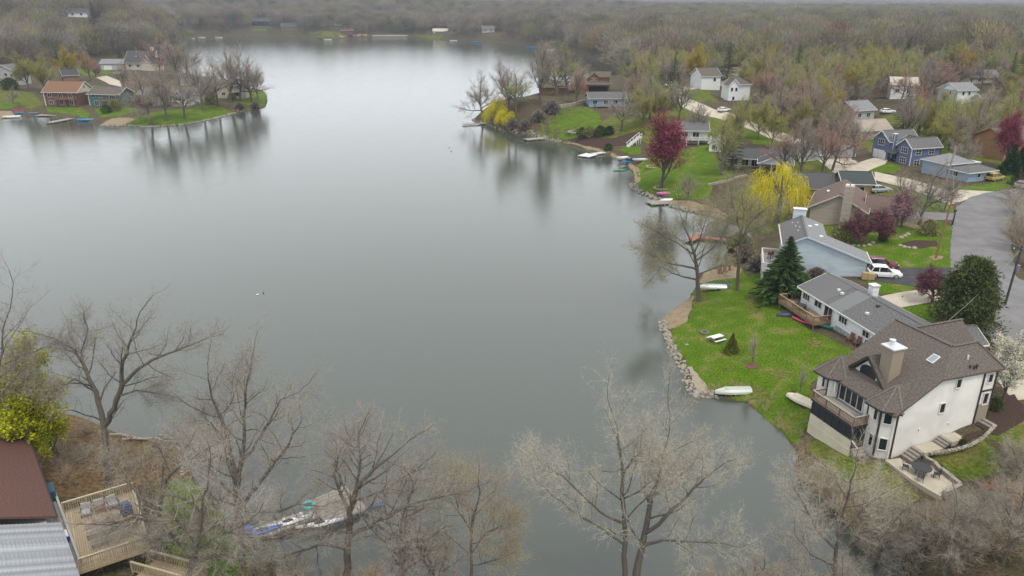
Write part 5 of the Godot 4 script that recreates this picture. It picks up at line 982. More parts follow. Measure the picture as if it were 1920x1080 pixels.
	kayak("light blue kayak on the bank between the dock and the sand", Vector3(-190.39, 0.59, -303.45) + Vector3.UP * 0.1, 0.1, M.azure, "kayak", 3.8)
	# boats drawn up left of the red maple
	for s in [[Vector3(31.63, 0.48, -210.93), 0, 0.3, M.paint_white, "white dinghy drawn up below the white stairway"], [Vector3(33.35, 0.91, -206.53), 0, 0.2, M.navy, "dark pontoon boat with tubes left of the red maple"], [Vector3(34.86, 1.42, -203.21), 0, 0.1, M.tin, "silver boat closest to the red maple"], [Vector3(32.17, 0.36, -206.3), 0, 0.5, M.azure, "light blue boat on the sand left of the red maple"]]:
		boat("beached_boat", s[4], s[0] + Vector3.UP * 0.15, s[2], 4.2, 1.7, 0.6, s[3], M.trim)
	kayak("green kayak floating off the sand below the boats", Vector3(28.59, 0, -198.15), 0.1, M.kayak_green, "kayak", 3.4)
	# far shore boats
	for s in [[Vector3(-67.72, 0, -910.99), 0, 0.2, M.paint_white, "white boat at the far shore right of the middle"], [Vector3(-39.62, 0, -874.39), 0, 0.1, M.azure, "blue boat at the far right shore"], [Vector3(18.29, 0, -770.86), 0, 0.1, M.azure, "turquoise boat under the far right trees"], [Vector3(34.57, 0, -727.63), 0, 0.1, M.paint_white, "white boat near the right end of the lake"], [Vector3(-392.78, 0, -964.72), 0, 0.1, M.paint_white, "white boat in the far left bay"], [Vector3(-390.41, 0, -994), 0, 0.3, M.paint_white, "small white boat right of the far left bay"], [Vector3(-368.95, 0, -994), 0, 0.1, M.paint_white, "white boat on the far left shore"], [Vector3(-218.39, 0, -937.1), 0, 0.1, M.paint_white, "white boat left of the far beach"]]:
		boat("moored_boat", s[4], s[0], s[2], 9.0, 3.0, 1.0, s[3], M.trim)
	# near left float with boats
	var fl := dock("float", "weathered grey square float behind the bare trees in the near water", Vector3(-16.95, 0, -53.91), Vector3(-14.02, 0, -56.3), 4.2, gw, true, 0.5)
	for i in 4:
		var g := Geo.new()
		g.cyl(Vector3(0.5 + i * 1.3, 0.08, 1.75), Vector3(1.5 + i * 1.3, 0.08, 1.75), 0.28, 0.28, 10)
		part(fl, "barrel", g, plain(0.05, 0.14, 0.3, 0.5))
	dock("float", "narrow pale walkway float leading to the square float", Vector3(-21.49, 0, -51.4), Vector3(-17.16, 0, -54.2), 1.5, [M.grey_wood_c, M.trim], true, 0.4)
	kayak("blue tarpaulin-covered kayak on the narrow walkway float", Vector3(-20.91, 0.5, -51.46), 0.42, M.tarp_blue, "kayak", 3.4)
	kayak("white kayak lying on the narrow walkway float", Vector3(-19.07, 0.5, -52.56), 0.42, M.paint_white, "kayak", 4.2)
	kayak("second white kayak next to the square float", Vector3(-16.3, 0.5, -52.35), 0.3, M.paint_white, "kayak", 4.0)
	var tu := thing("swim_ring", "turquoise swim ring on the narrow float", "swim ring", Vector3(-17.93, 0.5, -54.87))
	var tm := TorusMesh.new()
	tm.inner_radius = 0.3
	tm.outer_radius = 0.6
	put(tu, "ring", tm, plain(0.05, 0.45, 0.5, 0.5), Vector3(0, 0.16, 0))
	var pk := thing("blue_drum", "round blue drum at the shore end of the narrow float", "drum", Vector3(-21.98, 0.3, -51.37))
	var pg := Geo.new()
	pg.cyl(Vector3.ZERO, Vector3(0, 0.8, 0), 0.3, 0.3, 12)
	part(pk, "body", pg, M.tarp_blue)
	# flag by the cove
	var fg := thing("flag", "small red and white striped flag drooping by the cove", "flag", Vector3(-30.33, 0.45, -58.07))
	var pl := Geo.new()
	pl.cyl(Vector3.ZERO, Vector3(0, 2.0, 0), 0.03, 0.02, 6)
	part(fg, "pole", pl, M.steel)
	for i in 7: boxpart(fg, "stripe", Vector3(0.15 + 0.02 * (i % 2), 1.95 - i * 0.14, 0), Vector3(0.28, 0.135, 0.04), M.red if i % 2 == 0 else M.trim)
	boxpart(fg, "canton", Vector3(0.1, 1.86, 0.03), Vector3(0.14, 0.3, 0.02), plain(0.02, 0.03, 0.15, 0.7))
	# ducks
	for i in 4:
		var dk := thing("duck", ["white duck on the open water, left of a pair", "dark duck on the open water, right of a pair", "dark duck in the middle of the lake, nearer one", "dark duck in the middle of the lake, farther one"][i], "duck", [Vector3(-39.05, 0, -107.26), Vector3(-38.36, 0, -107.94), Vector3(-19.43, 0, -231.88), Vector3(-18.3, 0, -225.68)][i], [0.4, 2.0, 1.0, 0.2][i])
		dk.scale = Vector3.ONE * 0.75
		var g := Geo.new()
		g.loft([ring_x(-0.26, 0.05, 0.14), ring_x(-0.12, 0.11, 0.1), ring_x(0.08, 0.12, 0.09), ring_x(0.2, 0.07, 0.12), ring_x(0.24, 0.045, 0.22), ring_x(0.27, 0.055, 0.3), ring_x(0.34, 0.04, 0.31)])
		part(dk, "body", g, M.paint_white if i == 0 else M.iron)
		var bl := Geo.new()
		bl.beam(Vector3(0.32, 0.3, 0), Vector3(0.42, 0.28, 0), 0.05, 0.02)
		part(dk, "bill", bl, M.paint_yellow)
	# fallen logs at the near left shore
	for s in [[Vector3(-41.36, 0.27, -66.91), Vector3(-32.76, 0, -65.53), 0.16, "long pale fallen log along the near left shore"], [Vector3(-39.39, 0.46, -65.41), Vector3(-34.61, 0, -66.73), 0.13, "grey fallen log lying against the long pale one"], [Vector3(-36.44, 0, -67.13), Vector3(-32.23, 0, -65.14), 0.11, "short fallen log at the mouth of the cove"]]:
		var a: Vector3 = s[0]
		var b: Vector3 = s[1]
		var lt := thing("fallen_log", s[3], "log", a)
		var g := Geo.new()
		var rng := RandomNumberGenerator.new()
		rng.seed = int(absf(s[0].z * 10.0))
		var pts := PackedVector3Array()
		var rr := PackedFloat32Array()
		for i in 8:
			pts.append((b - a) * i / 7.0 + rv(rng) * 0.12 + Vector3.UP * 0.2)
			rr.append(lerpf(s[2], s[2] * 0.4, i / 7.0))
		g.tube(pts, rr, 7)
		part(lt, "trunk", g, M.grey_wood_a)
		var tw := Geo.new()
		for i in 14:
			var f := rng.randi_range(1, 7)
			tw.tube(PackedVector3Array([pts[f], pts[f] + rv(rng) * Vector3(0.9, 0.5, 0.9) + Vector3.UP * 0.3]), PackedFloat32Array([0.04, 0.012]), 4)
		part(lt, "twigs", tw, M.grey_wood_b)

func ring_x(x: float, r: float, y: float) -> Array:
	var out := []
	for j in 8: out.append(Vector3(x, y + sin(TAU * j / 8) * r, cos(TAU * j / 8) * r))
	return out

func pole(label: String, at: Vector3, tall: float, m: Material, lean := 0.0, arms := 1, called := "utility_pole") -> Node3D:
	var t := thing(called, label, "utility pole" if called == "utility_pole" else "lamp post", at)
	var g := Geo.new()
	g.cyl(Vector3(0, -0.5, 0), Vector3(lean, tall, 0), 0.16, 0.11, 10)
	part(t, "pole", g, m)
	for i in arms:
		boxpart(t, "crossarm", Vector3(lean * 0.95, tall - 0.5 - i * 0.8, 0), Vector3(2.0, 0.12, 0.12), m)
		for x in [-0.9, 0.0, 0.9]: boxpart(t, "insulator", Vector3(lean * 0.95 + x, tall - 0.35 - i * 0.8, 0), Vector3(0.08, 0.18, 0.08), M.trim)
	return t
func street_things() -> void:
	var a := pole("reddish brown utility pole on the green lawn beside the road", Vector3(65.03, 5.19, -109.29), 10.5, M.pole, 0.7, 0)
	var b := pole("dark utility pole with transformer at the lower right roadside", Vector3(63.37, 5.6, -89.39), 8.0, M.iron, 0.3, 1)
	var tg := Geo.new()
	tg.cyl(Vector3.ZERO, Vector3(0, 0.9, 0), 0.22, 0.22, 12)
	part(b, "transformer", tg, M.paint_grey, Vector3(0.35, 4.6, 0.2))
	var c := pole("slim grey utility pole behind the pink blossoming tree", Vector3(78.65, 5.99, -134.67), 12.0, M.grey_wood_b, 0.9, 0)
	pole("tall grey utility pole beside the lane near the brown house", Vector3(64.81, 9.73, -325.33), 11.0, M.grey_wood_a, 0.0, 1)
	var lp := pole("small black lamp post at the corner of the drive", Vector3(76.3, 5.92, -125.34), 2.4, M.iron, 0.0, 0, "lamp_post")
	boxpart(lp, "lantern", Vector3(0, 2.55, 0), Vector3(0.3, 0.35, 0.3), M.iron)
	var mb := thing("mailbox", "black mailbox at the edge of the road above the dark evergreen", "mailbox", Vector3(63.37, 5.26, -99.18))
	boxpart(mb, "post", Vector3(0, 0.5, 0), Vector3(0.1, 1.0, 0.1), M.wood_dark)
	boxpart(mb, "box", Vector3(0, 1.1, 0), Vector3(0.55, 0.25, 0.22), M.iron)
	var ends := [[a.position + Vector3(0.7, 10.3, 0), b.position + Vector3(0.3, 7.7, 0), "pale overhead cable between the brown and the dark utility pole"], [c.position + Vector3(0.9, 11.8, 0), a.position + Vector3(0.7, 10.2, 0), "overhead cable between the slim grey and the brown utility pole"], [b.position + Vector3(0.3, 7.6, 0), b.position + Vector3(22, 7.0, 14), "overhead cable leaving the frame right of the dark utility pole"], [b.position + Vector3(0.2, 7.4, 0), Vector3(43.5, 8.8, -72.0), "service cable running from the dark utility pole to the cream house"]]
	for e in ends:
		var w := thing("overhead_cable", e[2], "cable", e[0])
		var pts := PackedVector3Array()
		var rr := PackedFloat32Array()
		for i in 13:
			var f := i / 12.0
			pts.append((e[1] - e[0]) * f - Vector3.UP * 0.8 * sin(PI * f))
			rr.append(0.02)
		var g := Geo.new()
		g.tube(pts, rr, 4)
		part(w, "strand", g, M.block)
	var ed := thing("rock_edging", "row of pale rocks round the planting bed behind the plum trees", "edging", Vector3.ZERO)
	var rng := RandomNumberGenerator.new()
	rng.seed = 8
	for p in [Vector3(56.12, 4.32, -119.35), Vector3(56.4, 4.37, -118.34), Vector3(57.03, 4.45, -117.79), Vector3(57.77, 4.54, -117.51), Vector3(58.72, 4.65, -117.74), Vector3(59.68, 4.77, -118.54), Vector3(64.8, 5.34, -119.68), Vector3(65.72, 5.42, -120.32), Vector3(66.58, 5.49, -121.02), Vector3(62.88, 5.11, -115.99), Vector3(63.13, 5.13, -115.1), Vector3(63.67, 5.18, -114.65), Vector3(64.27, 5.25, -114.18)]:
		var s := put(ed, "stone", stone_mesh(3), M.stone_pale, p + Vector3.UP * 0.1)
		s.scale = Vector3.ONE * rng.randf_range(0.4, 0.6)
	var fw := thing("garden_wall", "low pale stone wall curving through the lawn left of the yellow willow", "wall", Vector3.ZERO)
	var wl := smooth_line(PackedVector2Array([Vector2(44.19, -166.96), Vector2(46.54, -167.33), Vector2(49.09, -167.96), Vector2(52.14, -170.29), Vector2(54.29, -171.42)]), 5)
	for i in wl.size() - 1:
		var g := Geo.new()
		g.beam(on_ground(wl[i].x, wl[i].y) + Vector3.UP * 0.2, on_ground(wl[i + 1].x, wl[i + 1].y) + Vector3.UP * 0.2, 0.5, 0.6)
		part(fw, "stone_block", g, [M.stone, M.stone_pale, M.stone_tan][i % 3])
	var rings := [Vector3(34.85, 1.4, -171.95), Vector3(36.59, 1.98, -193.43)]
	for i in 2:
		var r := thing("tree_ring", ["ring of stones round the foot of the red maple", "ring of pale stones in the lawn left of the red maple"][i], "stone ring", rings[i])
		for j in 14:
			var s := put(r, "stone", stone_mesh(j % 3), M.stone_tan, Vector3(cos(TAU * j / 14) * 1.6, 0.1, sin(TAU * j / 14) * 1.6))
			s.scale = Vector3.ONE * 0.45
	var rw := thing("retaining_wall", "pale stone retaining wall above the sloping peninsula lawn", "wall", Vector3.ZERO)
	var rl := smooth_line(PackedVector2Array([Vector2(16.89, -269.3), Vector2(20.03, -273.92), Vector2(23.98, -282.5), Vector2(27.37, -287.42)]), 4)
	for i in rl.size() - 1:
		var g := Geo.new()
		g.beam(on_ground(rl[i].x, rl[i].y) + Vector3.UP * 0.4, on_ground(rl[i + 1].x, rl[i + 1].y) + Vector3.UP * 0.4, 0.6, 1.4)
		part(rw, "stone_block", g, [M.stone_pale, M.stone_tan][i % 2])
	var fp := thing("fire_pit", "round stone fire pit with curved seat wall on the sloping peninsula lawn", "fire pit", Vector3(20.16, 3.05, -242.36))
	for j in 16:
		var s := put(fp, "stone", stone_mesh(j % 4), M.stone, Vector3(cos(TAU * j / 16) * 2.0, 0.15, sin(TAU * j / 16) * 2.0))
		s.scale = Vector3.ONE * 0.6
	var tramp := thing("brick_heap", "rust red heap of old bricks at the right edge below the side lawn", "brick heap", Vector3(41.85, 2.76, -54.45))
	for i in 60:
		var q := boxpart(tramp, "brick", Vector3(rng.randf_range(-1.2, 1.2), rng.randf_range(0.05, 0.4), rng.randf_range(-0.6, 0.6)), Vector3(0.24, 0.1, 0.12), M.coral)
		q.rotation = rv(rng)

# ---------------------------------------------------------------- trees
func hero_trees() -> void:
	var o := style({"last": 4, "wood": 2, "wob": [0.06, 0.16, 0.3, 0.36, 0.4], "twig_len": 0.6, "twig_up": 0.1, "ang": [0.8, 0.95, 1.0, 1.0], "kids": [6, 10, 7, 6], "rat": [0.6, 0.34, 0.46, 0.5], "from": [0.3, 0.35, 0.2, 0.15], "thin": 0.42, "min_len": [0.0, 1.9, 1.0, 0.6], "most": [0.2, 0.085, 0.034, 0.016], "twig": Color(0.25, 0.222, 0.195)})
	# twin-stemmed tree on the leaf-covered bank
	hero("tall twin-stemmed bare tree on the leaf-covered bank near the left edge", Vector3(-36.38, 1.4, -56.89), [[[Vector3(0, -0, 0), 0.34], [Vector3(0.39, 3.26, 0), 0.3], [Vector3(0.77, 5.97, 0), 0.28], [Vector3(0.5, 9.17, -0.4), 0.22], [Vector3(-0.21, 11.28, -0.8), 0.16], [Vector3(-0.89, 12.95, -1), 0.07]], [[Vector3(0.77, 5.97, 0), 0.24], [Vector3(2.35, 8.12, 0.5), 0.22], [Vector3(3.56, 10.39, 0.9), 0.21], [Vector3(3.95, 12.19, 1), 0.16], [Vector3(5.06, 14.34, 1.4), 0.11], [Vector3(6.12, 16.09, 1.6), 0.06]], [[Vector3(3.59, 10.54, 0.9), 0.16], [Vector3(5.21, 12.05, 1.2), 0.14], [Vector3(6.92, 13.23, 1.6), 0.11], [Vector3(9.11, 14.15, 1.8), 0.08], [Vector3(11.28, 15.1, 2), 0.04]], [[Vector3(-0.21, 11.28, -0.8), 0.1], [Vector3(-0.65, 12.51, -1.4), 0.08], [Vector3(0.16, 14.58, -1.8), 0.05]], [[Vector3(0.5, 9.17, -0.4), 0.08], [Vector3(-0.49, 10.94, 0.5), 0.06], [Vector3(-1.44, 10.41, 1.4), 0.04]], [[Vector3(3.27, 9.53, 0.9), 0.1], [Vector3(4.32, 9.66, 0.2), 0.07], [Vector3(5.22, 9.06, -0.6), 0.04]]], o, "bare", 11)
	var og := style({"last": 4, "wood": 2, "wob": [0.06, 0.18, 0.32, 0.38, 0.4], "twig_len": 0.6, "twig_up": 0.1, "ang": [0.8, 0.95, 1.0, 1.0], "kids": [6, 10, 7, 6], "rat": [0.6, 0.34, 0.46, 0.5], "from": [0.3, 0.3, 0.2, 0.15], "thin": 0.42, "min_len": [0.0, 1.9, 1.0, 0.6], "most": [0.2, 0.085, 0.034, 0.016], "twig": Color(0.28, 0.245, 0.205)})
	hero("spreading bare tree over the water behind the striped flag", Vector3(-25.13, 0, -57.47), [[[Vector3(0, 0, 0), 0.29], [Vector3(0.1, 2.59, 0), 0.24], [Vector3(0.07, 5.64, 0.4), 0.19], [Vector3(-0.19, 8.83, 0.8), 0.14], [Vector3(-0.49, 11.02, 1), 0.08], [Vector3(-0.37, 12.9, 1.2), 0.04]], [[Vector3(0, 0, 0), 0.22], [Vector3(0.58, 2.88, -0.4), 0.2], [Vector3(1.2, 6.54, -0.8), 0.15], [Vector3(1.62, 9.66, -1), 0.1], [Vector3(2.34, 12.18, -1.2), 0.05]], [[Vector3(0.58, 2.88, -0.4), 0.14], [Vector3(2.44, 5.51, 0.2), 0.13], [Vector3(4.02, 7.92, 0.6), 0.1], [Vector3(5.29, 10.2, 0.9), 0.06], [Vector3(6.99, 11.02, 1), 0.03]], [[Vector3(0.07, 5.64, 0.4), 0.1], [Vector3(-1.43, 6.72, -0.5), 0.07], [Vector3(-2.54, 6.96, -1), 0.04]], [[Vector3(1.2, 6.54, -0.8), 0.08], [Vector3(-0.19, 8.25, -1.6), 0.06], [Vector3(0.55, 11.25, -2), 0.03]]], og, "bare", 12)
	hero("broad bare tree in front of the kayak floats", Vector3(-20.97, 0.58, -47.12), [[[Vector3(0, -0, 0), 0.32], [Vector3(0.09, 3.32, 0), 0.29], [Vector3(0.36, 6.42, 0.2), 0.24], [Vector3(0.5, 8.46, 0.4), 0.18], [Vector3(0.29, 10.5, 0.7), 0.11], [Vector3(0.42, 12.04, 1), 0.05]], [[Vector3(0.16, 3.82, 0), 0.16], [Vector3(-1.46, 4.7, 0.8), 0.13], [Vector3(-3.76, 4.29, 1.2), 0.09], [Vector3(-5.21, 4.13, 1.6), 0.05]], [[Vector3(0.3, 5.93, 0.2), 0.16], [Vector3(2.15, 7.89, -0.4), 0.14], [Vector3(3.86, 9.97, -0.8), 0.1], [Vector3(5.22, 12.14, -1), 0.05]], [[Vector3(0.28, 5.45, 0.2), 0.14], [Vector3(3.01, 5.76, 0.6), 0.1], [Vector3(5.21, 6.78, 1), 0.06], [Vector3(6.89, 6.84, 1.4), 0.04]], [[Vector3(0.36, 6.42, 0.2), 0.14], [Vector3(-1.48, 8.23, -0.6), 0.1], [Vector3(-2.7, 9.71, -1.2), 0.06], [Vector3(-3.59, 10.15, -1.6), 0.03]], [[Vector3(0.09, 3.32, 0), 0.14], [Vector3(3.25, 3.55, 0.9), 0.1], [Vector3(5.99, 5.1, 1.6), 0.07], [Vector3(7.66, 5.18, 2), 0.04]]], og, "bare", 13)
	hero("bare tree with a low fork beside the square float", Vector3(-12.91, 0, -46.31), [[[Vector3(0, 0, 0), 0.3], [Vector3(0.44, 3.56, 0), 0.26], [Vector3(0.84, 6.65, 0.2), 0.22], [Vector3(1.59, 8.99, 0.5), 0.18], [Vector3(3.02, 10.86, 0.9), 0.12], [Vector3(4.67, 12.39, 1.2), 0.06]], [[Vector3(0.84, 6.65, 0.2), 0.16], [Vector3(0.2, 7.63, -0.4), 0.13], [Vector3(-0.35, 9.23, -0.8), 0.09], [Vector3(0.38, 11.4, -1), 0.05]], [[Vector3(0.48, 4.06, 0), 0.18], [Vector3(3.1, 6.4, 0.8), 0.15], [Vector3(5.19, 7.88, 1.2), 0.11], [Vector3(7.2, 8.87, 1.6), 0.06], [Vector3(9.15, 9.62, 2), 0.04]], [[Vector3(1.59, 8.99, 0.5), 0.12], [Vector3(1.89, 10.7, 0), 0.1], [Vector3(1.84, 12.69, -0.4), 0.06]], [[Vector3(0.4, 3.06, 0), 0.16], [Vector3(-1.91, 2.9, -0.8), 0.12], [Vector3(-4.71, 1.37, -1.4), 0.07], [Vector3(-6.68, -0.03, -1.8), 0.04]], [[Vector3(2.71, 6.4, 0.8), 0.1], [Vector3(4.3, 5.21, 1.4), 0.08], [Vector3(6.67, 4.58, 1.8), 0.05]], [[Vector3(1.11, 7.6, 0.2), 0.11], [Vector3(3.33, 7.81, -0.8), 0.09], [Vector3(5.69, 9.15, -1.6), 0.06]]], og, "bare", 14)
	hero("slender amber-tinged tree at the right end of the near left group", Vector3(-3.03, 0, -44.1), [[[Vector3(0, 0, 0), 0.13], [Vector3(0.05, 4.45, 0), 0.1], [Vector3(0.31, 7.89, 0.2), 0.08], [Vector3(0.81, 10.29, 0.4), 0.04]], [[Vector3(0.05, 4.45, 0), 0.06], [Vector3(1.15, 6.99, 0.8), 0.05], [Vector3(2.29, 7.99, 1.2), 0.02]], [[Vector3(0.21, 6.42, 0.1), 0.06], [Vector3(-0.82, 7.58, -0.8), 0.04], [Vector3(-1.19, 9.13, -1.2), 0.02]], [[Vector3(0.07, 3.48, 0), 0.06], [Vector3(1.89, 4.65, 0.8), 0.04]]], style({"last": 4, "kids": [6, 9, 6, 5], "rat": [0.6, 0.34, 0.46, 0.5], "thin": 0.42, "min_len": [0.0, 1.9, 1.0, 0.6], "most": [0.2, 0.085, 0.034, 0.016], "twig": Color(0.28, 0.235, 0.165), "buds": 1, "bud": Color(0.33, 0.25, 0.12), "bud_size": 0.045}), "bare", 15)
	hero("bare tree rising through the lower railing of the timber deck", Vector3(-27.16, 1.64, -46.21), [[[Vector3(0, -0, 0), 0.29], [Vector3(0.5, 3, 0), 0.26], [Vector3(1.05, 5.49, 0.1), 0.22], [Vector3(2.01, 7.97, 0.3), 0.16], [Vector3(3.54, 9.54, 0.6), 0.1], [Vector3(4.57, 10.25, 1), 0.05]], [[Vector3(1.05, 5.49, 0.1), 0.16], [Vector3(-0.58, 6.07, -0.4), 0.12], [Vector3(-1.47, 7.66, -0.8), 0.07], [Vector3(-2.34, 8.32, -1.2), 0.04]], [[Vector3(0.67, 3.98, 0), 0.13], [Vector3(-0.59, 5.08, 0.8), 0.1], [Vector3(-2.29, 4.84, 1.4), 0.06]], [[Vector3(1.46, 6.74, 0.2), 0.13], [Vector3(3.43, 6.79, 0.9), 0.1], [Vector3(4.86, 6.01, 1.4), 0.06], [Vector3(4.81, 3.82, 1.6), 0.04]]], og, "bare", 16)
	hero("pale bare tree leaning over the deck landing", Vector3(-24.02, 1.63, -43.43), [[[Vector3(-0, -0, 0), 0.21], [Vector3(1.13, 3.08, 0.2), 0.18], [Vector3(2.2, 5.66, 0.5), 0.14], [Vector3(2.93, 8.57, 0.8), 0.1], [Vector3(3.64, 10.43, 1), 0.05]], [[Vector3(1.61, 4.19, 0.4), 0.11], [Vector3(4.07, 5.98, 0.9), 0.09], [Vector3(6.22, 7.41, 1.3), 0.06]], [[Vector3(1.13, 3.08, 0.2), 0.11], [Vector3(2.72, 2.87, -0.6), 0.08], [Vector3(4.06, 2.85, -1.2), 0.05]]], style({"last": 4, "twig_len": 0.6, "twig_up": 0.1, "ang": [0.8, 0.95, 1.0, 1.0], "kids": [6, 10, 7, 6], "rat": [0.6, 0.34, 0.46, 0.5], "thin": 0.42, "min_len": [0.0, 1.9, 1.0, 0.6], "most": [0.2, 0.085, 0.034, 0.016], "twig": Color(0.33, 0.3, 0.255)}), "bare", 17)
	# the big pale double tree in the middle
	var op := style({"last": 4, "wood": 2, "wob": [0.05, 0.1, 0.25, 0.32, 0.36], "up": [0.05, 0.1, 0.12, 0.08, 0.04], "twig_len": 0.6, "twig_up": 0.1, "ang": [0.8, 0.95, 1.0, 1.0], "kids": [6, 10, 7, 6], "rat": [0.6, 0.26, 0.46, 0.5], "from": [0.3, 0.3, 0.2, 0.15], "thin": 0.42, "min_len": [0.0, 1.9, 1.0, 0.6], "most": [0.2, 0.085, 0.034, 0.016], "twig": Color(0.36, 0.33, 0.27)})
	hero("big pale double-trunked bare tree rising over the water in the bottom middle", Vector3(8.54, 0.05, -43), [[[Vector3(-0.19, -0, 0), 0.23], [Vector3(-0.43, 3.79, 0), 0.2], [Vector3(-0.72, 7.95, 0.2), 0.16], [Vector3(-1.12, 12.3, 0.5), 0.12], [Vector3(-1.46, 14.58, 0.7), 0.08], [Vector3(-1.9, 16.77, 0.9), 0.03]], [[Vector3(0.27, -0, 0), 0.32], [Vector3(0.39, 3.79, 0), 0.29], [Vector3(0.76, 6.65, -0.2), 0.23], [Vector3(1.12, 9.72, -0.5), 0.17], [Vector3(1.56, 11.4, -0.8), 0.12], [Vector3(2.05, 14.21, -1), 0.06], [Vector3(2.13, 15.87, -1.2), 0.03]], [[Vector3(0.81, 7.04, -0.2), 0.15], [Vector3(1.84, 8.76, 0.5), 0.13], [Vector3(3.19, 11.02, 1), 0.09], [Vector3(4.2, 12.93, 1.4), 0.05], [Vector3(5.08, 14.09, 1.8), 0.03]], [[Vector3(-0.79, 8.14, 0.2), 0.11], [Vector3(-2.53, 9.64, 0.9), 0.08], [Vector3(-3.94, 11.49, 1.4), 0.06], [Vector3(-5.27, 13.21, 1.8), 0.04], [Vector3(-6.55, 14.36, 2.2), 0.02]], [[Vector3(-0.68, 6.3, 0.1), 0.1], [Vector3(-1.88, 6.76, -0.8), 0.08], [Vector3(-3.56, 7.48, -1.4), 0.06], [Vector3(-5.62, 8.81, -2), 0.04], [Vector3(-7.17, 10.28, -2.4), 0.02]], [[Vector3(0.6, 6.02, 0), 0.13], [Vector3(1.86, 7.35, 0.9), 0.1], [Vector3(3.65, 7.81, 1.6), 0.07], [Vector3(5.8, 7.95, 2), 0.04]], [[Vector3(1.12, 9.72, -0.5), 0.1], [Vector3(2.43, 10.21, -1.4), 0.07], [Vector3(4.15, 11.33, -2), 0.04]], [[Vector3(-1.12, 12.3, 0.5), 0.08], [Vector3(-0.67, 13.9, 1), 0.06], [Vector3(-0.31, 14.69, 1.4), 0.03]], [[Vector3(-0.94, 10.39, 0.4), 0.06], [Vector3(0.12, 12.18, 1.6), 0.04], [Vector3(0.91, 13.35, 2), 0.03]]], op, "bare", 18)
	hero("grey crooked tree over the shore bushes at the lower right", Vector3(24.83, 0, -46.31), [[[Vector3(0, 0, 0), 0.19], [Vector3(-0.14, 3.06, 0), 0.16], [Vector3(-0.35, 5.69, 0.2), 0.13], [Vector3(-0.29, 8.29, 0.5), 0.09], [Vector3(-0.36, 10.34, 0.8), 0.04]], [[Vector3(-0.14, 3.06, 0), 0.11], [Vector3(-2.27, 5.52, 0.6), 0.09], [Vector3(-3.72, 8.12, 0.9), 0.06], [Vector3(-4.5, 9.35, 1), 0.02]], [[Vector3(-0.26, 4.63, 0.1), 0.1], [Vector3(1.34, 6.04, -0.6), 0.07], [Vector3(2.93, 7.19, -1), 0.04]], [[Vector3(-0.07, 1.55, 0), 0.1], [Vector3(-1.62, 1.88, -0.8), 0.06], [Vector3(-2.95, 3.58, -1.2), 0.03]]], style({"last": 4, "twig_len": 0.6, "twig_up": 0.1, "ang": [0.8, 0.95, 1.0, 1.0], "kids": [6, 10, 7, 6], "rat": [0.6, 0.34, 0.46, 0.5], "thin": 0.42, "min_len": [0.0, 1.9, 1.0, 0.6], "most": [0.2, 0.085, 0.034, 0.016], "twig": Color(0.36, 0.32, 0.26)}), "bare", 19)
	hero("bare tree half out of the frame at the far left above the lime green tree", Vector3(-47.1, 2.16, -56.46), [[[Vector3(0, -0, 0), 0.28], [Vector3(1.46, 5.48, 0), 0.24], [Vector3(3.32, 9.79, 0.3), 0.16], [Vector3(5.17, 12.92, 0.6), 0.1], [Vector3(6.3, 15.91, 0.9), 0.05]], [[Vector3(3.32, 9.79, 0.3), 0.13], [Vector3(4.66, 10.89, -0.5), 0.1], [Vector3(6.17, 11.9, -1), 0.06], [Vector3(7.55, 12.55, -1.2), 0.02]], [[Vector3(2.36, 7.58, 0), 0.11], [Vector3(4.71, 9.56, 0.8), 0.08], [Vector3(6.47, 11.26, 1.2), 0.04]]], o, "bare", 20)
	# oaks and the tall tree by the beach on the right
	var oo := style({"last": 4, "wood": 2, "wob": [0.08, 0.2, 0.26, 0.3, 0.3], "up": [0.03, 0.03, 0.03, 0.02, 0.0], "kids": [6, 9, 6, 5], "rat": [0.6, 0.34, 0.46, 0.5], "from": [0.35, 0.3, 0.2, 0.15], "thin": 0.42, "min_len": [0.0, 1.9, 1.0, 0.6], "most": [0.2, 0.085, 0.034, 0.016], "twig": Color(0.27, 0.24, 0.17), "twig_r": 0.008, "least": 0.014, "buds": 1, "bud": Color(0.26, 0.25, 0.1), "bud_size": 0.07})
	hero("wide spreading oak leaning over the water at the small beach", Vector3(27.54, 0.56, -103.03), [[[Vector3(0, -0, 0), 0.34], [Vector3(-0.35, 3.03, 0), 0.3], [Vector3(-0.77, 5.58, 0.2), 0.26], [Vector3(-1.5, 8.09, 0.4), 0.18], [Vector3(-2.54, 10.57, 0.7), 0.1], [Vector3(-3.52, 12.62, 1), 0.04]], [[Vector3(-0.74, 5.17, 0.2), 0.16], [Vector3(-2.99, 6.02, 1), 0.14], [Vector3(-5.46, 6.72, 1.6), 0.1], [Vector3(-7.5, 7.81, 2), 0.06], [Vector3(-8.76, 8.74, 2.4), 0.03]], [[Vector3(-0.38, 3.45, 0), 0.16], [Vector3(-2.01, 3.57, -0.8), 0.12], [Vector3(-3.89, 4.02, -1.4), 0.08], [Vector3(-5.41, 4.82, -2), 0.05], [Vector3(-6.2, 3.41, -2.4), 0.02]], [[Vector3(-1, 6.4, 0.2), 0.14], [Vector3(1.08, 7.76, -0.6), 0.11], [Vector3(2.58, 9.25, -1), 0.07], [Vector3(3.31, 10.74, -1.4), 0.04]], [[Vector3(-1.29, 7.44, 0.4), 0.13], [Vector3(-3.61, 8.91, -0.8), 0.1], [Vector3(-5.85, 9.88, -1.6), 0.06], [Vector3(-6.99, 10.56, -2), 0.03]], [[Vector3(-0.46, 4.28, 0), 0.11], [Vector3(1.29, 5.46, 1), 0.08], [Vector3(2.22, 6.07, 1.6), 0.05]], [[Vector3(-1.31, 7.68, 0.4), 0.12], [Vector3(-0.83, 10.78, 1.4), 0.08], [Vector3(-0.45, 13.28, 2), 0.04]]], oo, "bare", 21)
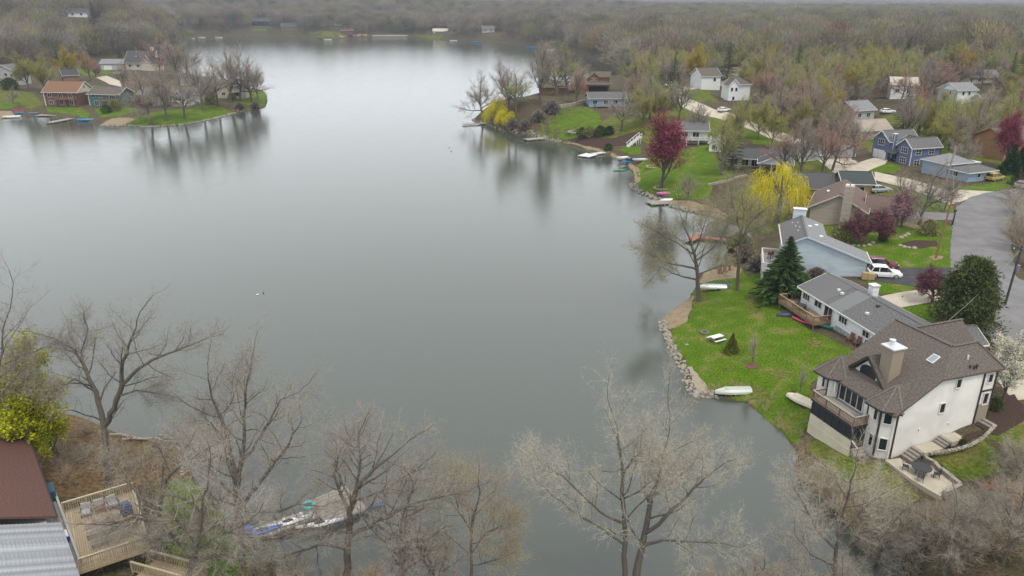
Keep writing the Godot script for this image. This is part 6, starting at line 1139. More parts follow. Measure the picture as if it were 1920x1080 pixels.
	hero("tall forked tree in front of the yellow willow", Vector3(33.88, 1.31, -105.67), [[[Vector3(0, -0, 0), 0.29], [Vector3(-0.08, 2.99, 0), 0.26], [Vector3(-0.16, 6.37, 0.1), 0.22], [Vector3(-0.3, 8.86, 0.2), 0.18], [Vector3(-1.27, 11.37, 0.5), 0.13], [Vector3(-2.38, 13.82, 0.8), 0.06], [Vector3(-2.8, 15.82, 1), 0.03]], [[Vector3(-0.29, 8.05, 0.2), 0.14], [Vector3(0.5, 10.65, 0.8), 0.1], [Vector3(1.72, 12.36, 1.2), 0.07], [Vector3(2.96, 13.64, 1.6), 0.04]], [[Vector3(-0.13, 4.71, 0.1), 0.12], [Vector3(1.04, 6.5, -0.8), 0.09], [Vector3(1.89, 8.44, -1.2), 0.05]], [[Vector3(-0.3, 8.86, 0.2), 0.11], [Vector3(0.1, 11.41, -0.8), 0.08], [Vector3(-0.31, 14.11, -1.2), 0.04]], [[Vector3(-1, 10.54, 0.4), 0.09], [Vector3(-3.28, 12.02, 1.4), 0.06], [Vector3(-5.05, 12.96, 2), 0.03]]], oo, "bare", 22)

func placed_trees() -> void:
	var near := "near lawn"
	plant("spruce", "spruce", 0, Vector3(38.77, 2.2, -99.76), 9.6, "bare", "large dark spruce between the pale blue house and the ranch house deck", "tree", "", 0.0, 1.1)
	plant("juniper", "cone", 0, Vector3(27.16, 1.37, -84), 2.6, "moss", "small cone-shaped evergreen beside the picnic table", "shrub")
	plant("young_birch", "birch", 0, Vector3(28.49, 1.66, -79.94), 5.0, "bare", "slim young bare birch in the round red mulch bed", "tree")
	plant("bare_bush", "birch", 0, Vector3(31.64, 1.97, -72.98), 4.0, "bare", "thin bare shrub left of the cream house", "tree")
	plant("cedar", "cedar", 0, Vector3(54.74, 4.41, -83.22), 10.0, "evergreen", "broad dark evergreen right of the ranch house roof", "tree", "", 0.0)
	plant("blossom_tree", "blossom", 0, Vector3(49.53, 4.22, -66.67), 9.0, "bare", "white blossoming tree at the right edge behind the cream house", "tree", "", 0.4, 1.1)
	plant("plum_tree", "plum", 0, Vector3(55.31, 5.07, -91.62), 5.6, "bare", "low reddish plum tree by the concrete driveway", "tree", "", 0.5, 1.3)
	plant("plum_tree", "plum", 0, Vector3(57.24, 4.47, -118.3), 7.0, "bare", "dark plum tree in front of the tan house, left one", "tree", "", 1.5)
	plant("plum_tree", "plum", 0, Vector3(60.94, 4.92, -119.23), 6.6, "bare", "dark plum tree in front of the tan house, right one", "tree", "", 2.5, 1.3)
	plant("pink_tree", "plum", 0, Vector3(66.87, 5.46, -125.93), 8.0, "pinkish", "pink blossoming tree behind the plum trees", "tree", "", 3.0)
	plant("red_maple", "maple", 0, Vector3(34.91, 1.46, -172.26), 20.0, "bare", "large crimson maple on the lawn above the grey platform", "tree", "", 0.3, 1.5)
	plant("rosy_tree", "elm", 1, Vector3(23.57, 6.76, -282.32), 15.0, "rosy", "reddish tree in front of the brown peninsula house", "tree", "", 1.3)
	plant("red_maple", "maple", 0, Vector3(133.42, 7.52, -202.17), 14.0, "bare", "crimson tree upper right behind the side road", "tree", "", 2.0, 1.3)
	plant("red_maple", "maple", 0, Vector3(108.79, 7.68, -163.05), 14.0, "bare", "crimson tree at the right edge in front of the cedar house", "tree", "", 4.0, 1.3)
	plant("weeping_willow", "willow", 0, Vector3(50.74, 2.07, -139.42), 13.0, "bare", "bright yellow weeping willow beside the cove", "tree", "", 0.5)
	plant("weeping_willow", "willow", 0, Vector3(-5.75, 0.46, -272.67), 11.0, "bare", "yellow weeping willow at the tip of the right peninsula", "tree", "", 2.5, 1.0)
	plant("weeping_willow", "willow", 0, Vector3(-2.62, 0.44, -265.54), 8.0, "bare", "smaller yellow willow at the water behind the peninsula tip", "tree", "", 4.0)
	plant("pine", "spruce", 1, Vector3(52.86, 4.35, -178.85), 13.0, "bare", "tall green pine beside the small white outbuilding", "tree", "", 0.0)
	plant("spruce", "spruce", 1, Vector3(113.25, 7.3, -219.72), 14.0, "bare", "dark blue-green spruce behind the slate blue house", "tree", "", 1.0)
	plant("spruce", "spruce", 1, Vector3(113.6, 7.02, -205.11), 10.0, "bare", "dark spruce right of the slate blue house", "tree", "", 2.0)
	plant("arborvitae", "cone", 0, Vector3(107.56, 7.42, -160.4), 6.0, "pine", "pointed evergreen by the right edge, left one", "shrub")
	plant("arborvitae", "cone", 0, Vector3(103.81, 6.95, -150.83), 5.0, "pine", "round dark evergreen by the road at the right edge", "shrub")
	plant("arborvitae", "cone", 0, Vector3(110.23, 7.63, -161.06), 6.0, "pine", "pointed evergreen by the right edge, right one", "shrub")
	plant("lime_tree", "lime", 0, Vector3(-44.05, 1.85, -58.56), 14.5, "bare", "lime green budding tree beside the red brown roof", "tree", "", 0.0, 1.15)
	plant("lime_tree", "lime", 0, Vector3(-42.65, 1.63, -59.72), 9.5, "bare", "smaller lime green tree right of the big lime green one", "tree", "", 2.0)
	plant("lime_tree", "lime", 0, Vector3(-48.52, 1.84, -61.19), 13.0, "bare", "lime green tree at the left edge", "tree", "", 3.0)
	# bushes
	for s in [[Vector3(44.77, 3.39, -103.55), 2.0, "twiggy", "brown", "round brown bush between the two near roofs"], [Vector3(55.55, 4.24, -120.52), 3.0, "bush", "olive", "olive green bush under the tan house wall"], [Vector3(69.45, 5.72, -120.24), 2.4, "bush", "olive", "clipped olive bush beside the brown utility pole"], [Vector3(61.46, 4.98, -119.04), 1.2, "bush", "green", "low green bush under the plum trees"],
		[Vector3(42.08, 2.6, -102.32), 1.0, "bush", "green", "small green bush right of the large spruce"], [Vector3(47.84, 4.14, -65.43), 1.2, "bush", "green", "small green bush in the dark mulch bed"], [Vector3(42.35, 3.22, -60.69), 0.5, "bush", "green", "tiny green plant in the mulch strip beside the side walk"], [Vector3(31.92, 1.42, -62.94), 0.7, "bush", "green", "small green plant beside the porch steps"],
		[Vector3(22.02, 2.4, -236.12), 3.0, "bush", "green", "dark green bush left of the mulched garden"], [Vector3(24.06, 2.93, -234.9), 3.0, "bush", "olive", "olive bush beside the dark green one"], [Vector3(27.15, 3.4, -233.09), 3.0, "bush", "green", "wide green bush in the middle of the hedge row"], [Vector3(29.89, 3.94, -232.77), 2.4, "bush", "pine", "dark round bush at the right end of the hedge row"], [Vector3(28.47, 0.92, -222.45), 2.0, "bush", "green", "green bush at the foot of the white stairway"],
		[Vector3(-155.5, 2.21, -299.11), 4.0, "bush", "olive", "olive bush below the green house"], [Vector3(-156.84, 1.89, -295.44), 3.0, "bush", "green", "green bush beside the small beach on the left"], [Vector3(-228.11, 4.81, -351.21), 5.0, "bush", "green", "dark green bush below the left edge house"], [Vector3(-125.92, 2.22, -320.41), 4.0, "bush", "olive", "olive bush beside the blue car"], [Vector3(-121.98, 1.97, -335.23), 3.0, "bush", "olive", "small olive bush near the peninsula tip"],
		[Vector3(0, 1.14, -263.41), 3.0, "twiggy", "grey", "grey brush behind the willows on the right peninsula"], [Vector3(4.58, 1.61, -260.38), 2.6, "twiggy", "grey", "grey brush at the left end of the peninsula lawn"], [Vector3(9.12, 4.32, -260.35), 3.0, "twiggy", "grey", "grey brush above the peninsula lawn"], [Vector3(13.92, 6.28, -265.76), 3.6, "twiggy", "grey", "grey thicket below the peninsula house"],
		[Vector3(40.99, 0, -129.21), 3.0, "twiggy", "olive", "olive brush at the foot of the red-brown dock"], [Vector3(39.54, 0.71, -121.15), 2.5, "twiggy", "brown", "brown brush below the white railed deck"], [Vector3(39.15, 1.98, -113.46), 2.0, "twiggy", "grey", "grey bush with pale blossom below the white deck"],
		[Vector3(-112.17, 0.69, -315.42), 2.6, "twiggy", "brown", "brown brush along the peninsula water edge, left"], [Vector3(-107.77, 0.21, -320.74), 2.6, "twiggy", "brown", "brown brush along the peninsula water edge, right"], [Vector3(-150.74, 2.56, -309.2), 4.0, "twiggy", "rosy", "reddish brush below the glazed house"], [Vector3(-143.95, 2.54, -306.05), 4.0, "twiggy", "brown", "brown brush in front of the glazed house deck"]]:
		plant("bush", s[2], int(absf(s[0].x)), s[0], s[1], s[3], s[4], "bush")
	# scattered street and garden trees, by hand: spot, kind, variant, height, tint
	for s in [["oak", 0, Vector3(70.84, 5.69, -126.13), 13.0, "bare", "large bare multi-stemmed tree by the pale drive"], ["elm", 0, Vector3(67.7, 5.51, -125.74), 11.0, "bare", "bare tree leaning left of the multi-stemmed one"], ["elm", 1, Vector3(79.19, 6, -133.49), 7.5, "bare", "small bare tree at the road fork"], ["oak", 2, Vector3(38.76, 1.28, -161.32), 7.0, "bare", "small bare forked tree on the lawn beside the grey platform"],
		["elm", 1, Vector3(49.19, 4.01, -174.46), 15.0, "olive", "tall budding tree left of the green pine"], ["elm", 2, Vector3(53.63, 4.3, -221.06), 13.0, "bare", "thin bare tree beside the mint house"], ["oak", 1, Vector3(33.85, 4.81, -234.47), 15.0, "bare", "single bare oak on the bank above the mulched garden"], ["budding", 0, Vector3(40.66, 5.4, -235.93), 14.0, "bare", "yellow-green budding tree behind the red maple, left"], ["budding", 1, Vector3(46.35, 6.09, -240.1), 13.0, "bare", "yellow-green budding tree behind the red maple, right"],
		["elm", 0, Vector3(62.17, 4.5, -171.06), 14.0, "rosy", "rosy bare tree in front of the white garage block, left"], ["elm", 1, Vector3(65.06, 4.73, -167.21), 15.0, "bare", "bare tree in front of the white garage block, middle"], ["elm", 2, Vector3(70.17, 5.15, -168.1), 15.0, "rosy", "rosy bare tree in front of the white garage block, right"], ["oak", 0, Vector3(73.93, 5.61, -171.66), 14.0, "rosy", "rosy spreading tree left of the slate blue house"], ["elm", 0, Vector3(81.29, 6.87, -177.85), 13.0, "bare", "bare tree close to the slate blue garage"],
		["budding", 0, Vector3(69.13, 5.77, -212.46), 13.0, "bare", "budding tree beside the lane bend"], ["elm", 1, Vector3(66.41, 6.08, -221.6), 12.0, "olive", "olive tinged tree below the lane"], ["budding", 1, Vector3(110.57, 6.92, -205.68), 12.0, "bare", "yellow-green tree behind the dark spruce"], ["budding", 0, Vector3(115.83, 7.09, -204.7), 11.0, "lime", "bright lime tree in the side yard right of the slate blue house"], ["elm", 2, Vector3(108.8, 7.58, -184.26), 12.0, "bare", "bare tree right of the lime tree"], ["oak", 1, Vector3(99.83, 7.13, -165.66), 10.0, "bare", "bare tree in front of the low light blue house"], ["oak", 2, Vector3(115.73, 7.85, -182.78), 11.0, "bare", "bare tree between the lime tree and the crimson tree"],
		["oak", 0, Vector3(-10.94, 1.46, -284.15), 19.0, "bare", "bare oak standing alone at the peninsula tip"], ["elm", 0, Vector3(-0.94, 4.93, -268.96), 22.0, "bare", "tall bare tree second from the peninsula tip"], ["oak", 1, Vector3(1.49, 5.78, -266.73), 17.0, "olive", "crooked olive tinged tree behind the peninsula willow"], ["elm", 1, Vector3(9.7, 8.52, -268.22), 23.0, "bare", "tall bare double tree third from the peninsula tip"], ["oak", 2, Vector3(17.64, 7.87, -299.45), 22.0, "bare", "broad bare oak left of the brown peninsula house"], ["oak", 0, Vector3(22.02, 7.89, -302.83), 21.0, "olive", "rounded budding oak behind the brown peninsula house"],
		["oak", 0, Vector3(-130.65, 0.76, -275.72), 21.0, "bare", "first bare oak from the left on the stone-edged lawn"], ["elm", 1, Vector3(-126.93, 1.3, -279.88), 21.0, "bare", "second bare tree on the stone-edged lawn"], ["oak", 1, Vector3(-122.73, 1.28, -285.43), 20.0, "bare", "leaning third bare tree on the stone-edged lawn"], ["elm", 0, Vector3(-121.94, 1.78, -302.33), 24.0, "bare", "tall bare tree behind the stone-edged lawn"], ["oak", 2, Vector3(-120.67, 1.81, -315.04), 22.0, "bare", "bare tree left of the tan peninsula house"], ["elm", 2, Vector3(-119.99, 2.08, -326.95), 26.0, "bare", "tall bare tree in the group at the left peninsula tip, first"], ["oak", 0, Vector3(-118, 1.78, -333.04), 26.0, "bare", "tall bare tree in the group at the left peninsula tip, second"], ["oak", 1, Vector3(-114.34, 1.27, -337.26), 22.0, "bare", "bare tree in the group at the left peninsula tip, third"], ["elm", 2, Vector3(-113.77, 0.9, -344.22), 17.0, "bare", "round bare tree at the very tip of the left peninsula"],
		["elm", 0, Vector3(-175.37, 3.72, -407.88), 24.0, "bare", "bare tree behind the left peninsula houses, first"], ["oak", 1, Vector3(-173.88, 3.64, -414.57), 24.0, "bare", "bare tree behind the left peninsula houses, second"], ["oak", 2, Vector3(-192.72, 4.34, -425.31), 24.0, "rosy", "rosy bare tree behind the left peninsula houses"], ["budding", 0, Vector3(-208.93, 3.84, -344.98), 19.0, "bare", "yellow-green budding tree behind the brick house"], ["budding", 1, Vector3(-218.78, 4.5, -349.69), 19.0, "bare", "yellow-green budding tree left of the brick house"], ["budding", 0, Vector3(-228.75, 4.91, -400.82), 18.0, "amber", "amber budding tree above the dark shed"], ["elm", 1, Vector3(-212.57, 4.79, -390.95), 16.0, "amber", "amber tinged tree behind the green house"], ["plum", 0, Vector3(-220.23, 4.8, -410.95), 10.0, "pinkish", "pink tree left of the grey low building"], ["oak", 0, Vector3(-205.26, 2.82, -315.6), 8.0, "bare", "small bare tree at the left shore"],
		["elm", 2, Vector3(-183.37, 3.4, -364.54), 15.0, "bare", "bare tree between the green house and the glazed house"], ["oak", 1, Vector3(-157.95, 2.67, -325.72), 14.0, "rosy", "rosy bare tree in front of the glazed house"]]:
		plant({"oak": "bare_oak", "elm": "bare_elm", "budding": "budding_tree", "plum": "blossoming_tree"}[s[0]], s[0], s[1], s[2], s[3], s[4], s[5])
	for s in [[Vector3(-236.13, 4.62, -471.45), 14.0, "dark fir left of the steep slate roof"], [Vector3(-337.89, 22.62, -643.18), 22.0, "dark fir high on the left hill"], [Vector3(-713.48, 28.28, -1222.49), 26.0, "broad green fir at the top left"], [Vector3(-1348.34, 40.96, -2532.83), 26.0, "dark fir at the top edge left"]]:
		plant("fir", "spruce", 1, s[0], s[1], "bare", s[2])
	for s in [[Vector3(-8.14, 0.29, -43.9), "thin", 1, 12.0, "bare near tree right of the low-forked tree"], [Vector3(-23.24, 1.34, -44.83), "thin", 2, 11.0, "bare near tree beside the lower deck landing"], [Vector3(-5.53, 0.23, -43.59), "thin", 2, 9.0, "smaller bare near tree left of the amber-tinged one"],
		[Vector3(28.94, 0, -48.08), "thin", 1, 8.0, "low bare tree over the water at the lower right"], [Vector3(31.93, 2.37, -44.25), "thin", 0, 9.0, "bare tree at the bottom edge in the lower right corner"], [Vector3(35.18, 4.26, -43.2), "thin", 2, 9.5, "bare tree in the very lower right corner"], [Vector3(17.41, 0, -43.57), "thin", 2, 7.0, "low bare tree right of the big pale double tree"], [Vector3(42.19, 3.16, -52.78), "thin", 0, 7.5, "bare purple-grey tree at the right edge below the side lawn"]]:
		plant("bare_tree", s[1], s[2], s[0], s[3], "bare", s[4], "tree", "", -1.0, 1.05)
	# brush at the lower right and along the near shore
	var k := 0
	for s in [[Vector3(11.55, 0.42, -42.11), 4.2], [Vector3(14.31, 0, -43.83), 4.2], [Vector3(14.71, 0.19, -42.35), 4.6], [Vector3(16.76, 0, -44.1), 4.4], [Vector3(16.84, 0.47, -41.81), 4.8], [Vector3(19.16, 0, -44.1), 4.6], [Vector3(19.83, 0, -42.54), 4.4], [Vector3(21.75, 0, -44.64), 4.4], [Vector3(28.21, 0.32, -58.65), 2.6], [Vector3(28.31, 0.12, -56.91), 3.0], [Vector3(28.21, 0, -54.78), 3.4], [Vector3(25.42, 0, -45.74), 4.6], [Vector3(29.77, 0.78, -56.01), 2.8], [Vector3(29.11, 0.3, -52.6), 3.6], [Vector3(28.97, 0, -50.6), 3.2], [Vector3(30.82, 0.87, -52.58), 3.2], [Vector3(29.22, 0, -48.69), 4.0], [Vector3(31.27, 0, -51.27), 4.0], [Vector3(32.93, 1.21, -51.46), 3.4], [Vector3(31.44, 0.08, -47.99), 4.4], [Vector3(32.63, 1.23, -49.12), 4.2], [Vector3(33.67, 2.82, -48.45), 4.0], [Vector3(32.87, 2.81, -45.43), 4.8], [Vector3(35.29, 3.62, -49.4), 3.6], [Vector3(36.02, 3.86, -47.8), 4.4], [Vector3(35.03, 3.9, -44.74), 4.8], [Vector3(38.27, 4.02, -49.54), 4.2], [Vector3(41.88, 3.03, -52.95), 4.2], [Vector3(44.37, 4, -56.22), 3.6], [Vector3(38.89, 4.66, -47.42), 4.8], [Vector3(44.36, 3.71, -54.27), 4.6], [Vector3(37.63, 4.82, -43.66), 5.0]]:
		plant("brush", "brush", k, s[0], s[1], ["bare", "warm", "dusky", "bare"][k % 4], next_label(brush_label(s[0].x)), "bush", "bare brush along the lower right shore")
		k += 1
	for s in [[Vector3(-43.56, 1.93, -57.61), 3.0], [Vector3(-43.63, 1.42, -61.83), 3.2], [Vector3(-41.39, 1.67, -58.82), 2.8], [Vector3(-39.63, 1.8, -56.57), 2.6], [Vector3(-40.66, 1.34, -61.04), 2.4], [Vector3(-43.43, 0.6, -66.48), 2.0], [Vector3(-34.91, 1.29, -56.5), 2.0], [Vector3(-35.5, 1.06, -59.7), 2.0], [Vector3(-34.6, 0.55, -63.15), 2.2], [Vector3(-19.73, 0.68, -46.14), 2.6], [Vector3(-16.56, 0.18, -46.4), 3.4], [Vector3(-12.91, 0.32, -44.84), 3.6], [Vector3(-10.55, 0.05, -45.14), 3.8], [Vector3(-8.05, 0.05, -44.58), 3.8], [Vector3(-5.21, 0, -44.37), 3.6], [Vector3(1.95, 0.24, -42.8), 3.0]]:
		plant("brush", "brush", k, s[0], s[1], ["bare", "dusky", "warm"][k % 3], next_label("tangled bare brush on the near left bank" if s[0].z < -50.0 else "rosy bare brush at the bottom edge"), "bush", "bare brush on the near left bank" if s[0].z < -50.0 else "bare brush along the bottom edge")
		k += 1
	# roadside brush at the right edge
	for s in [[Vector3(91.1, 6.14, -132.25), 5.0], [Vector3(95.4, 6.53, -138.49), 7.0], [Vector3(83.93, 6, -119.31), 6.0], [Vector3(78.96, 5.99, -110.78), 6.5], [Vector3(90.71, 6.08, -128.87), 7.5], [Vector3(75.68, 5.65, -104.24), 6.0], [Vector3(87.72, 6, -122.44), 8.0], [Vector3(82.09, 6.01, -113.45), 8.0], [Vector3(97.82, 6.46, -136.76), 8.0]]:
		plant("brush", "brush", k, s[0], s[1], ["bare", "dusky"][k % 2], next_label("tall bare roadside brush beyond the road"), "bush", "bare brush beyond the road")
		k += 1
	# dry reeds and grass on the water's edge
	reeds()

var told := {}
func next_label(what: String) -> String:
	var words := ["first", "second", "third", "fourth", "fifth", "sixth", "seventh", "eighth", "ninth", "tenth", "eleventh", "twelfth", "thirteenth", "fourteenth", "fifteenth", "sixteenth", "seventeenth", "eighteenth", "nineteenth", "twentieth"]
	told[what] = told.get(what, -1) + 1
	return "%s, %s from the left" % [what, words[told[what]]]
func brush_label(x: float) -> String:
	return "pale bare brush at the water below the patio" if x < 31.0 else "tangled bare brush in the lower right corner"

func reeds() -> void:
	var rng := RandomNumberGenerator.new()
	rng.seed = 66
	var g := Geo.new()
	for i in 26:
		var a := rng.randf() * TAU
		var at := Vector3(cos(a), 0, sin(a)) * rng.randf() * 0.35
		var k := rng.randf_range(0.6, 1.3)
		g.blade(at, at + Vector3(rng.randf_range(-0.5, 0.5), rng.randf_range(0.3, 0.9), rng.randf_range(-0.5, 0.5)), rv(rng).normalized() * 0.018, Color(k, k, k))
	var mesh := g.mesh()
	var spots := []
	for run in [[PackedVector2Array([Vector2(22.21, -75.63), Vector2(23.41, -75.58), Vector2(25.87, -74.6), Vector2(26.87, -72.95), Vector2(27.56, -70.46), Vector2(28.2, -68.1), Vector2(28.61, -65.28), Vector2(28.64, -63.89)]), 7.0, 1.3], [PackedVector2Array([Vector2(28.64, -63.89), Vector2(27.44, -61.56), Vector2(27.02, -60.33), Vector2(27.98, -57.66), Vector2(28.73, -54.71), Vector2(28.92, -52.27)]), 9.0, 1.6], [PackedVector2Array([Vector2(-46.67, -70.77), Vector2(-41.69, -67.73), Vector2(-37.03, -66.01), Vector2(-33.29, -64.59), Vector2(-32.25, -63.22), Vector2(-30.73, -60.72), Vector2(-29.2, -59.02)]), 5.0, 1.4], [PackedVector2Array([Vector2(40.08, -124.98), Vector2(37.31, -120.49), Vector2(34.96, -120.71)]), 6.0, 0.8], [PackedVector2Array([Vector2(-3.76, -266.97), Vector2(0, -262.48), Vector2(4.75, -259.08), Vector2(10.54, -248.62)]), 3.0, 1.2], [PackedVector2Array([Vector2(-104.87, -325.77), Vector2(-108.68, -317.99), Vector2(-112.54, -309.92)]), 2.0, 1.5]]:
		var l := smooth_line(run[0])
		for i in l.size() - 1:
			var k := int(l[i].distance_to(l[i + 1]) * run[1]) + 1
			for j in k:
				var a: Vector2 = l[i].lerp(l[i + 1], rng.randf()) + Vector2(rng.randfn(), rng.randfn()) * run[2] * 0.7
				if shore_distance(a.x, a.y) > 0.1: spots.append(on_ground(a.x, a.y))
	var mm := MultiMesh.new()
	mm.transform_format = MultiMesh.TRANSFORM_3D
	mm.mesh = mesh
	mm.instance_count = spots.size()
	for i in spots.size():
		mm.set_instance_transform(i, Transform3D(Basis(Vector3.UP, rng.randf() * TAU).scaled(Vector3.ONE * rng.randf_range(0.5, 1.1)), spots[i]))
	var o := MultiMeshInstance3D.new()
	o.name = "dry_reeds"
	o.multimesh = mm
	o.material_override = tints.straw
	o.set_meta("kind", "stuff")
	o.set_meta("label", "dry straw-coloured reeds along the water's edge")
	add_child(o)

func woods() -> void:
	var rng := RandomNumberGenerator.new()
	rng.seed = 2024
	var right := PackedVector2Array([Vector2(56.73, -640.99), Vector2(57.02, -395.7), Vector2(59.99, -328.45), Vector2(71.74, -359.78), Vector2(100.38, -418.95), Vector2(115.6, -382.85), Vector2(88.61, -282.88), Vector2(83.03, -247.44), Vector2(83.65, -228.68), Vector2(83.54, -203.32), Vector2(81.54, -184.62), Vector2(94.25, -208.21), Vector2(107.78, -236.6), Vector2(123.88, -243.36), Vector2(129.77, -232.06), Vector2(171.11, -303.7), Vector2(189.39, -308.21), Vector2(171.48, -262.59), Vector2(158.64, -219.5)])
	right.append_array([Vector2(420, -260), Vector2(1600, -2000), Vector2(300, -2000), Vector2(150, -1000)])
	var left := PackedVector2Array([Vector2(-252.54, -313.37), Vector2(-244.27, -346.43), Vector2(-312.8, -477.36), Vector2(-285.78, -453.76), Vector2(-279.02, -498.51), Vector2(-275.22, -517.68), Vector2(-268.27, -543.83), Vector2(-260.52, -580.12), Vector2(-287.52, -661.85), Vector2(-330.56, -781.08), Vector2(-383.24, -931.18)])
	left.append_array([Vector2(-500, -1060), Vector2(-900, -2000), Vector2(-1700, -2000), Vector2(-900, -700)])
	var far := PackedVector2Array([Vector2(-520, -850), Vector2(0, -850), Vector2(70, -520), Vector2(230, -460), Vector2(330, -2000), Vector2(-950, -2000)])
	var yards := PackedVector2Array([Vector2(46.86, -331.48), Vector2(37.84, -245.42), Vector2(43.38, -227.57), Vector2(57.47, -219.59), Vector2(61.25, -195.41), Vector2(65.47, -175.31), Vector2(68.97, -159.11), Vector2(75.8, -164.59), Vector2(86.09, -177.27), Vector2(85.62, -160.78), Vector2(97.74, -170.65), Vector2(104.39, -174.02), Vector2(111.97, -166.38), Vector2(125.69, -172.55), Vector2(161.62, -226.38), Vector2(162.74, -251.57), Vector2(131.1, -231.53), Vector2(123.88, -243.36), Vector2(107.78, -236.6), Vector2(81.54, -184.62), Vector2(83.65, -228.68), Vector2(88.61, -282.88), Vector2(115.6, -382.85), Vector2(100.38, -418.95), Vector2(71.74, -359.78)])
	var zones := [[right, "in the wood behind the right shore houses", "trees of the right-hand wood"], [left, "on the wooded hill behind the left shore", "trees of the left hill"], [far, "in the wood beyond the far shore", "trees beyond the lake"], [yards, "in the gardens on the right-hand hill", "trees in the right-hand gardens"]]
	var spots := []
	var seen_cells := {}
	for zi in 4:
		var z: PackedVector2Array = zones[zi][0]
		var lo := z[0]
		var hi := z[0]
		for a in z:
			lo = lo.min(a)
			hi = hi.max(a)
		var step := 10.3 if zi == 3 else 8.8
		for i in int((hi.x - lo.x) / step):
			for j in int((hi.y - lo.y) / step):
				var p := lo + Vector2(i + rng.randf(), j + rng.randf()) * step
				var d := p.length()
				if rng.randf() > clampf(1.25 - d / 2600.0, 0.4, 1.0): continue
				if absf(p.x) > -p.y * 0.74 + 30.0: continue
				if not Geometry2D.is_point_in_polygon(p, z): continue
				var key := Vector2i((p / 4.0).round())
				if seen_cells.has(key): continue
				seen_cells[key] = true
				if d < 1150.0:
					if shore_distance(p.x, p.y) < 3.0: continue
					var bad := false
					for c in clear_spots:
						var home := Vector2(c[0].x, c[0].z)
						if home.distance_to(p) < c[1]: bad = true
						if c.size() > 2 and (zi == 3 or home.length() > 600.0):        # front gardens are open towards the water
							for f in ([15.0, 28.0, 41.0] if zi == 3 else [18.0, 36.0, 54.0, 72.0, 90.0, 108.0]):
								if (home - home.normalized() * f).distance_to(p) < (9.0 if zi == 3 else 15.0): bad = true
					if bad: continue
					for c in kept_clear:
						if Geometry2D.is_point_in_polygon(p, c):
							bad = true
							break
					if bad: continue
				spots.append([d, p, zi])
	spots.sort_custom(func(a, b): return a[0] < b[0])
	# the nearest stand as single trees
	var looks := [["oak", "bare", "grey bare tree"], ["elm", "bare", "upright grey bare tree"], ["oak", "rosy", "rosy brown bare tree"], ["elm", "olive", "olive tinged upright tree"], ["budding", "bare", "yellow-green budding tree"], ["budding", "amber", "amber budding tree"], ["oak", "olive", "olive tinged spreading tree"], ["spruce", "bare", "dark green conifer"]]
	var singles := mini(290, spots.size())
	var near_house := {}
	var order := ["", "second ", "third ", "fourth ", "fifth ", "sixth ", "seventh ", "eighth ", "ninth ", "tenth ", "eleventh ", "twelfth ", "thirteenth ", "fourteenth ", "fifteenth ", "sixteenth ", "seventeenth ", "eighteenth ", "nineteenth ", "twentieth "]
	for i in singles:
		var s: Array = spots[i]
		var l: int = [0, 1, 2, 3, 4, 6, 0, 1, 2, 3, 6, 5, 4, 1, 2, 0, 3, 4, 6, 7][rng.randi() % 20] if s[2] in [0, 3] else [0, 1, 2, 0, 1, 2, 3, 5, 6, 0, 1, 2, 1, 2, 0, 0, 1, 6, 4, 7][rng.randi() % 20]
		var k: Array = looks[l]
		plant({"oak": "bare_oak", "elm": "bare_elm", "budding": "budding_tree", "spruce": "conifer"}[k[0]], k[0], 1 if k[0] == "spruce" else rng.randi() % 3, on_ground(s[1].x, s[1].y), rng.randf_range(11.0, 18.0), k[1], wood_label(k[2], s[1], near_house, order, zones[s[2]][1]), "tree", zones[s[2]][2])
	# the rest of the wood reads as one mass
	var wood := Node3D.new()
	wood.name = "woodland"
	wood.set_meta("kind", "stuff")
	wood.set_meta("label", "bare spring woodland covering the land round the lake")
	add_child(wood)
	var lists := []
	for v in 5: lists.append([])
	for i in range(singles, spots.size()):
		lists[rng.randi() % 5].append(spots[i])
	var palette := [Color(0.23, 0.195, 0.155), Color(0.26, 0.235, 0.2), Color(0.265, 0.205, 0.155), Color(0.23, 0.22, 0.12), Color(0.26, 0.265, 0.1), Color(0.2, 0.178, 0.155), Color(0.3, 0.235, 0.13), Color(0.075, 0.11, 0.04), Color(0.22, 0.1, 0.1)]
	for v in 5:
		var T := []
		var cols := []
		for s in lists[v]:
			var g := on_ground(s[1].x, s[1].y)
			var sc := rng.randf_range(0.95, 1.6)
			T.append(Transform3D(Basis(Vector3.UP, rng.randf() * TAU).scaled(Vector3(sc * rng.randf_range(0.85, 1.2), sc, sc * rng.randf_range(0.85, 1.2))), g))
			var pick: int = [0, 1, 2, 3, 4, 5, 0, 1, 3, 4, 2, 3, 6, 1, 0, 5, 3, 4, 7, 2][rng.randi() % 20] if s[2] in [0, 3] else [0, 1, 2, 5, 0, 1, 2, 0, 3, 5, 0, 2, 6, 1, 5, 3, 0, 1, 4, 7][rng.randi() % 20]
			if rng.randf() < 0.006: pick = 8
			cols.append(palette[pick] * rng.randf_range(0.65, 1.25))
		copies(wood, "trunks", kinds.far[v][0], tints.bark, T, [])
		copies(wood, "crowns", kinds.far[v][1], tints.bare, T, cols)
	# beyond two kilometres: groves
	var gg := Geo.new()
	for i in 900:
		var at := Vector3(rng.randfn() * 17.0, 0, rng.randfn() * 17.0)
		at.y = rng.randf_range(2.0, 15.0)
		var k := rng.randf_range(0.7, 1.3)
		gg.blade(at, at + (rv(rng) + Vector3.UP * 0.5).normalized() * rng.randf_range(2.5, 5.0), rv(rng).normalized() * 0.5, Color(k, k, k))
	var mesh := gg.mesh()
	var T2 := []
	var c2 := []
	var d := 1960.0
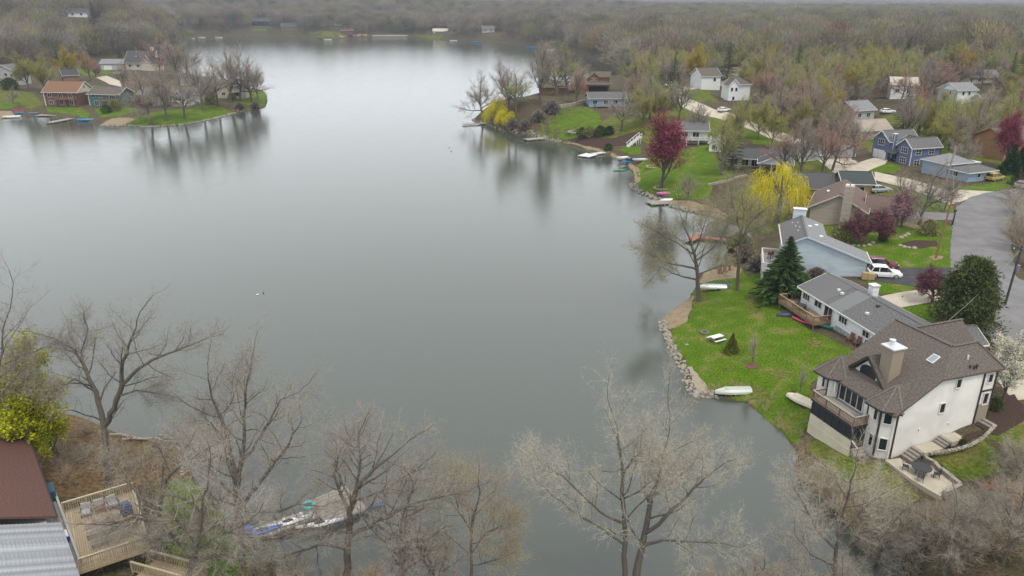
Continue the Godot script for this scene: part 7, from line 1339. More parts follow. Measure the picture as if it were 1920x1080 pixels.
	while d < 8200.0:
		var gap := 34.0 + (d - 2000.0) * 0.016
		var x := -d * 0.72
		while x < d * 0.72:
			var q := Vector2(x + rng.randf_range(-0.5, 0.5) * gap, -d + rng.randf_range(-0.5, 0.5) * gap)
			T2.append(Transform3D(Basis(Vector3.UP, rng.randf() * TAU).scaled(Vector3(1, rng.randf_range(0.8, 1.3), 1) * clampf(gap / 40.0, 1.0, 2.0)), on_ground(q.x, q.y)))
			c2.append(palette[[0, 1, 2, 3, 5, 0, 1][rng.randi() % 7]] * rng.randf_range(0.85, 1.15))
			x += gap
		d += gap * 1.3
	copies(wood, "distant_groves", mesh, tints.bare, T2, c2)

func wood_label(look: String, p: Vector2, near_house: Dictionary, order: Array, place: String) -> String:
	var best := 1e9
	var name_ := ""
	for c in clear_spots:
		var d := Vector2(c[0].x, c[0].z).distance_to(p)
		if c.size() > 2 and d < best:
			best = d
			name_ = c[2]
	var key := look + name_
	near_house[key] = near_house.get(key, -1) + 1
	if near_house[key] >= order.size(): return "%s %s" % [look, place]
	return "%s, %snearest the camera by the %s" % [look, order[near_house[key]], name_]

func copies(parent: Node3D, called: String, mesh: Mesh, m: Material, T: Array, cols: Array) -> void:
	if T.is_empty(): return
	var mm := MultiMesh.new()
	mm.transform_format = MultiMesh.TRANSFORM_3D
	mm.use_colors = not cols.is_empty()
	mm.mesh = mesh
	mm.instance_count = T.size()
	for i in T.size():
		mm.set_instance_transform(i, T[i])
		if cols: mm.set_instance_color(i, cols[i])
	var o := MultiMeshInstance3D.new()
	o.name = called
	o.multimesh = mm
	o.material_override = m
	o.set_meta("kind", "stuff")
	parent.add_child(o, true)

# ---------------------------------------------------------------- geometry
class Geo:
	var v := PackedVector3Array()
	var n := PackedVector3Array()
	var c := PackedColorArray()
	func tri(a: Vector3, b: Vector3, d: Vector3, o: Vector3) -> void:
		var m := (d - a).cross(b - a).normalized()
		if m.dot((a + b + d) / 3.0 - o) < 0.0:
			v.append(a); v.append(d); v.append(b)
			m = -m
		else:
			v.append(a); v.append(b); v.append(d)
		n.append(m); n.append(m); n.append(m)
	func face(p: Array, o: Vector3) -> void:
		for i in range(1, p.size() - 1):
			tri(p[0], p[i], p[i + 1], o)
	func box(at: Vector3, s: Vector3, b := Basis()) -> void:
		var x := b.x * s.x * 0.5
		var y := b.y * s.y * 0.5
		var z := b.z * s.z * 0.5
		face([at - x - y - z, at + x - y - z, at + x + y - z, at - x + y - z], at)
		face([at - x - y + z, at + x - y + z, at + x + y + z, at - x + y + z], at)
		face([at - x - y - z, at - x + y - z, at - x + y + z, at - x - y + z], at)
		face([at + x - y - z, at + x + y - z, at + x + y + z, at + x - y + z], at)
		face([at - x - y - z, at + x - y - z, at + x - y + z, at - x - y + z], at)
		face([at - x + y - z, at + x + y - z, at + x + y + z, at - x + y + z], at)
	func beam(a: Vector3, b: Vector3, w: float, h: float) -> void:
		var z := (b - a).normalized()
		var x := Vector3.UP.cross(z)
		x = Vector3.RIGHT if x.length() < 0.01 else x.normalized()
		box((a + b) * 0.5, Vector3(w, h, a.distance_to(b)), Basis(x, z.cross(x), z))
	func prism(p: Array, up: Vector3) -> void:      # a convex flat outline pushed along up
		var mid := Vector3.ZERO
		var q := []
		for a in p:
			mid += a
			q.append(a + up)
		mid = mid / p.size() + up * 0.5
		face(p, mid)
		face(q, mid)
		for i in p.size():
			var j: int = (i + 1) % p.size()
			face([p[i], p[j], q[j], q[i]], mid)
	func loft(rings: Array) -> void:                # rings of equally many points, capped
		var k: int = rings[0].size()
		for i in rings.size() - 1:
			var o := Vector3.ZERO
			for a in rings[i]: o += a
			for a in rings[i + 1]: o += a
			o /= 2.0 * k
			for j in k:
				var l: int = (j + 1) % k
				face([rings[i][j], rings[i][l], rings[i + 1][l], rings[i + 1][j]], o)
		for e in [0, rings.size() - 1]:
			var mid := Vector3.ZERO
			for a in rings[e]: mid += a
			mid /= k
			var inner := Vector3.ZERO
			var other: int = 1 if e == 0 else rings.size() - 2
			for a in rings[other]: inner += a
			inner /= k
			for j in k: tri(mid, rings[e][j], rings[e][(j + 1) % k], inner)
	func tube(p: PackedVector3Array, r: PackedFloat32Array, k: int, col := Color.WHITE, coloured := false) -> void:
		var side := Vector3.RIGHT
		var last := []
		for i in p.size():
			var d := (p[mini(i + 1, p.size() - 1)] - p[maxi(i - 1, 0)]).normalized()
			side = side - d * side.dot(d)
			if side.length() < 0.05:
				side = d.cross(Vector3.FORWARD)
			side = side.normalized()
			var up := d.cross(side)
			var ring := []
			for j in k:
				var t := TAU * j / k
				ring.append(side * cos(t) + up * sin(t))
			if i > 0:
				for j in k:
					var l := (j + 1) % k
					var a: Vector3 = p[i - 1] + last[j] * r[i - 1]
					var b: Vector3 = p[i - 1] + last[l] * r[i - 1]
					var e: Vector3 = p[i] + ring[l] * r[i]
					var f: Vector3 = p[i] + ring[j] * r[i]
					v.append(a); v.append(f); v.append(b); v.append(b); v.append(f); v.append(e)
					n.append(last[j]); n.append(ring[j]); n.append(last[l]); n.append(last[l]); n.append(ring[j]); n.append(ring[l])
					if coloured:
						for q in 6: c.append(col)
			last = ring
	func blade(a: Vector3, b: Vector3, w: Vector3, col: Color) -> void:   # a thin leaf or twig
		v.append(a - w); v.append(b); v.append(a + w)
		var m := w.cross(b - a).normalized()
		n.append(m); n.append(m); n.append(m)
		c.append(col); c.append(col); c.append(col)
	func cyl(a: Vector3, b: Vector3, ra: float, rb: float, k := 10) -> void:
		var d := (b - a).normalized()
		var s := (d.cross(Vector3.FORWARD) if absf(d.z) < 0.9 else d.cross(Vector3.RIGHT)).normalized()
		var u := d.cross(s)
		var r0 := []
		var r1 := []
		for j in k:
			var t := TAU * j / k
			r0.append(a + (s * cos(t) + u * sin(t)) * ra)
			r1.append(b + (s * cos(t) + u * sin(t)) * rb)
		loft([r0, r1])
	func mesh() -> ArrayMesh:
		var m := ArrayMesh.new()
		var a := []
		a.resize(Mesh.ARRAY_MAX)
		a[Mesh.ARRAY_VERTEX] = v
		a[Mesh.ARRAY_NORMAL] = n
		if c.size() == v.size():
			a[Mesh.ARRAY_COLOR] = c
		m.add_surface_from_arrays(Mesh.PRIMITIVE_TRIANGLES, a)
		return m

# ---------------------------------------------------------------- naming
var used := {}
func numbered(called: String) -> String:
	used[called] = used.get(called, -1) + 1
	return called if used[called] == 0 else "%s_%03d" % [called, used[called]]
func thing(called: String, label: String, category: String, at := Vector3.ZERO, turn := 0.0, group := "") -> Node3D:
	var o := Node3D.new()
	o.name = numbered(called)
	add_child(o)
	o.position = at
	o.rotation.y = turn
	o.set_meta("label", label)
	o.set_meta("category", category)
	if group: o.set_meta("group", group)
	return o
func put(parent: Node3D, called: String, mesh: Mesh, m: Material, at := Vector3.ZERO) -> MeshInstance3D:
	var o := MeshInstance3D.new()
	o.name = numbered(called) if parent == self else called
	o.mesh = mesh
	o.material_override = m
	parent.add_child(o, true)
	o.position = at
	return o
func part(parent: Node3D, called: String, g: Geo, m: Material, at := Vector3.ZERO) -> MeshInstance3D:
	return put(parent, called, g.mesh(), m, at)
func structure(called: String, g: Geo, m: Material, label := "") -> MeshInstance3D:
	var o := put(self, called, g.mesh(), m)
	o.set_meta("kind", "structure")
	if label: o.set_meta("label", label)
	return o
func boxpart(parent: Node3D, called: String, at: Vector3, s: Vector3, m: Material) -> MeshInstance3D:
	var g := Geo.new()
	g.box(Vector3.ZERO, s)
	return part(parent, called, g, m, at)

# ---------------------------------------------------------------- materials
var grain_tex: NoiseTexture2D
var blotch_tex: NoiseTexture2D
var cloud_tex: NoiseTexture2D
var fibre_tex: ImageTexture
func noise_tex(freq: float, lo: float, hi: float, seed_: int, octaves := 4, size := 512) -> NoiseTexture2D:
	var f := FastNoiseLite.new()
	f.seed = seed_
	f.frequency = freq
	f.fractal_octaves = octaves
	var t := NoiseTexture2D.new()
	t.width = size
	t.height = size
	t.seamless = true
	t.noise = f
	var g := Gradient.new()
	g.set_color(0, Color(lo, lo, lo))
	g.set_color(1, Color(hi, hi, hi))
	t.color_ramp = g
	return t
func ramp_tex(freq: float, stops: Array, seed_: int, octaves := 5, size := 1024) -> NoiseTexture2D:
	var t := noise_tex(freq, 0, 1, seed_, octaves, size)
	var g := Gradient.new()
	var off := PackedFloat32Array()
	var cols := PackedColorArray()
	for s in stops:
		off.append(s[0])
		cols.append(lin(s[1], s[2], s[3]))
	g.offsets = off
	g.colors = cols
	t.color_ramp = g
	return t
func lin(r: float, g: float, b: float) -> Color:     # a base colour given in linear values
	return Color(r, g, b).linear_to_srgb()
func plain(r: float, g: float, b: float, rough := 0.8, metal := 0.0) -> StandardMaterial3D:
	var m := StandardMaterial3D.new()
	m.albedo_color = lin(r, g, b)
	m.roughness = rough
	m.metallic = metal
	return m
func grained(r: float, g: float, b: float, rough: float, tex: Texture2D, scale: Vector3, world := false) -> StandardMaterial3D:
	var m := plain(r, g, b, rough)
	m.albedo_texture = tex
	m.uv1_triplanar = true
	m.uv1_world_triplanar = world
	m.uv1_scale = scale
	return m
func ground_mat(tex: Texture2D, scale: float, bump := 0.0) -> StandardMaterial3D:
	var m := StandardMaterial3D.new()
	m.albedo_texture = tex
	m.uv1_triplanar = true
	m.uv1_world_triplanar = true
	m.uv1_scale = Vector3.ONE * scale
	m.roughness = 0.95
	m.metallic_specular = 0.2
	if bump > 0.0:
		m.detail_enabled = true
		m.detail_blend_mode = BaseMaterial3D.BLEND_MODE_MUL
		m.detail_albedo = grain_tex
		m.detail_uv_layer = BaseMaterial3D.DETAIL_UV_2
		m.uv2_triplanar = true
		m.uv2_world_triplanar = true
		m.uv2_scale = Vector3.ONE * bump
	return m
func leafy(r: float, g: float, b: float, light := false) -> StandardMaterial3D:
	var m := plain(r, g, b, 0.9)
	m.vertex_color_use_as_albedo = true
	m.metallic_specular = 0.15
	if light:
		m.backlight_enabled = true
		m.backlight = lin(r * 0.4, g * 0.4, b * 0.4)
	return m

# ---------------------------------------------------------------- land
var shore := PackedVector2Array([Vector2(28.77, -42.54), Vector2(30.99, -46.89), Vector2(32.36, -50.74), Vector2(30.62, -51.81), Vector2(28.86, -52.22), Vector2(28.66, -54.64), Vector2(27.94, -57.55), Vector2(26.94, -60.38), Vector2(27.3, -61.69), Vector2(28.51, -63.8), Vector2(28.56, -65.14), Vector2(28.16, -67.96), Vector2(27.52, -70.31), Vector2(26.84, -72.81), Vector2(25.84, -74.47), Vector2(23.38, -75.45), Vector2(20.89, -75.69), Vector2(20.57, -77.86), Vector2(20.92, -81.23), Vector2(20.67, -84.4), Vector2(20.59, -88.75), Vector2(20.72, -93.85), Vector2(21.01, -96.6), Vector2(22.24, -99.48), Vector2(24.4, -102.51), Vector2(26.58, -105.27), Vector2(28.25, -109.08), Vector2(29.65, -112.65), Vector2(30.96, -116.43), Vector2(32.77, -118.8), Vector2(34.96, -120.71), Vector2(37.64, -121.54), Vector2(40.08, -124.98), Vector2(43.77, -131.43), Vector2(46.38, -138.5), Vector2(46.44, -144.74), Vector2(43.41, -149.45), Vector2(41.23, -153.6), Vector2(39.46, -156.19), Vector2(35.7, -160.22), Vector2(32.89, -167.39), Vector2(30.67, -172.5), Vector2(29.45, -178.45), Vector2(30.1, -185.4), Vector2(31.63, -192.86), Vector2(31.78, -199.51), Vector2(31.53, -205.87), Vector2(30.81, -210.32), Vector2(28.19, -219.78), Vector2(24.16, -226.54), Vector2(19.83, -232.79), Vector2(15.83, -240.33), Vector2(10.53, -248.34), Vector2(4.75, -259.08), Vector2(0, -262.48), Vector2(-3.37, -265.96), Vector2(-6.75, -274.43), Vector2(-10.25, -280.8), Vector2(-13.44, -286.1), Vector2(-14.64, -294.41), Vector2(-12.72, -303.2), Vector2(-5.54, -317.35), Vector2(5.98, -343.95), Vector2(23.79, -382.06), Vector2(46.7, -423.42), Vector2(62.42, -453.93), Vector2(70.82, -496.65), Vector2(68.83, -593.64), Vector2(60.07, -654), Vector2(48.33, -711.63), Vector2(21.4, -789.6), Vector2(0, -851.56), Vector2(-23.97, -886.27), Vector2(-56.18, -923.86), Vector2(-107.33, -994), Vector2(-138.29, -1025.08), Vector2(-179.78, -1025.08), Vector2(-204.89, -979.15), Vector2(-231.14, -950.71), Vector2(-272.39, -1009.3), Vector2(-323.04, -1041.34), Vector2(-365.17, -1041.34), Vector2(-387.21, -1025.08), Vector2(-401.15, -994), Vector2(-354.37, -851.56), Vector2(-295.88, -688.9), Vector2(-251.53, -577.6), Vector2(-206.27, -489), Vector2(-172.39, -447.49), Vector2(-149.81, -417.78), Vector2(-136.79, -404.31), Vector2(-127.48, -394.12), Vector2(-118.82, -372.91), Vector2(-110.43, -347.82), Vector2(-104.87, -325.77), Vector2(-108.49, -317.35), Vector2(-112.36, -309.34), Vector2(-113.41, -300.21), Vector2(-117.85, -284.76), Vector2(-122.58, -276.94), Vector2(-130.61, -273.19), Vector2(-141.03, -275.68), Vector2(-149.75, -275.68), Vector2(-159.91, -286.1), Vector2(-173.98, -295.84), Vector2(-187.8, -301.7), Vector2(-196.45, -301.7), Vector2(-196.12, -291.59), Vector2(-208.95, -280.8), Vector2(-230.2, -259.08), Vector2(-282.42, -212.61), Vector2(-186.66, -120.43), Vector2(-89.77, -76.57), Vector2(-67.33, -75.32), Vector2(-57.68, -74.47), Vector2(-51.9, -72.81), Vector2(-46.85, -71.09), Vector2(-41.87, -68.06), Vector2(-37.18, -66.32), Vector2(-33.29, -64.85), Vector2(-32.34, -63.42), Vector2(-30.73, -60.72), Vector2(-29.2, -59.02), Vector2(-27.27, -56.92), Vector2(-24.98, -53.91), Vector2(-22.87, -51.13), Vector2(-20.6, -48.88), Vector2(-17.71, -47.48), Vector2(-14.87, -46.2), Vector2(-6.41, -44.37), Vector2(0, -43.57), Vector2(9.41, -43.05), Vector2(18.97, -42.29)])
var heights := PackedVector3Array([Vector3(35.03, 3.56, -59.79), Vector3(31.82, 5.24, -67.26), Vector3(44.37, 4.71, -62.8), Vector3(35.44, 3.58, -56.83), Vector3(37.82, 3.1, -55.85), Vector3(40.61, 2.73, -58.41), Vector3(45.24, 5.71, -57.83), Vector3(26.43, 2.52, -88.64), Vector3(37.15, 2.85, -88.49), Vector3(42.32, 3.46, -82.41), Vector3(53.86, 5.2, -101.71), Vector3(62.35, 5.68, -91.61), Vector3(76.01, 6.12, -116.34), Vector3(78.8, 6.16, -132.76), Vector3(38.94, 3.03, -104.47), Vector3(34.38, 2.31, -102.19), Vector3(51.17, 5.18, -102.21), Vector3(58.53, 5.4, -140.13), Vector3(67.25, 5.97, -134.97), Vector3(35.32, 4.23, -174.63), Vector3(54.7, 4.55, -202.34), Vector3(49.78, 4.32, -212.56), Vector3(60.96, 4.67, -176.92), Vector3(74.05, 6.54, -228.84), Vector3(75.13, 6.55, -199.9), Vector3(59.75, 11.01, -298.42), Vector3(32.1, 8.12, -309.29), Vector3(32.95, 6.65, -278.3), Vector3(16.19, 6.4, -256.43), Vector3(0.92, 16.28, -261.66), Vector3(76.68, 10.01, -268.02), Vector3(87.52, 7.02, -180.45), Vector3(92.26, 7.04, -152.04), Vector3(144.44, 11, -248.33), Vector3(115.54, 8, -172.12), Vector3(231.52, 13, -359.78), Vector3(-183.67, 3.39, -313), Vector3(-165.59, 2.84, -313), Vector3(-143.89, 2.55, -323.47), Vector3(-128.9, 2.38, -350.94), Vector3(-239.11, 5, -373.01), Vector3(-235.47, 4.71, -485.05), Vector3(-331.06, 9, -541.28), Vector3(-394.41, 30, -685.94), Vector3(-36.85, 2.62, -57.54), Vector3(-40.52, 2.91, -52.62), Vector3(-32.83, 2.89, -49.72), Vector3(-26.9, 3.39, -51.85), Vector3(32.84, 14.98, -49.1), Vector3(37.97, 8.37, -46.5), Vector3(0, 2.65, -30.93), Vector3(342.43, 14, -794.93), Vector3(484.99, 15, -766.54), Vector3(-551.49, 16, -738.15), Vector3(-250, 9, -1110), Vector3(-100, 8, -1110), Vector3(20, 8, -1100), Vector3(-480, 12, -1080), Vector3(-380, 12, -800), Vector3(260, 9, -900), Vector3(480, 12, -650), Vector3(300, 11, -600), Vector3(-300, 20, -1300), Vector3(0, 16, -1300), Vector3(300, 15, -1300), Vector3(-500, 34, -1500), Vector3(-200, 30, -1500), Vector3(100, 26, -1600), Vector3(-900, 40, -1200), Vector3(400, 20, -1700), Vector3(900, 18, -1700), Vector3(-300, 14, -1150), Vector3(0, 34, -2600), Vector3(1000, 22, -3000), Vector3(-1500, 55, -3000), Vector3(0, 50, -5200), Vector3(2500, 30, -5200), Vector3(-3000, 70, -5200)])
func shore_distance(x: float, z: float) -> float:
	var best := 1e18
	var inside := false
	var b := shore[shore.size() - 1]
	for a in shore:
		var ex := a.x - b.x
		var ez := a.y - b.y
		var wx := x - b.x
		var wz := z - b.y
		var t := clampf((wx * ex + wz * ez) / (ex * ex + ez * ez), 0.0, 1.0)
		var q := (wx - ex * t) * (wx - ex * t) + (wz - ez * t) * (wz - ez * t)
		if q < best: best = q
		if (b.y > z) != (a.y > z) and x < (a.x - b.x) * (z - b.y) / (a.y - b.y) + b.x: inside = not inside
		b = a
	return -sqrt(best) if inside else sqrt(best)
func ground_height(x: float, z: float) -> float:
	var d := shore_distance(x, z)
	if d < 0.0: return maxf(-3.0, d * 0.35)
	var s := 0.0
	var w := 0.0
	for p in heights:
		var k := pow((x - p.x) * (x - p.x) + (z - p.z) * (z - p.z) + 4.0, -1.6)
		s += k * p.y
		w += k
	return s / w * (1.0 - exp(-d / 9.0))
func on_ground(x: float, z: float) -> Vector3:
	return Vector3(x, ground_height(x, z), z)
func ruffle(p: PackedVector2Array, step: float, amount: float, seed_: int) -> PackedVector2Array:
	var rng := RandomNumberGenerator.new()
	rng.seed = seed_
	var out := PackedVector2Array()
	for i in p.size():
		var a := p[i]
		var b := p[(i + 1) % p.size()]
		var k := maxi(1, int(a.distance_to(b) / step))
		for j in k:
			out.append(a.lerp(b, float(j) / k) + Vector2(rng.randf_range(-1, 1), rng.randf_range(-1, 1)) * amount)
	return out
var kept_clear := []
func patch(called: String, p: PackedVector2Array, lift: float, m: Material, cell := 2.0, rough := 0.3, clear := true, label := "", parent: Node3D = null) -> MeshInstance3D:
	if clear: kept_clear.append(p)
	var q := ruffle(p, maxf(1.0, rough * 3.0), rough, p.size() * 7 + 1) if rough > 0.0 else p
	var g := Geo.new()
	var lo := q[0]
	var hi := q[0]
	for a in q:
		lo = lo.min(a)
		hi = hi.max(a)
	var known := {}
	var nx := int((hi.x - lo.x) / cell) + 1
	var nz := int((hi.y - lo.y) / cell) + 1
	for i in nx:
		for j in nz:
			var c0 := lo + Vector2(i, j) * cell
			var r := PackedVector2Array([c0, c0 + Vector2(cell, 0), c0 + Vector2(cell, cell), c0 + Vector2(0, cell)])
			var all_in := true
			for a in r:
				if not Geometry2D.is_point_in_polygon(a, q):
					all_in = false
					break
			for piece in ([r] if all_in else Geometry2D.intersect_polygons(q, r)):
				var idx := Geometry2D.triangulate_polygon(piece)
				for k in range(0, idx.size(), 3):
					var t := []
					for l in 3:
						var a: Vector2 = piece[idx[k + l]]
						if not known.has(a): known[a] = Vector3(a.x, ground_height(a.x, a.y) + lift, a.y)
						t.append(known[a])
					g.tri(t[0], t[1], t[2], t[0] - Vector3.UP * 100.0)
	if g.v.is_empty(): return null
	# soft normals from the height field
	var rim := Geo.new()
	for i in q.size():
		var a := q[i]
		var b := q[(i + 1) % q.size()]
		var a3 := on_ground(a.x, a.y)
		var b3 := on_ground(b.x, b.y)
		g.tri(a3 + Vector3.UP * lift, b3 + Vector3.UP * lift, b3 - Vector3.UP * 0.3, a3 - Vector3.UP * 50.0)
		g.tri(a3 + Vector3.UP * lift, b3 - Vector3.UP * 0.3, a3 - Vector3.UP * 0.3, a3 - Vector3.UP * 50.0)
	if parent: return part(parent, called, g, m, -parent.position)
	return structure(called, g, m, label)
func ribbon(mid: PackedVector2Array, w: float) -> PackedVector2Array:      # outline of a strip along a line
	var l := PackedVector2Array()
	var r := PackedVector2Array()
	for i in mid.size():
		var d := (mid[mini(i + 1, mid.size() - 1)] - mid[maxi(i - 1, 0)]).normalized().orthogonal() * w * 0.5
		l.append(mid[i] + d)
		r.append(mid[i] - d)
	r.reverse()
	l.append_array(r)
	return l
func smooth_line(p: PackedVector2Array, k := 6) -> PackedVector2Array:
	var out := PackedVector2Array()
	for i in p.size() - 1:
		var a := p[maxi(i - 1, 0)]
		var d := p[mini(i + 2, p.size() - 1)]
		for j in k: out.append(p[i].cubic_interpolate(p[i + 1], a, d, float(j) / k))
	out.append(p[p.size() - 1])
	return out

# ---------------------------------------------------------------- trees
func rv(rng: RandomNumberGenerator) -> Vector3:
	return Vector3(rng.randf_range(-1, 1), rng.randf_range(-1, 1), rng.randf_range(-1, 1))
func twig_colour(rng: RandomNumberGenerator, o: Dictionary) -> Color:
	var k := rng.randf_range(0.7, 1.3)
	var t: Color = o.twig
	return Color(t.r * k, t.g * k, t.b * k)
func grow(W: Geo, C: Geo, rng: RandomNumberGenerator, p: Vector3, d: Vector3, ln: float, r: float, lv: int, o: Dictionary) -> void:
	var k: int = o.seg[lv]
	var pts := PackedVector3Array([p])
	var rads := PackedFloat32Array([r])
	var q := p
	var dir := d
	for i in k:
		dir = (dir + rv(rng) * o.wob[lv] + Vector3.UP * o.up[lv]).normalized()
		q += dir * ln / k
		pts.append(q)
		rads.append(lerpf(r, r * o.tap, float(i + 1) / k))
	branch(W, C, rng, pts, rads, ln, lv, o)
func branch(W: Geo, C: Geo, rng: RandomNumberGenerator, pts: PackedVector3Array, rads: PackedFloat32Array, ln: float, lv: int, o: Dictionary) -> void:
	var k := pts.size() - 1
	if lv <= o.wood:
		W.tube(pts, rads, maxi(4, 8 - 2 * lv))
	elif lv < o.last:
		C.tube(pts, rads, 3, twig_colour(rng, o), true)
	else:
		var col := twig_colour(rng, o)
		for i in k:
			C.blade(pts[i], pts[i + 1] + (pts[i + 1] - pts[i]) * 0.3, rv(rng).normalized() * rads[i], col)
	if lv == o.last:
		for i in o.twigs:
			var t := rng.randf() * k
			var a := mini(int(t), k - 1)
			var at := pts[a].lerp(pts[a + 1], t - a)
			var along := (pts[a + 1] - pts[a]).normalized()
			var go: Vector3 = (along * 0.6 + rv(rng) + Vector3.UP * o.twig_up).normalized()
			var tip: Vector3 = at + go * o.twig_len * rng.randf_range(0.5, 1.2)
			if o.twig_r > 0.0: C.blade(at, tip, go.cross(rv(rng)).normalized() * o.twig_r, twig_colour(rng, o))
			for b in o.buds:
				var f := rng.randf_range(0.2, 1.05)
				var bc: Color = o.bud
				var m := rng.randf_range(0.65, 1.35)
				var s: float = o.bud_size * rng.randf_range(0.6, 1.4)
				var at2: Vector3 = at.lerp(tip, f) + rv(rng) * o.bud_spread
				C.blade(at2, at2 + rv(rng).normalized() * s, rv(rng).normalized() * s * 0.5, Color(bc.r * m, bc.g * m, bc.b * m))
		return
	var kids: int = o.kids[lv]
	var turn := rng.randf() * TAU
	for i in kids:
		var t: float = lerpf(o.from[lv], 1.0, (i + rng.randf() * 0.9) / kids) * k
		var a := mini(int(t), k - 1)
		var along := (pts[a + 1] - pts[a]).normalized()
		var at := pts[a].lerp(pts[a + 1], t - a)
		turn += 2.4 + rng.randf_range(-0.5, 0.5)
		var side := along.cross(Vector3(0.31, 0.2, 0.93)).normalized().rotated(along, turn)
		var ang: float = o.ang[lv] * rng.randf_range(0.7, 1.25) * (1.15 - 0.4 * t / k)
		var cd := (along * cos(ang) + side * sin(ang)).normalized()
		var cl: float = ln * o.rat[lv] * rng.randf_range(0.7, 1.2) * (1.25 - 0.55 * t / k)
		cl = maxf(cl, o.min_len[lv])
		var cr: float = minf(maxf(lerpf(rads[a], rads[a + 1], t - a) * o.thin, o.least), o.most[lv])
		grow(W, C, rng, at, cd, cl, cr, lv + 1, o)
	var tipd := (pts[k] - pts[k - 1]).normalized()
	grow(W, C, rng, pts[k], (tipd + rv(rng) * 0.25).normalized(), maxf(ln * o.rat[lv], o.min_len[lv]), maxf(rads[k] * 0.9, o.least), lv + 1, o)
func style(over := {}) -> Dictionary:
	var o := {"last": 4, "wood": 2, "seg": [6, 5, 4, 3, 2], "wob": [0.06, 0.16, 0.2, 0.24, 0.3], "up": [0.05, 0.08, 0.07, 0.05, 0.02], "tap": 0.55,
		"kids": [6, 6, 6, 5], "from": [0.4, 0.3, 0.25, 0.15], "ang": [0.8, 0.75, 0.8, 0.8], "rat": [0.62, 0.5, 0.48, 0.5], "thin": 0.6, "least": 0.011,
		"min_len": [0.0, 0.0, 0.0, 0.0], "most": [9.0, 9.0, 9.0, 9.0], "twigs": 5, "twig_len": 0.8, "twig_r": 0.0055, "twig_up": 0.3, "twig": Color(0.24, 0.2, 0.165), "buds": 0, "bud": Color(0.3, 0.3, 0.05), "bud_size": 0.08, "bud_spread": 0.0}
	o.merge(over, true)
	return o
func tree_meshes(seed_: int, tall: float, r: float, o: Dictionary, trunk := 0.45) -> Array:
	var rng := RandomNumberGenerator.new()
	rng.seed = seed_
	var W := Geo.new()
	var C := Geo.new()
	grow(W, C, rng, Vector3(0, -0.3, 0), Vector3(rng.randf_range(-0.08, 0.08), 1, rng.randf_range(-0.08, 0.08)).normalized(), tall * trunk, r, 0, o)
	var high := 0.0
	for p in C.v: high = maxf(high, p.y)
	return [W.mesh(), C.mesh(), high]
func far_tree(seed_: int, tall: float, wide: float, blades: int, w: float, low := 0.3) -> Array:
	var rng := RandomNumberGenerator.new()
	rng.seed = seed_
	var W := Geo.new()
	var C := Geo.new()
	W.tube(PackedVector3Array([Vector3(0, -1, 0), Vector3(0.2, tall * 0.35, 0.1), Vector3(0.1, tall * 0.8, -0.2)]), PackedFloat32Array([0.2, 0.13, 0.04]), 5)
	var lobes := []
	for i in 13:
		var a := i * 2.4 + rng.randf()
		var h := rng.randf_range(low + 0.15, 0.85)
		var at := Vector3(cos(a), 0, sin(a)) * wide * rng.randf_range(0.12, 0.42) * (1.25 - h * 0.75) + Vector3.UP * h * tall
		lobes.append(at)
		W.tube(PackedVector3Array([Vector3(0.1, tall * (low + (h - low) * 0.35), 0), at]), PackedFloat32Array([0.07, 0.02]), 3)
	for i in blades:
		var l: Vector3 = lobes[rng.randi() % 13]
		var u := rv(rng)
		var at := l + u * Vector3(wide * 0.2, tall * 0.15, wide * 0.2)
		var out := (at - Vector3(0, tall * 0.3, 0)).normalized()
		var go := (out + rv(rng) * 0.7 + Vector3.UP * 0.3).normalized()
		var k := rng.randf_range(0.65, 1.35)
		C.blade(at, at + go * rng.randf_range(1.0, 2.2), go.cross(rv(rng)).normalized() * w, Color(k, k, k))
	return [W.mesh(), C.mesh(), tall]
func spruce(seed_: int, tall: float, wide: float, col: Color, blades: int) -> Array:
	var rng := RandomNumberGenerator.new()
	rng.seed = seed_
	var W := Geo.new()
	var C := Geo.new()
	W.tube(PackedVector3Array([Vector3(0, -0.3, 0), Vector3(0, tall * 0.5, 0), Vector3(0, tall, 0)]), PackedFloat32Array([wide * 0.05, wide * 0.03, 0.02]), 6)
	var arms := int(blades / 60.0)
	for i in arms:
		var h := pow(float(i) / arms, 0.8)
		var reach := wide * 0.5 * (1.0 - h) * rng.randf_range(0.75, 1.12) + 0.15
		var a := i * 2.4 + rng.randf_range(-0.3, 0.3)
		var d := Vector3(cos(a), -0.16 + 0.4 * h, sin(a)).normalized()
		var from := Vector3(0, 0.25 + h * (tall - 0.4), 0)
		W.tube(PackedVector3Array([from, from + d * reach]), PackedFloat32Array([0.05 * (1.0 - h) + 0.012, 0.008]), 3)
		for j in 60:
			var t := pow(rng.randf(), 0.6)
			var at := from + d * reach * t + Vector3.UP * 0.1 * sin(t * 3.0) * reach
			var spread := (d.cross(Vector3.UP).normalized() * rng.randf_range(-1, 1) * (1.2 - 0.6 * t) + d * 0.7 + Vector3.UP * rng.randf_range(-0.25, 0.35)).normalized()
			var k := rng.randf_range(0.55, 1.4)
			var ln := reach * 0.2 * rng.randf_range(0.5, 1.2) + 0.1
			C.blade(at, at + spread * ln, spread.cross(Vector3.UP + rv(rng) * 0.5).normalized() * ln * 0.16, Color(col.r * k, col.g * k, col.b * k))
	return [W.mesh(), C.mesh(), tall]
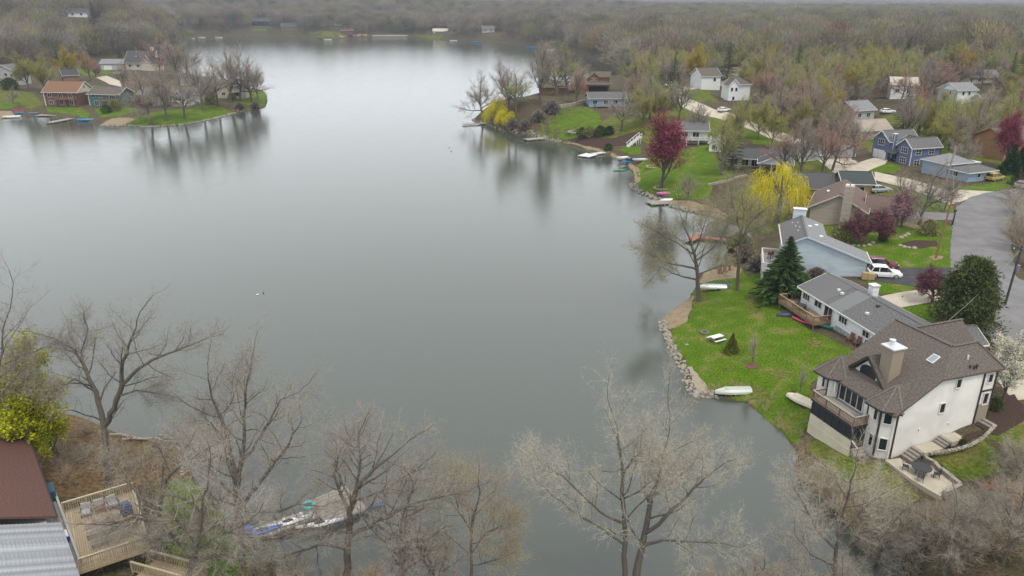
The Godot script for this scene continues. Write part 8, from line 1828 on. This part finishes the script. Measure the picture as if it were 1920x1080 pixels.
func willow(seed_: int, tall: float, wide: float, strands: int) -> Array:
	var rng := RandomNumberGenerator.new()
	rng.seed = seed_
	var W := Geo.new()
	var C := Geo.new()
	W.tube(PackedVector3Array([Vector3(0, -0.3, 0), Vector3(0.3, tall * 0.2, 0), Vector3(0.1, tall * 0.4, 0.2)]), PackedFloat32Array([0.5, 0.38, 0.3]), 8)
	var heads := []
	for i in 13:
		var a := i * 2.4
		var f := sqrt((i + 0.5) / 13.0)
		var top := Vector3(cos(a) * f * wide * 0.36, tall * (0.98 - 0.38 * f * f) * rng.randf_range(0.62, 1.0), sin(a) * f * wide * 0.36)
		var st := Vector3(0.1, tall * 0.4, 0.2)
		W.tube(PackedVector3Array([st, st.lerp(top, 0.5) + Vector3.UP * tall * 0.1, top]), PackedFloat32Array([0.16, 0.1, 0.04]), 4)
		heads.append(top)
	for i in strands:
		var hd: Vector3 = heads[rng.randi() % 13]
		var p := hd + rv(rng) * Vector3(1.15, 0.7, 1.15) * tall / 11.0
		var away := Vector3(hd.x, 0, hd.z).normalized() * 0.3 + rv(rng) * 0.25
		var col := Color(0.6, 0.52, 0.035) * rng.randf_range(0.6, 1.25)
		var drop := rng.randf_range(0.12, 0.4) * tall
		for j in 4:
			var q := p + (away * (1.0 - j * 0.3) + Vector3.DOWN * (0.3 + j * 0.35)).normalized() * drop * 0.25
			C.blade(p, q + (q - p) * 0.25, rv(rng).normalized() * 0.022, col)
			for b in 3:
				var at := p.lerp(q, rng.randf())
				C.blade(at, at + (Vector3.DOWN + rv(rng) * 0.8) * 0.22, rv(rng).normalized() * 0.03, col * rng.randf_range(0.8, 1.2))
			p = q
	return [W.mesh(), C.mesh(), tall]
func shrub(seed_: int, tall: float, wide: float, leaves: int, size: float, cone := 0.0, stems := 10) -> Array:
	var rng := RandomNumberGenerator.new()
	rng.seed = seed_
	var W := Geo.new()
	var C := Geo.new()
	for i in stems:
		var a := TAU * i / stems
		var out := Vector3(cos(a), 0, sin(a)) * wide * rng.randf_range(0.15, 0.42)
		W.tube(PackedVector3Array([Vector3(0, -0.1, 0), out * 0.5 + Vector3.UP * tall * 0.35, out + Vector3.UP * tall * rng.randf_range(0.5, 0.85)]), PackedFloat32Array([0.03, 0.02, 0.006]), 3)
	for i in leaves:
		var y := rng.randf()
		var reach := (1.0 - y) if cone > 0.5 else sqrt(maxf(0.0, 1.0 - pow(y * 1.7 - 0.7, 2.0)))
		var a := rng.randf() * TAU
		var f := pow(rng.randf(), 0.35) * reach * rng.randf_range(0.8, 1.1) * (1.0 + 0.14 * sin(a * 5.0 + y * 9.0))
		var at := Vector3(cos(a) * f * wide * 0.5, y * tall, sin(a) * f * wide * 0.5)
		var k := rng.randf_range(0.6, 1.4)
		var go := (at - Vector3(0, tall * 0.3, 0)).normalized() + rv(rng) * 0.7 + Vector3.UP * 0.3
		C.blade(at, at + go.normalized() * size, rv(rng).normalized() * size * 0.3, Color(k, k, k))
	return [W.mesh(), C.mesh(), tall]
func lobed(seed_: int, tall: float, wide: float, lobes: int, leaves: int, size: float) -> Array:
	var rng := RandomNumberGenerator.new()
	rng.seed = seed_
	var W := Geo.new()
	var C := Geo.new()
	W.tube(PackedVector3Array([Vector3(0, -0.3, 0), Vector3(0.1, tall * 0.5, 0), Vector3(0, tall * 0.85, 0)]), PackedFloat32Array([0.25, 0.16, 0.04]), 7)
	for i in lobes:
		var h := (i + 0.5) / lobes
		var a := i * 2.4 + rng.randf_range(-0.4, 0.4)
		var mid := Vector3(cos(a), 0, sin(a)) * wide * rng.randf_range(0.16, 0.34) * sqrt(1.0 - h * 0.9) + Vector3.UP * tall * (0.1 + 0.82 * h)
		var r := wide * rng.randf_range(0.13, 0.22) * (1.15 - 0.5 * h)
		W.tube(PackedVector3Array([Vector3(0, mid.y * 0.75, 0), mid]), PackedFloat32Array([0.07, 0.02]), 4)
		var tone := rng.randf_range(0.8, 1.2)
		for j in int(leaves / float(lobes)):
			var u := rv(rng)
			u = u.normalized() * pow(rng.randf(), 0.4) * (1.0 + 0.35 * rng.randfn() * 0.5)
			var at := mid + u * Vector3(r, r * 0.75, r)
			var go := (u + rv(rng) * 0.8 + Vector3.UP * 0.2).normalized()
			var k := tone * rng.randf_range(0.6, 1.4)
			C.blade(at, at + go * size * rng.randf_range(0.6, 1.3), rv(rng).normalized() * size * 0.28, Color(k, k, k * 0.95))
	return [W.mesh(), C.mesh(), tall]
var kinds := {}
var tints := {}
func plant(called: String, kind: String, which: int, at: Vector3, tall: float, tint: String, label: String, category := "tree", group := "", turn := -1.0, wide := 1.0) -> Node3D:
	var set_: Array = kinds[kind]
	var m: Array = set_[which % set_.size()]
	var o := thing(called, label, category, at, turn if turn >= 0.0 else fmod(absf(at.x * 7.3 + at.z * 3.1), TAU), group)
	var s: float = tall / m[2]
	o.scale = Vector3(s * wide, s, s * wide)
	put(o, "stem" if category in ["shrub", "bush"] else "trunk", m[0], tints.bark)
	put(o, "foliage" if category in ["shrub", "bush"] else "crown", m[1], tints[tint if kind in ["far", "bush", "cone", "cedar", "twiggy"] or tint == "bare" else "on_" + tint])
	return o
func hero(label: String, at: Vector3, limbs: Array, o: Dictionary, tint: String, seed_: int, lv := 1) -> Node3D:
	var rng := RandomNumberGenerator.new()
	rng.seed = seed_
	var W := Geo.new()
	var C := Geo.new()
	for l in limbs:
		var pts := PackedVector3Array()
		var rads := PackedFloat32Array()
		var ln := 0.0
		for i in l.size():
			if i > 0:                                   # two bends between the given points
				var a: Vector3 = l[i - 1][0]
				var b: Vector3 = l[i][0]
				ln += a.distance_to(b)
				for f in [0.35, 0.7]:
					pts.append(a.lerp(b, f) + rv(rng) * a.distance_to(b) * 0.035)
					rads.append(lerpf(l[i - 1][1], l[i][1], f))
			pts.append(l[i][0])
			rads.append(l[i][1])
		var q := o.duplicate()
		branch(W, C, rng, pts, rads, ln * 0.8, lv, q)
	var t := thing("bare_tree", label, "tree", at)
	part(t, "trunk", W, tints.bark)
	part(t, "crown", C, tints[tint])
	return t

# ---------------------------------------------------------------- building pieces
func slab(p: Node3D, called: String, pts: Array, thick: float, m: Material) -> MeshInstance3D:
	var g := Geo.new()
	g.prism(pts, Vector3.DOWN * thick)
	return part(p, called, g, m)
func bars(p: Node3D, called: String, list: Array, w: float, h: float, m: Material) -> void:
	for b in list:
		var g := Geo.new()
		g.beam(b[0], b[1], w, h)
		part(p, called, g, m)
func wall_block(p: Node3D, x0: float, x1: float, z0: float, z1: float, y0: float, y1: float, m: Material) -> MeshInstance3D:
	var g := Geo.new()
	g.box(Vector3((x0 + x1) / 2, (y0 + y1) / 2, (z0 + z1) / 2), Vector3(x1 - x0, y1 - y0, z1 - z0))
	return part(p, "wall", g, m)
# ridge at the share rf across; axis "x" or "z"; z1 is the front (towards the viewer), z0 the back
func gable(p: Node3D, x0: float, x1: float, z0: float, z1: float, yb: float, ye: float, rise: float, axis: String, wm: Material, rm: Material, tm: Material, oh := 0.4, rf := 0.5, ye2 := -99.0) -> void:
	var e2 := ye if ye2 < -50.0 else ye2
	var g := Geo.new()
	var A := func(a: float, y: float, l: float) -> Vector3:      # a across the slope, l along the ridge
		return Vector3(lerpf(x0, x1, l), y, lerpf(z1, z0, a)) if axis == "x" else Vector3(lerpf(x0, x1, a), y, lerpf(z1, z0, l))
	var top := ye + rise
	var prof := [A.call(0.0, yb, 0.0), A.call(0.0, ye, 0.0), A.call(rf, top, 0.0), A.call(1.0, e2, 0.0), A.call(1.0, yb, 0.0)]
	g.prism(prof, A.call(0.0, yb, 1.0) - A.call(0.0, yb, 0.0))
	part(p, "wall", g, wm)
	var across := (x1 - x0) if axis == "z" else (z1 - z0)
	var along := (z1 - z0) if axis == "z" else (x1 - x0)
	var ol := oh / along
	var oa := oh / across
	var d0 := rise / rf * oa
	var d1 := (top - e2) / (1.0 - rf) * oa
	var t := 0.16
	slab(p, "roof", [A.call(-oa, ye - d0 + t, -ol), A.call(-oa, ye - d0 + t, 1 + ol), A.call(rf, top + t, 1 + ol), A.call(rf, top + t, -ol)], t - 0.01, rm)
	slab(p, "roof", [A.call(1 + oa, e2 - d1 + t, -ol), A.call(1 + oa, e2 - d1 + t, 1 + ol), A.call(rf, top + t, 1 + ol), A.call(rf, top + t, -ol)], t - 0.01, rm)
	var k := 1.0 + 0.04 / along
	var up := Vector3.UP * (t * 0.5 - 0.02)
	for l in [-ol * k - 0.04 / along, 1 + ol + 0.05 / along]:
		bars(p, "fascia", [[A.call(-oa, ye - d0, l) + up, A.call(rf, top, l) + up], [A.call(1 + oa, e2 - d1, l) + up, A.call(rf, top, l) + up]], 0.06, 0.24, tm)
	bars(p, "gutter", [[A.call(-oa - 0.05 / across, ye - d0, -ol) + up, A.call(-oa - 0.05 / across, ye - d0, 1 + ol) + up], [A.call(1 + oa + 0.05 / across, e2 - d1, -ol) + up, A.call(1 + oa + 0.05 / across, e2 - d1, 1 + ol) + up]], 0.1, 0.14, tm)
	bars(p, "ridge_cap", [[A.call(rf, top + t + 0.01, -ol), A.call(rf, top + t + 0.01, 1 + ol)]], 0.26, 0.05, rm)
func hip(p: Node3D, x0: float, x1: float, z0: float, z1: float, yb: float, ye: float, rise: float, wm: Material, rm: Material, tm: Material, oh := 0.45) -> void:
	if yb < ye - 0.05: wall_block(p, x0, x1, z0, z1, yb, ye, wm)
	var a := Vector3(x0 - oh, ye, z1 + oh)
	var b := Vector3(x1 + oh, ye, z1 + oh)
	var c := Vector3(x1 + oh, ye, z0 - oh)
	var d := Vector3(x0 - oh, ye, z0 - oh)
	var w := minf(x1 - x0, z1 - z0) * 0.5 + oh
	var m := Vector3((x0 + x1) / 2, ye + rise, (z0 + z1) / 2)
	var long_x := (x1 - x0) > (z1 - z0)
	var r0 := Vector3(x0 - oh + w, m.y, m.z) if long_x else Vector3(m.x, m.y, z1 + oh - w)
	var r1 := Vector3(x1 + oh - w, m.y, m.z) if long_x else Vector3(m.x, m.y, z0 - oh + w)
	var faces := [[a, b, r1, r0], [c, d, r0, r1], [d, a, r0], [b, c, r1]] if long_x else [[a, b, r0], [c, d, r1], [d, a, r0, r1], [b, c, r1, r0]]
	for f in faces:
		var q := []
		for v in f: q.append(v + Vector3.UP * 0.15)
		slab(p, "roof", q, 0.14, rm)
	bars(p, "gutter", [[a + Vector3(-0.05, 0.04, 0.05), b + Vector3(0.05, 0.04, 0.05)], [b + Vector3(0.05, 0.04, 0), c + Vector3(0.05, 0.04, 0)], [d + Vector3(-0.05, 0.04, 0), a + Vector3(-0.05, 0.04, 0)]], 0.09, 0.16, tm)
	for f in [[a, r0], [b, r1 if long_x else r0], [r0, r1]]:
		bars(p, "ridge_cap", [[f[0] + Vector3.UP * 0.16, f[1] + Vector3.UP * 0.16]], 0.24, 0.05, rm)
# a window on a wall: at its centre, turned so that its own z leaves the wall
func window(p: Node3D, at: Vector3, turn: float, w: float, h: float, cols := 1, rows := 1, fm: Material = null, called := "window") -> MeshInstance3D:
	var g := Geo.new()
	var t := 0.07
	g.box(Vector3(0, h / 2, 0.03), Vector3(w + t, t, 0.1))
	g.box(Vector3(0, -h / 2, 0.04), Vector3(w + t, t, 0.14))
	g.box(Vector3(-w / 2, 0, 0.03), Vector3(t, h - t, 0.1))
	g.box(Vector3(w / 2, 0, 0.03), Vector3(t, h - t, 0.1))
	for i in range(1, cols): g.box(Vector3(-w / 2 + w * i / cols, 0, 0.025), Vector3(0.06, h - t, 0.08))
	for i in range(1, rows): g.box(Vector3(0, -h / 2 + h * i / rows, 0.022), Vector3(w - t, 0.05, 0.07))
	var o := part(p, called, g, fm if fm else M.trim, at)
	o.rotation.y = turn
	var q := Geo.new()
	q.box(Vector3.ZERO, Vector3(w, h, 0.03))
	part(o, "pane", q, M.glass)
	return o
func rail(p: Node3D, pts: Array, h: float, post: Material, cap: Material, gap := 1.6, balusters := true) -> void:
	for i in pts.size() - 1:
		var a: Vector3 = pts[i]
		var b: Vector3 = pts[i + 1]
		var k := maxi(1, int(a.distance_to(b) / gap + 0.5))
		for j in k + 1:
			if j == 0 and i > 0: continue
			boxpart(p, "post", a.lerp(b, float(j) / k) + Vector3.UP * (h / 2 - 0.1), Vector3(0.1, h + 0.2, 0.1), post)
		bars(p, "handrail", [[a + Vector3.UP * (h + 0.02), b + Vector3.UP * (h + 0.02)]], 0.16, 0.05, cap)
		bars(p, "rail", [[a + Vector3.UP * (h - 0.1), b + Vector3.UP * (h - 0.1)], [a + Vector3.UP * 0.1, b + Vector3.UP * 0.1]], 0.05, 0.08, post)
		if balusters:
			var g := Geo.new()
			var nb := int(a.distance_to(b) / 0.16)
			for j in nb: g.box(a.lerp(b, (j + 0.5) / nb) + Vector3.UP * h * 0.5, Vector3(0.04, h - 0.16, 0.04))
			if nb > 0: part(p, "balusters", g, post).set_meta("kind", "stuff")
func planks(p: Node3D, called: String, x0: float, x1: float, z0: float, z1: float, y: float, w: float, along_x: bool, ms: Array, thick := 0.05) -> void:
	var shapes := {}
	var span := (z1 - z0) if along_x else (x1 - x0)
	var k := maxi(1, int(span / w + 0.5))
	var ww := span / k
	var size := Vector3(x1 - x0, thick, ww - 0.018) if along_x else Vector3(ww - 0.018, thick, z1 - z0)
	var g := Geo.new()
	g.box(Vector3.ZERO, size)
	var mesh := g.mesh()
	for i in k:
		var at := Vector3((x0 + x1) / 2, y, z0 + (i + 0.5) * ww) if along_x else Vector3(x0 + (i + 0.5) * ww, y, (z0 + z1) / 2)
		put(p, called, mesh, ms[(i * 7 + i / 3) % ms.size()], at)
func steps(p: Node3D, at: Vector3, to: Vector3, count: int, w: float, m: Material) -> void:   # treads from a low point to a high one
	var d := (to - at) / count
	var flat := Vector3(d.x, 0, d.z)
	for i in count:
		var g := Geo.new()
		var dir := flat.normalized()
		g.box(Vector3.ZERO, Vector3(w, maxf(d.y, 0.1) + 0.06, flat.length() + 0.03), Basis(Vector3.UP.cross(dir), Vector3.UP, dir))
		part(p, "step", g, m, at + d * (i + 0.5))

# ---------------------------------------------------------------- vehicles and boats
func car(called: String, label: String, category: String, at: Vector3, turn: float, paint: Material, suv := true) -> Node3D:
	var t := thing(called, label, category, at, turn, "")
	var w := 0.9
	var top := 1.72 if suv else 1.46
	var low := [[-2.25, 0.45, 0.72], [-2.28, 0.5, 0.98], [-1.9, 0.3, 1.02], [-0.6, 0.28, 1.02], [0.9, 0.28, 1.0], [1.9, 0.3, 0.92], [2.2, 0.42, 0.8], [2.26, 0.46, 0.66]]
	var rings := []
	for s in low:
		var y0: float = s[1]
		var y1: float = s[2]
		var ww := w * (0.9 if absf(s[0]) > 2.1 else 1.0)
		rings.append([Vector3(s[0], y0, -ww * 0.93), Vector3(s[0], y0, ww * 0.93), Vector3(s[0], (y0 + y1) * 0.5, ww), Vector3(s[0], y1, ww * 0.92), Vector3(s[0], y1, -ww * 0.92), Vector3(s[0], (y0 + y1) * 0.5, -ww)])
	var g := Geo.new()
	g.loft(rings)
	part(t, "body", g, paint)
	var cab := Geo.new()
	var rear := -2.05 if suv else -1.75
	var cr := []
	for s in [[rear, 1.0, 1.0, 0.88], [rear + 0.32, 1.0, top - 0.06, 0.8], [-0.9, 1.0, top, 0.76], [0.1, 1.0, top - 0.02, 0.76], [0.95, 0.99, 1.02, 0.84]]:
		cr.append([Vector3(s[0], s[1], -0.84), Vector3(s[0], s[1], 0.84), Vector3(s[0], maxf(s[2], s[1] + 0.01), s[3] * 0.86), Vector3(s[0], maxf(s[2], s[1] + 0.01), -s[3] * 0.86)])
	cab.loft(cr)
	part(t, "cabin", cab, M.glass)
	var rf := Geo.new()
	rf.loft([[Vector3(rear + 0.28, top - 0.1, -0.72), Vector3(rear + 0.28, top - 0.1, 0.72), Vector3(rear + 0.28, top - 0.03, 0.66), Vector3(rear + 0.28, top - 0.03, -0.66)], [Vector3(-0.9, top - 0.04, -0.7), Vector3(-0.9, top - 0.04, 0.7), Vector3(-0.9, top + 0.04, 0.62), Vector3(-0.9, top + 0.04, -0.62)], [Vector3(0.18, top - 0.08, -0.7), Vector3(0.18, top - 0.08, 0.7), Vector3(0.18, top - 0.0, 0.62), Vector3(0.18, top - 0.0, -0.62)]])
	part(t, "roof", rf, paint)
	for s in [-1, 1]:
		var pl := Geo.new()
		for b in [[rear + 0.02, 1.0, rear + 0.36, top - 0.07], [-0.95, 1.0, -0.92, top - 0.02], [0.95, 1.0, 0.12, top - 0.04]]:
			pl.beam(Vector3(b[0], b[1], s * 0.85), Vector3(b[2], b[3], s * 0.69), 0.08, 0.1)
		part(t, "pillars", pl, paint)
		for x in [-1.4, 1.4]:
			var wh := Geo.new()
			wh.cyl(Vector3(0, 0, -0.11), Vector3(0, 0, 0.11), 0.35, 0.35, 14)
			var wheel := part(t, "wheel", wh, M.rubber, Vector3(x, 0.35, s * 0.82))
			var rm := Geo.new()
			rm.cyl(Vector3(0, 0, s * 0.1), Vector3(0, 0, s * 0.13), 0.23, 0.2, 12)
			part(wheel, "rim", rm, M.steel)
		boxpart(t, "headlight", Vector3(2.16, 0.76, s * 0.62), Vector3(0.14, 0.13, 0.3), M.lens)
		boxpart(t, "tail_light", Vector3(-2.24, 0.86, s * 0.68), Vector3(0.1, 0.22, 0.16), M.red)
		boxpart(t, "mirror", Vector3(0.7, 1.08, s * 0.98), Vector3(0.12, 0.14, 0.2), paint)
	return t
# a hull from stem to stern; turned over when upside is true
func hull(p: Node3D, called: String, ln: float, w: float, h: float, m: Material, pointed := 0.9, blunt := 0.8, open := true) -> MeshInstance3D:
	var g := Geo.new()
	var rings := []
	for i in 9:
		var s := i / 8.0
		var f := lerpf(1.0 - pointed, 1.0, sin(minf(s * 2.0, 1.0) * PI / 2)) if s < 0.5 else lerpf(1.0, blunt, pow((s - 0.5) * 2.0, 2.0))
		var lift := h * 0.55 * pow(maxf(0.0, 0.4 - s) / 0.4, 2.0)
		var x := (s - 0.5) * ln
		var hw := w * 0.5 * f
		var top := h + lift * 0.4
		var r := [Vector3(x, lift, -hw * 0.55), Vector3(x, lift, hw * 0.55), Vector3(x, lerpf(lift, top, 0.5), hw * 0.93), Vector3(x, top, hw)]
		if open and i > 0 and i < 8:
			r += [Vector3(x, top, hw * 0.86), Vector3(x, lift + 0.06, hw * 0.6), Vector3(x, lift + 0.06, -hw * 0.6), Vector3(x, top, -hw * 0.86)]
		else:
			r += [Vector3(x, top, hw * 0.86), Vector3(x, top, hw * 0.6), Vector3(x, top, -hw * 0.6), Vector3(x, top, -hw * 0.86)]
		r += [Vector3(x, top, -hw), Vector3(x, lerpf(lift, top, 0.5), -hw * 0.93)]
		rings.append(r)
	g.loft(rings)
	return part(p, called, g, m)
func boat(called: String, label: String, at: Vector3, turn: float, ln: float, w: float, h: float, m: Material, inner: Material, upside := false, category := "boat") -> Node3D:
	var t := thing(called, label, category, at, turn)
	var q := Node3D.new()
	var o := hull(t, "hull", ln, w, h, m, 0.75, 0.85)
	if upside:
		o.rotation.x = PI
		o.position.y = h * 1.1
		for z in [-0.22, 0.0, 0.22]:
			var g := Geo.new()
			g.beam(Vector3(-ln * 0.25, h * 1.1 + 0.02, z * w), Vector3(ln * 0.47, h * 1.1 + 0.02, z * w), 0.05, 0.05)
			part(t, "keel_strip", g, m)
	else:
		for x in [-0.18, 0.12, 0.36]: boxpart(t, "seat", Vector3(ln * x, h * 0.7, 0), Vector3(0.28, 0.05, w * 0.78), inner)
	q.free()
	return t
func kayak(label: String, at: Vector3, turn: float, m: Material, called := "kayak", ln := 3.2) -> Node3D:
	var t := thing(called, label, "kayak", at, turn)
	var g := Geo.new()
	var rings := []
	for i in 9:
		var s := i / 8.0
		var f := maxf(0.06, sin(s * PI))
		var x := (s - 0.5) * ln
		rings.append([Vector3(x, 0.12 * (1 - f), -0.18 * f), Vector3(x, 0.12 * (1 - f), 0.18 * f), Vector3(x, 0.17, 0.36 * f), Vector3(x, 0.3 + 0.04 * (1 - f), 0.2 * f), Vector3(x, 0.3 + 0.04 * (1 - f), -0.2 * f), Vector3(x, 0.17, -0.36 * f)])
	g.loft(rings)
	part(t, "hull", g, m)
	var c := Geo.new()
	var ring := []
	for j in 12: ring.append(Vector3(0.48 * cos(TAU * j / 12), 0.31, 0.2 * sin(TAU * j / 12)))
	c.prism(ring, Vector3(0, 0.02, 0))
	part(t, "cockpit", c, M.rubber)
	return t
func dock(called: String, label: String, a: Vector3, b: Vector3, w: float, m: Array, posts := true, h := 0.45) -> Node3D:
	var d := b - a
	var ln := Vector2(d.x, d.z).length()
	var t := thing(called, label, "dock", Vector3(a.x, 0, a.z), atan2(-d.z, d.x))
	planks(t, "plank", 0, ln, -w / 2, w / 2, h, 0.24, ln < w, m)
	bars(t, "stringer", [[Vector3(0, h - 0.1, -w / 2 + 0.06), Vector3(ln, h - 0.1, -w / 2 + 0.06)], [Vector3(0, h - 0.1, w / 2 - 0.06), Vector3(ln, h - 0.1, w / 2 - 0.06)]], 0.08, 0.14, m[0])
	if posts:
		var k := maxi(1, int(ln / 3.0))
		for i in k + 1:
			for s in [-1, 1]:
				var g := Geo.new()
				g.cyl(Vector3(0, -1.4, 0), Vector3(0, h + 0.25, 0), 0.05, 0.05, 6)
				part(t, "post", g, M.steel, Vector3(ln * i / k, 0, s * (w / 2 + 0.06)))
	return t
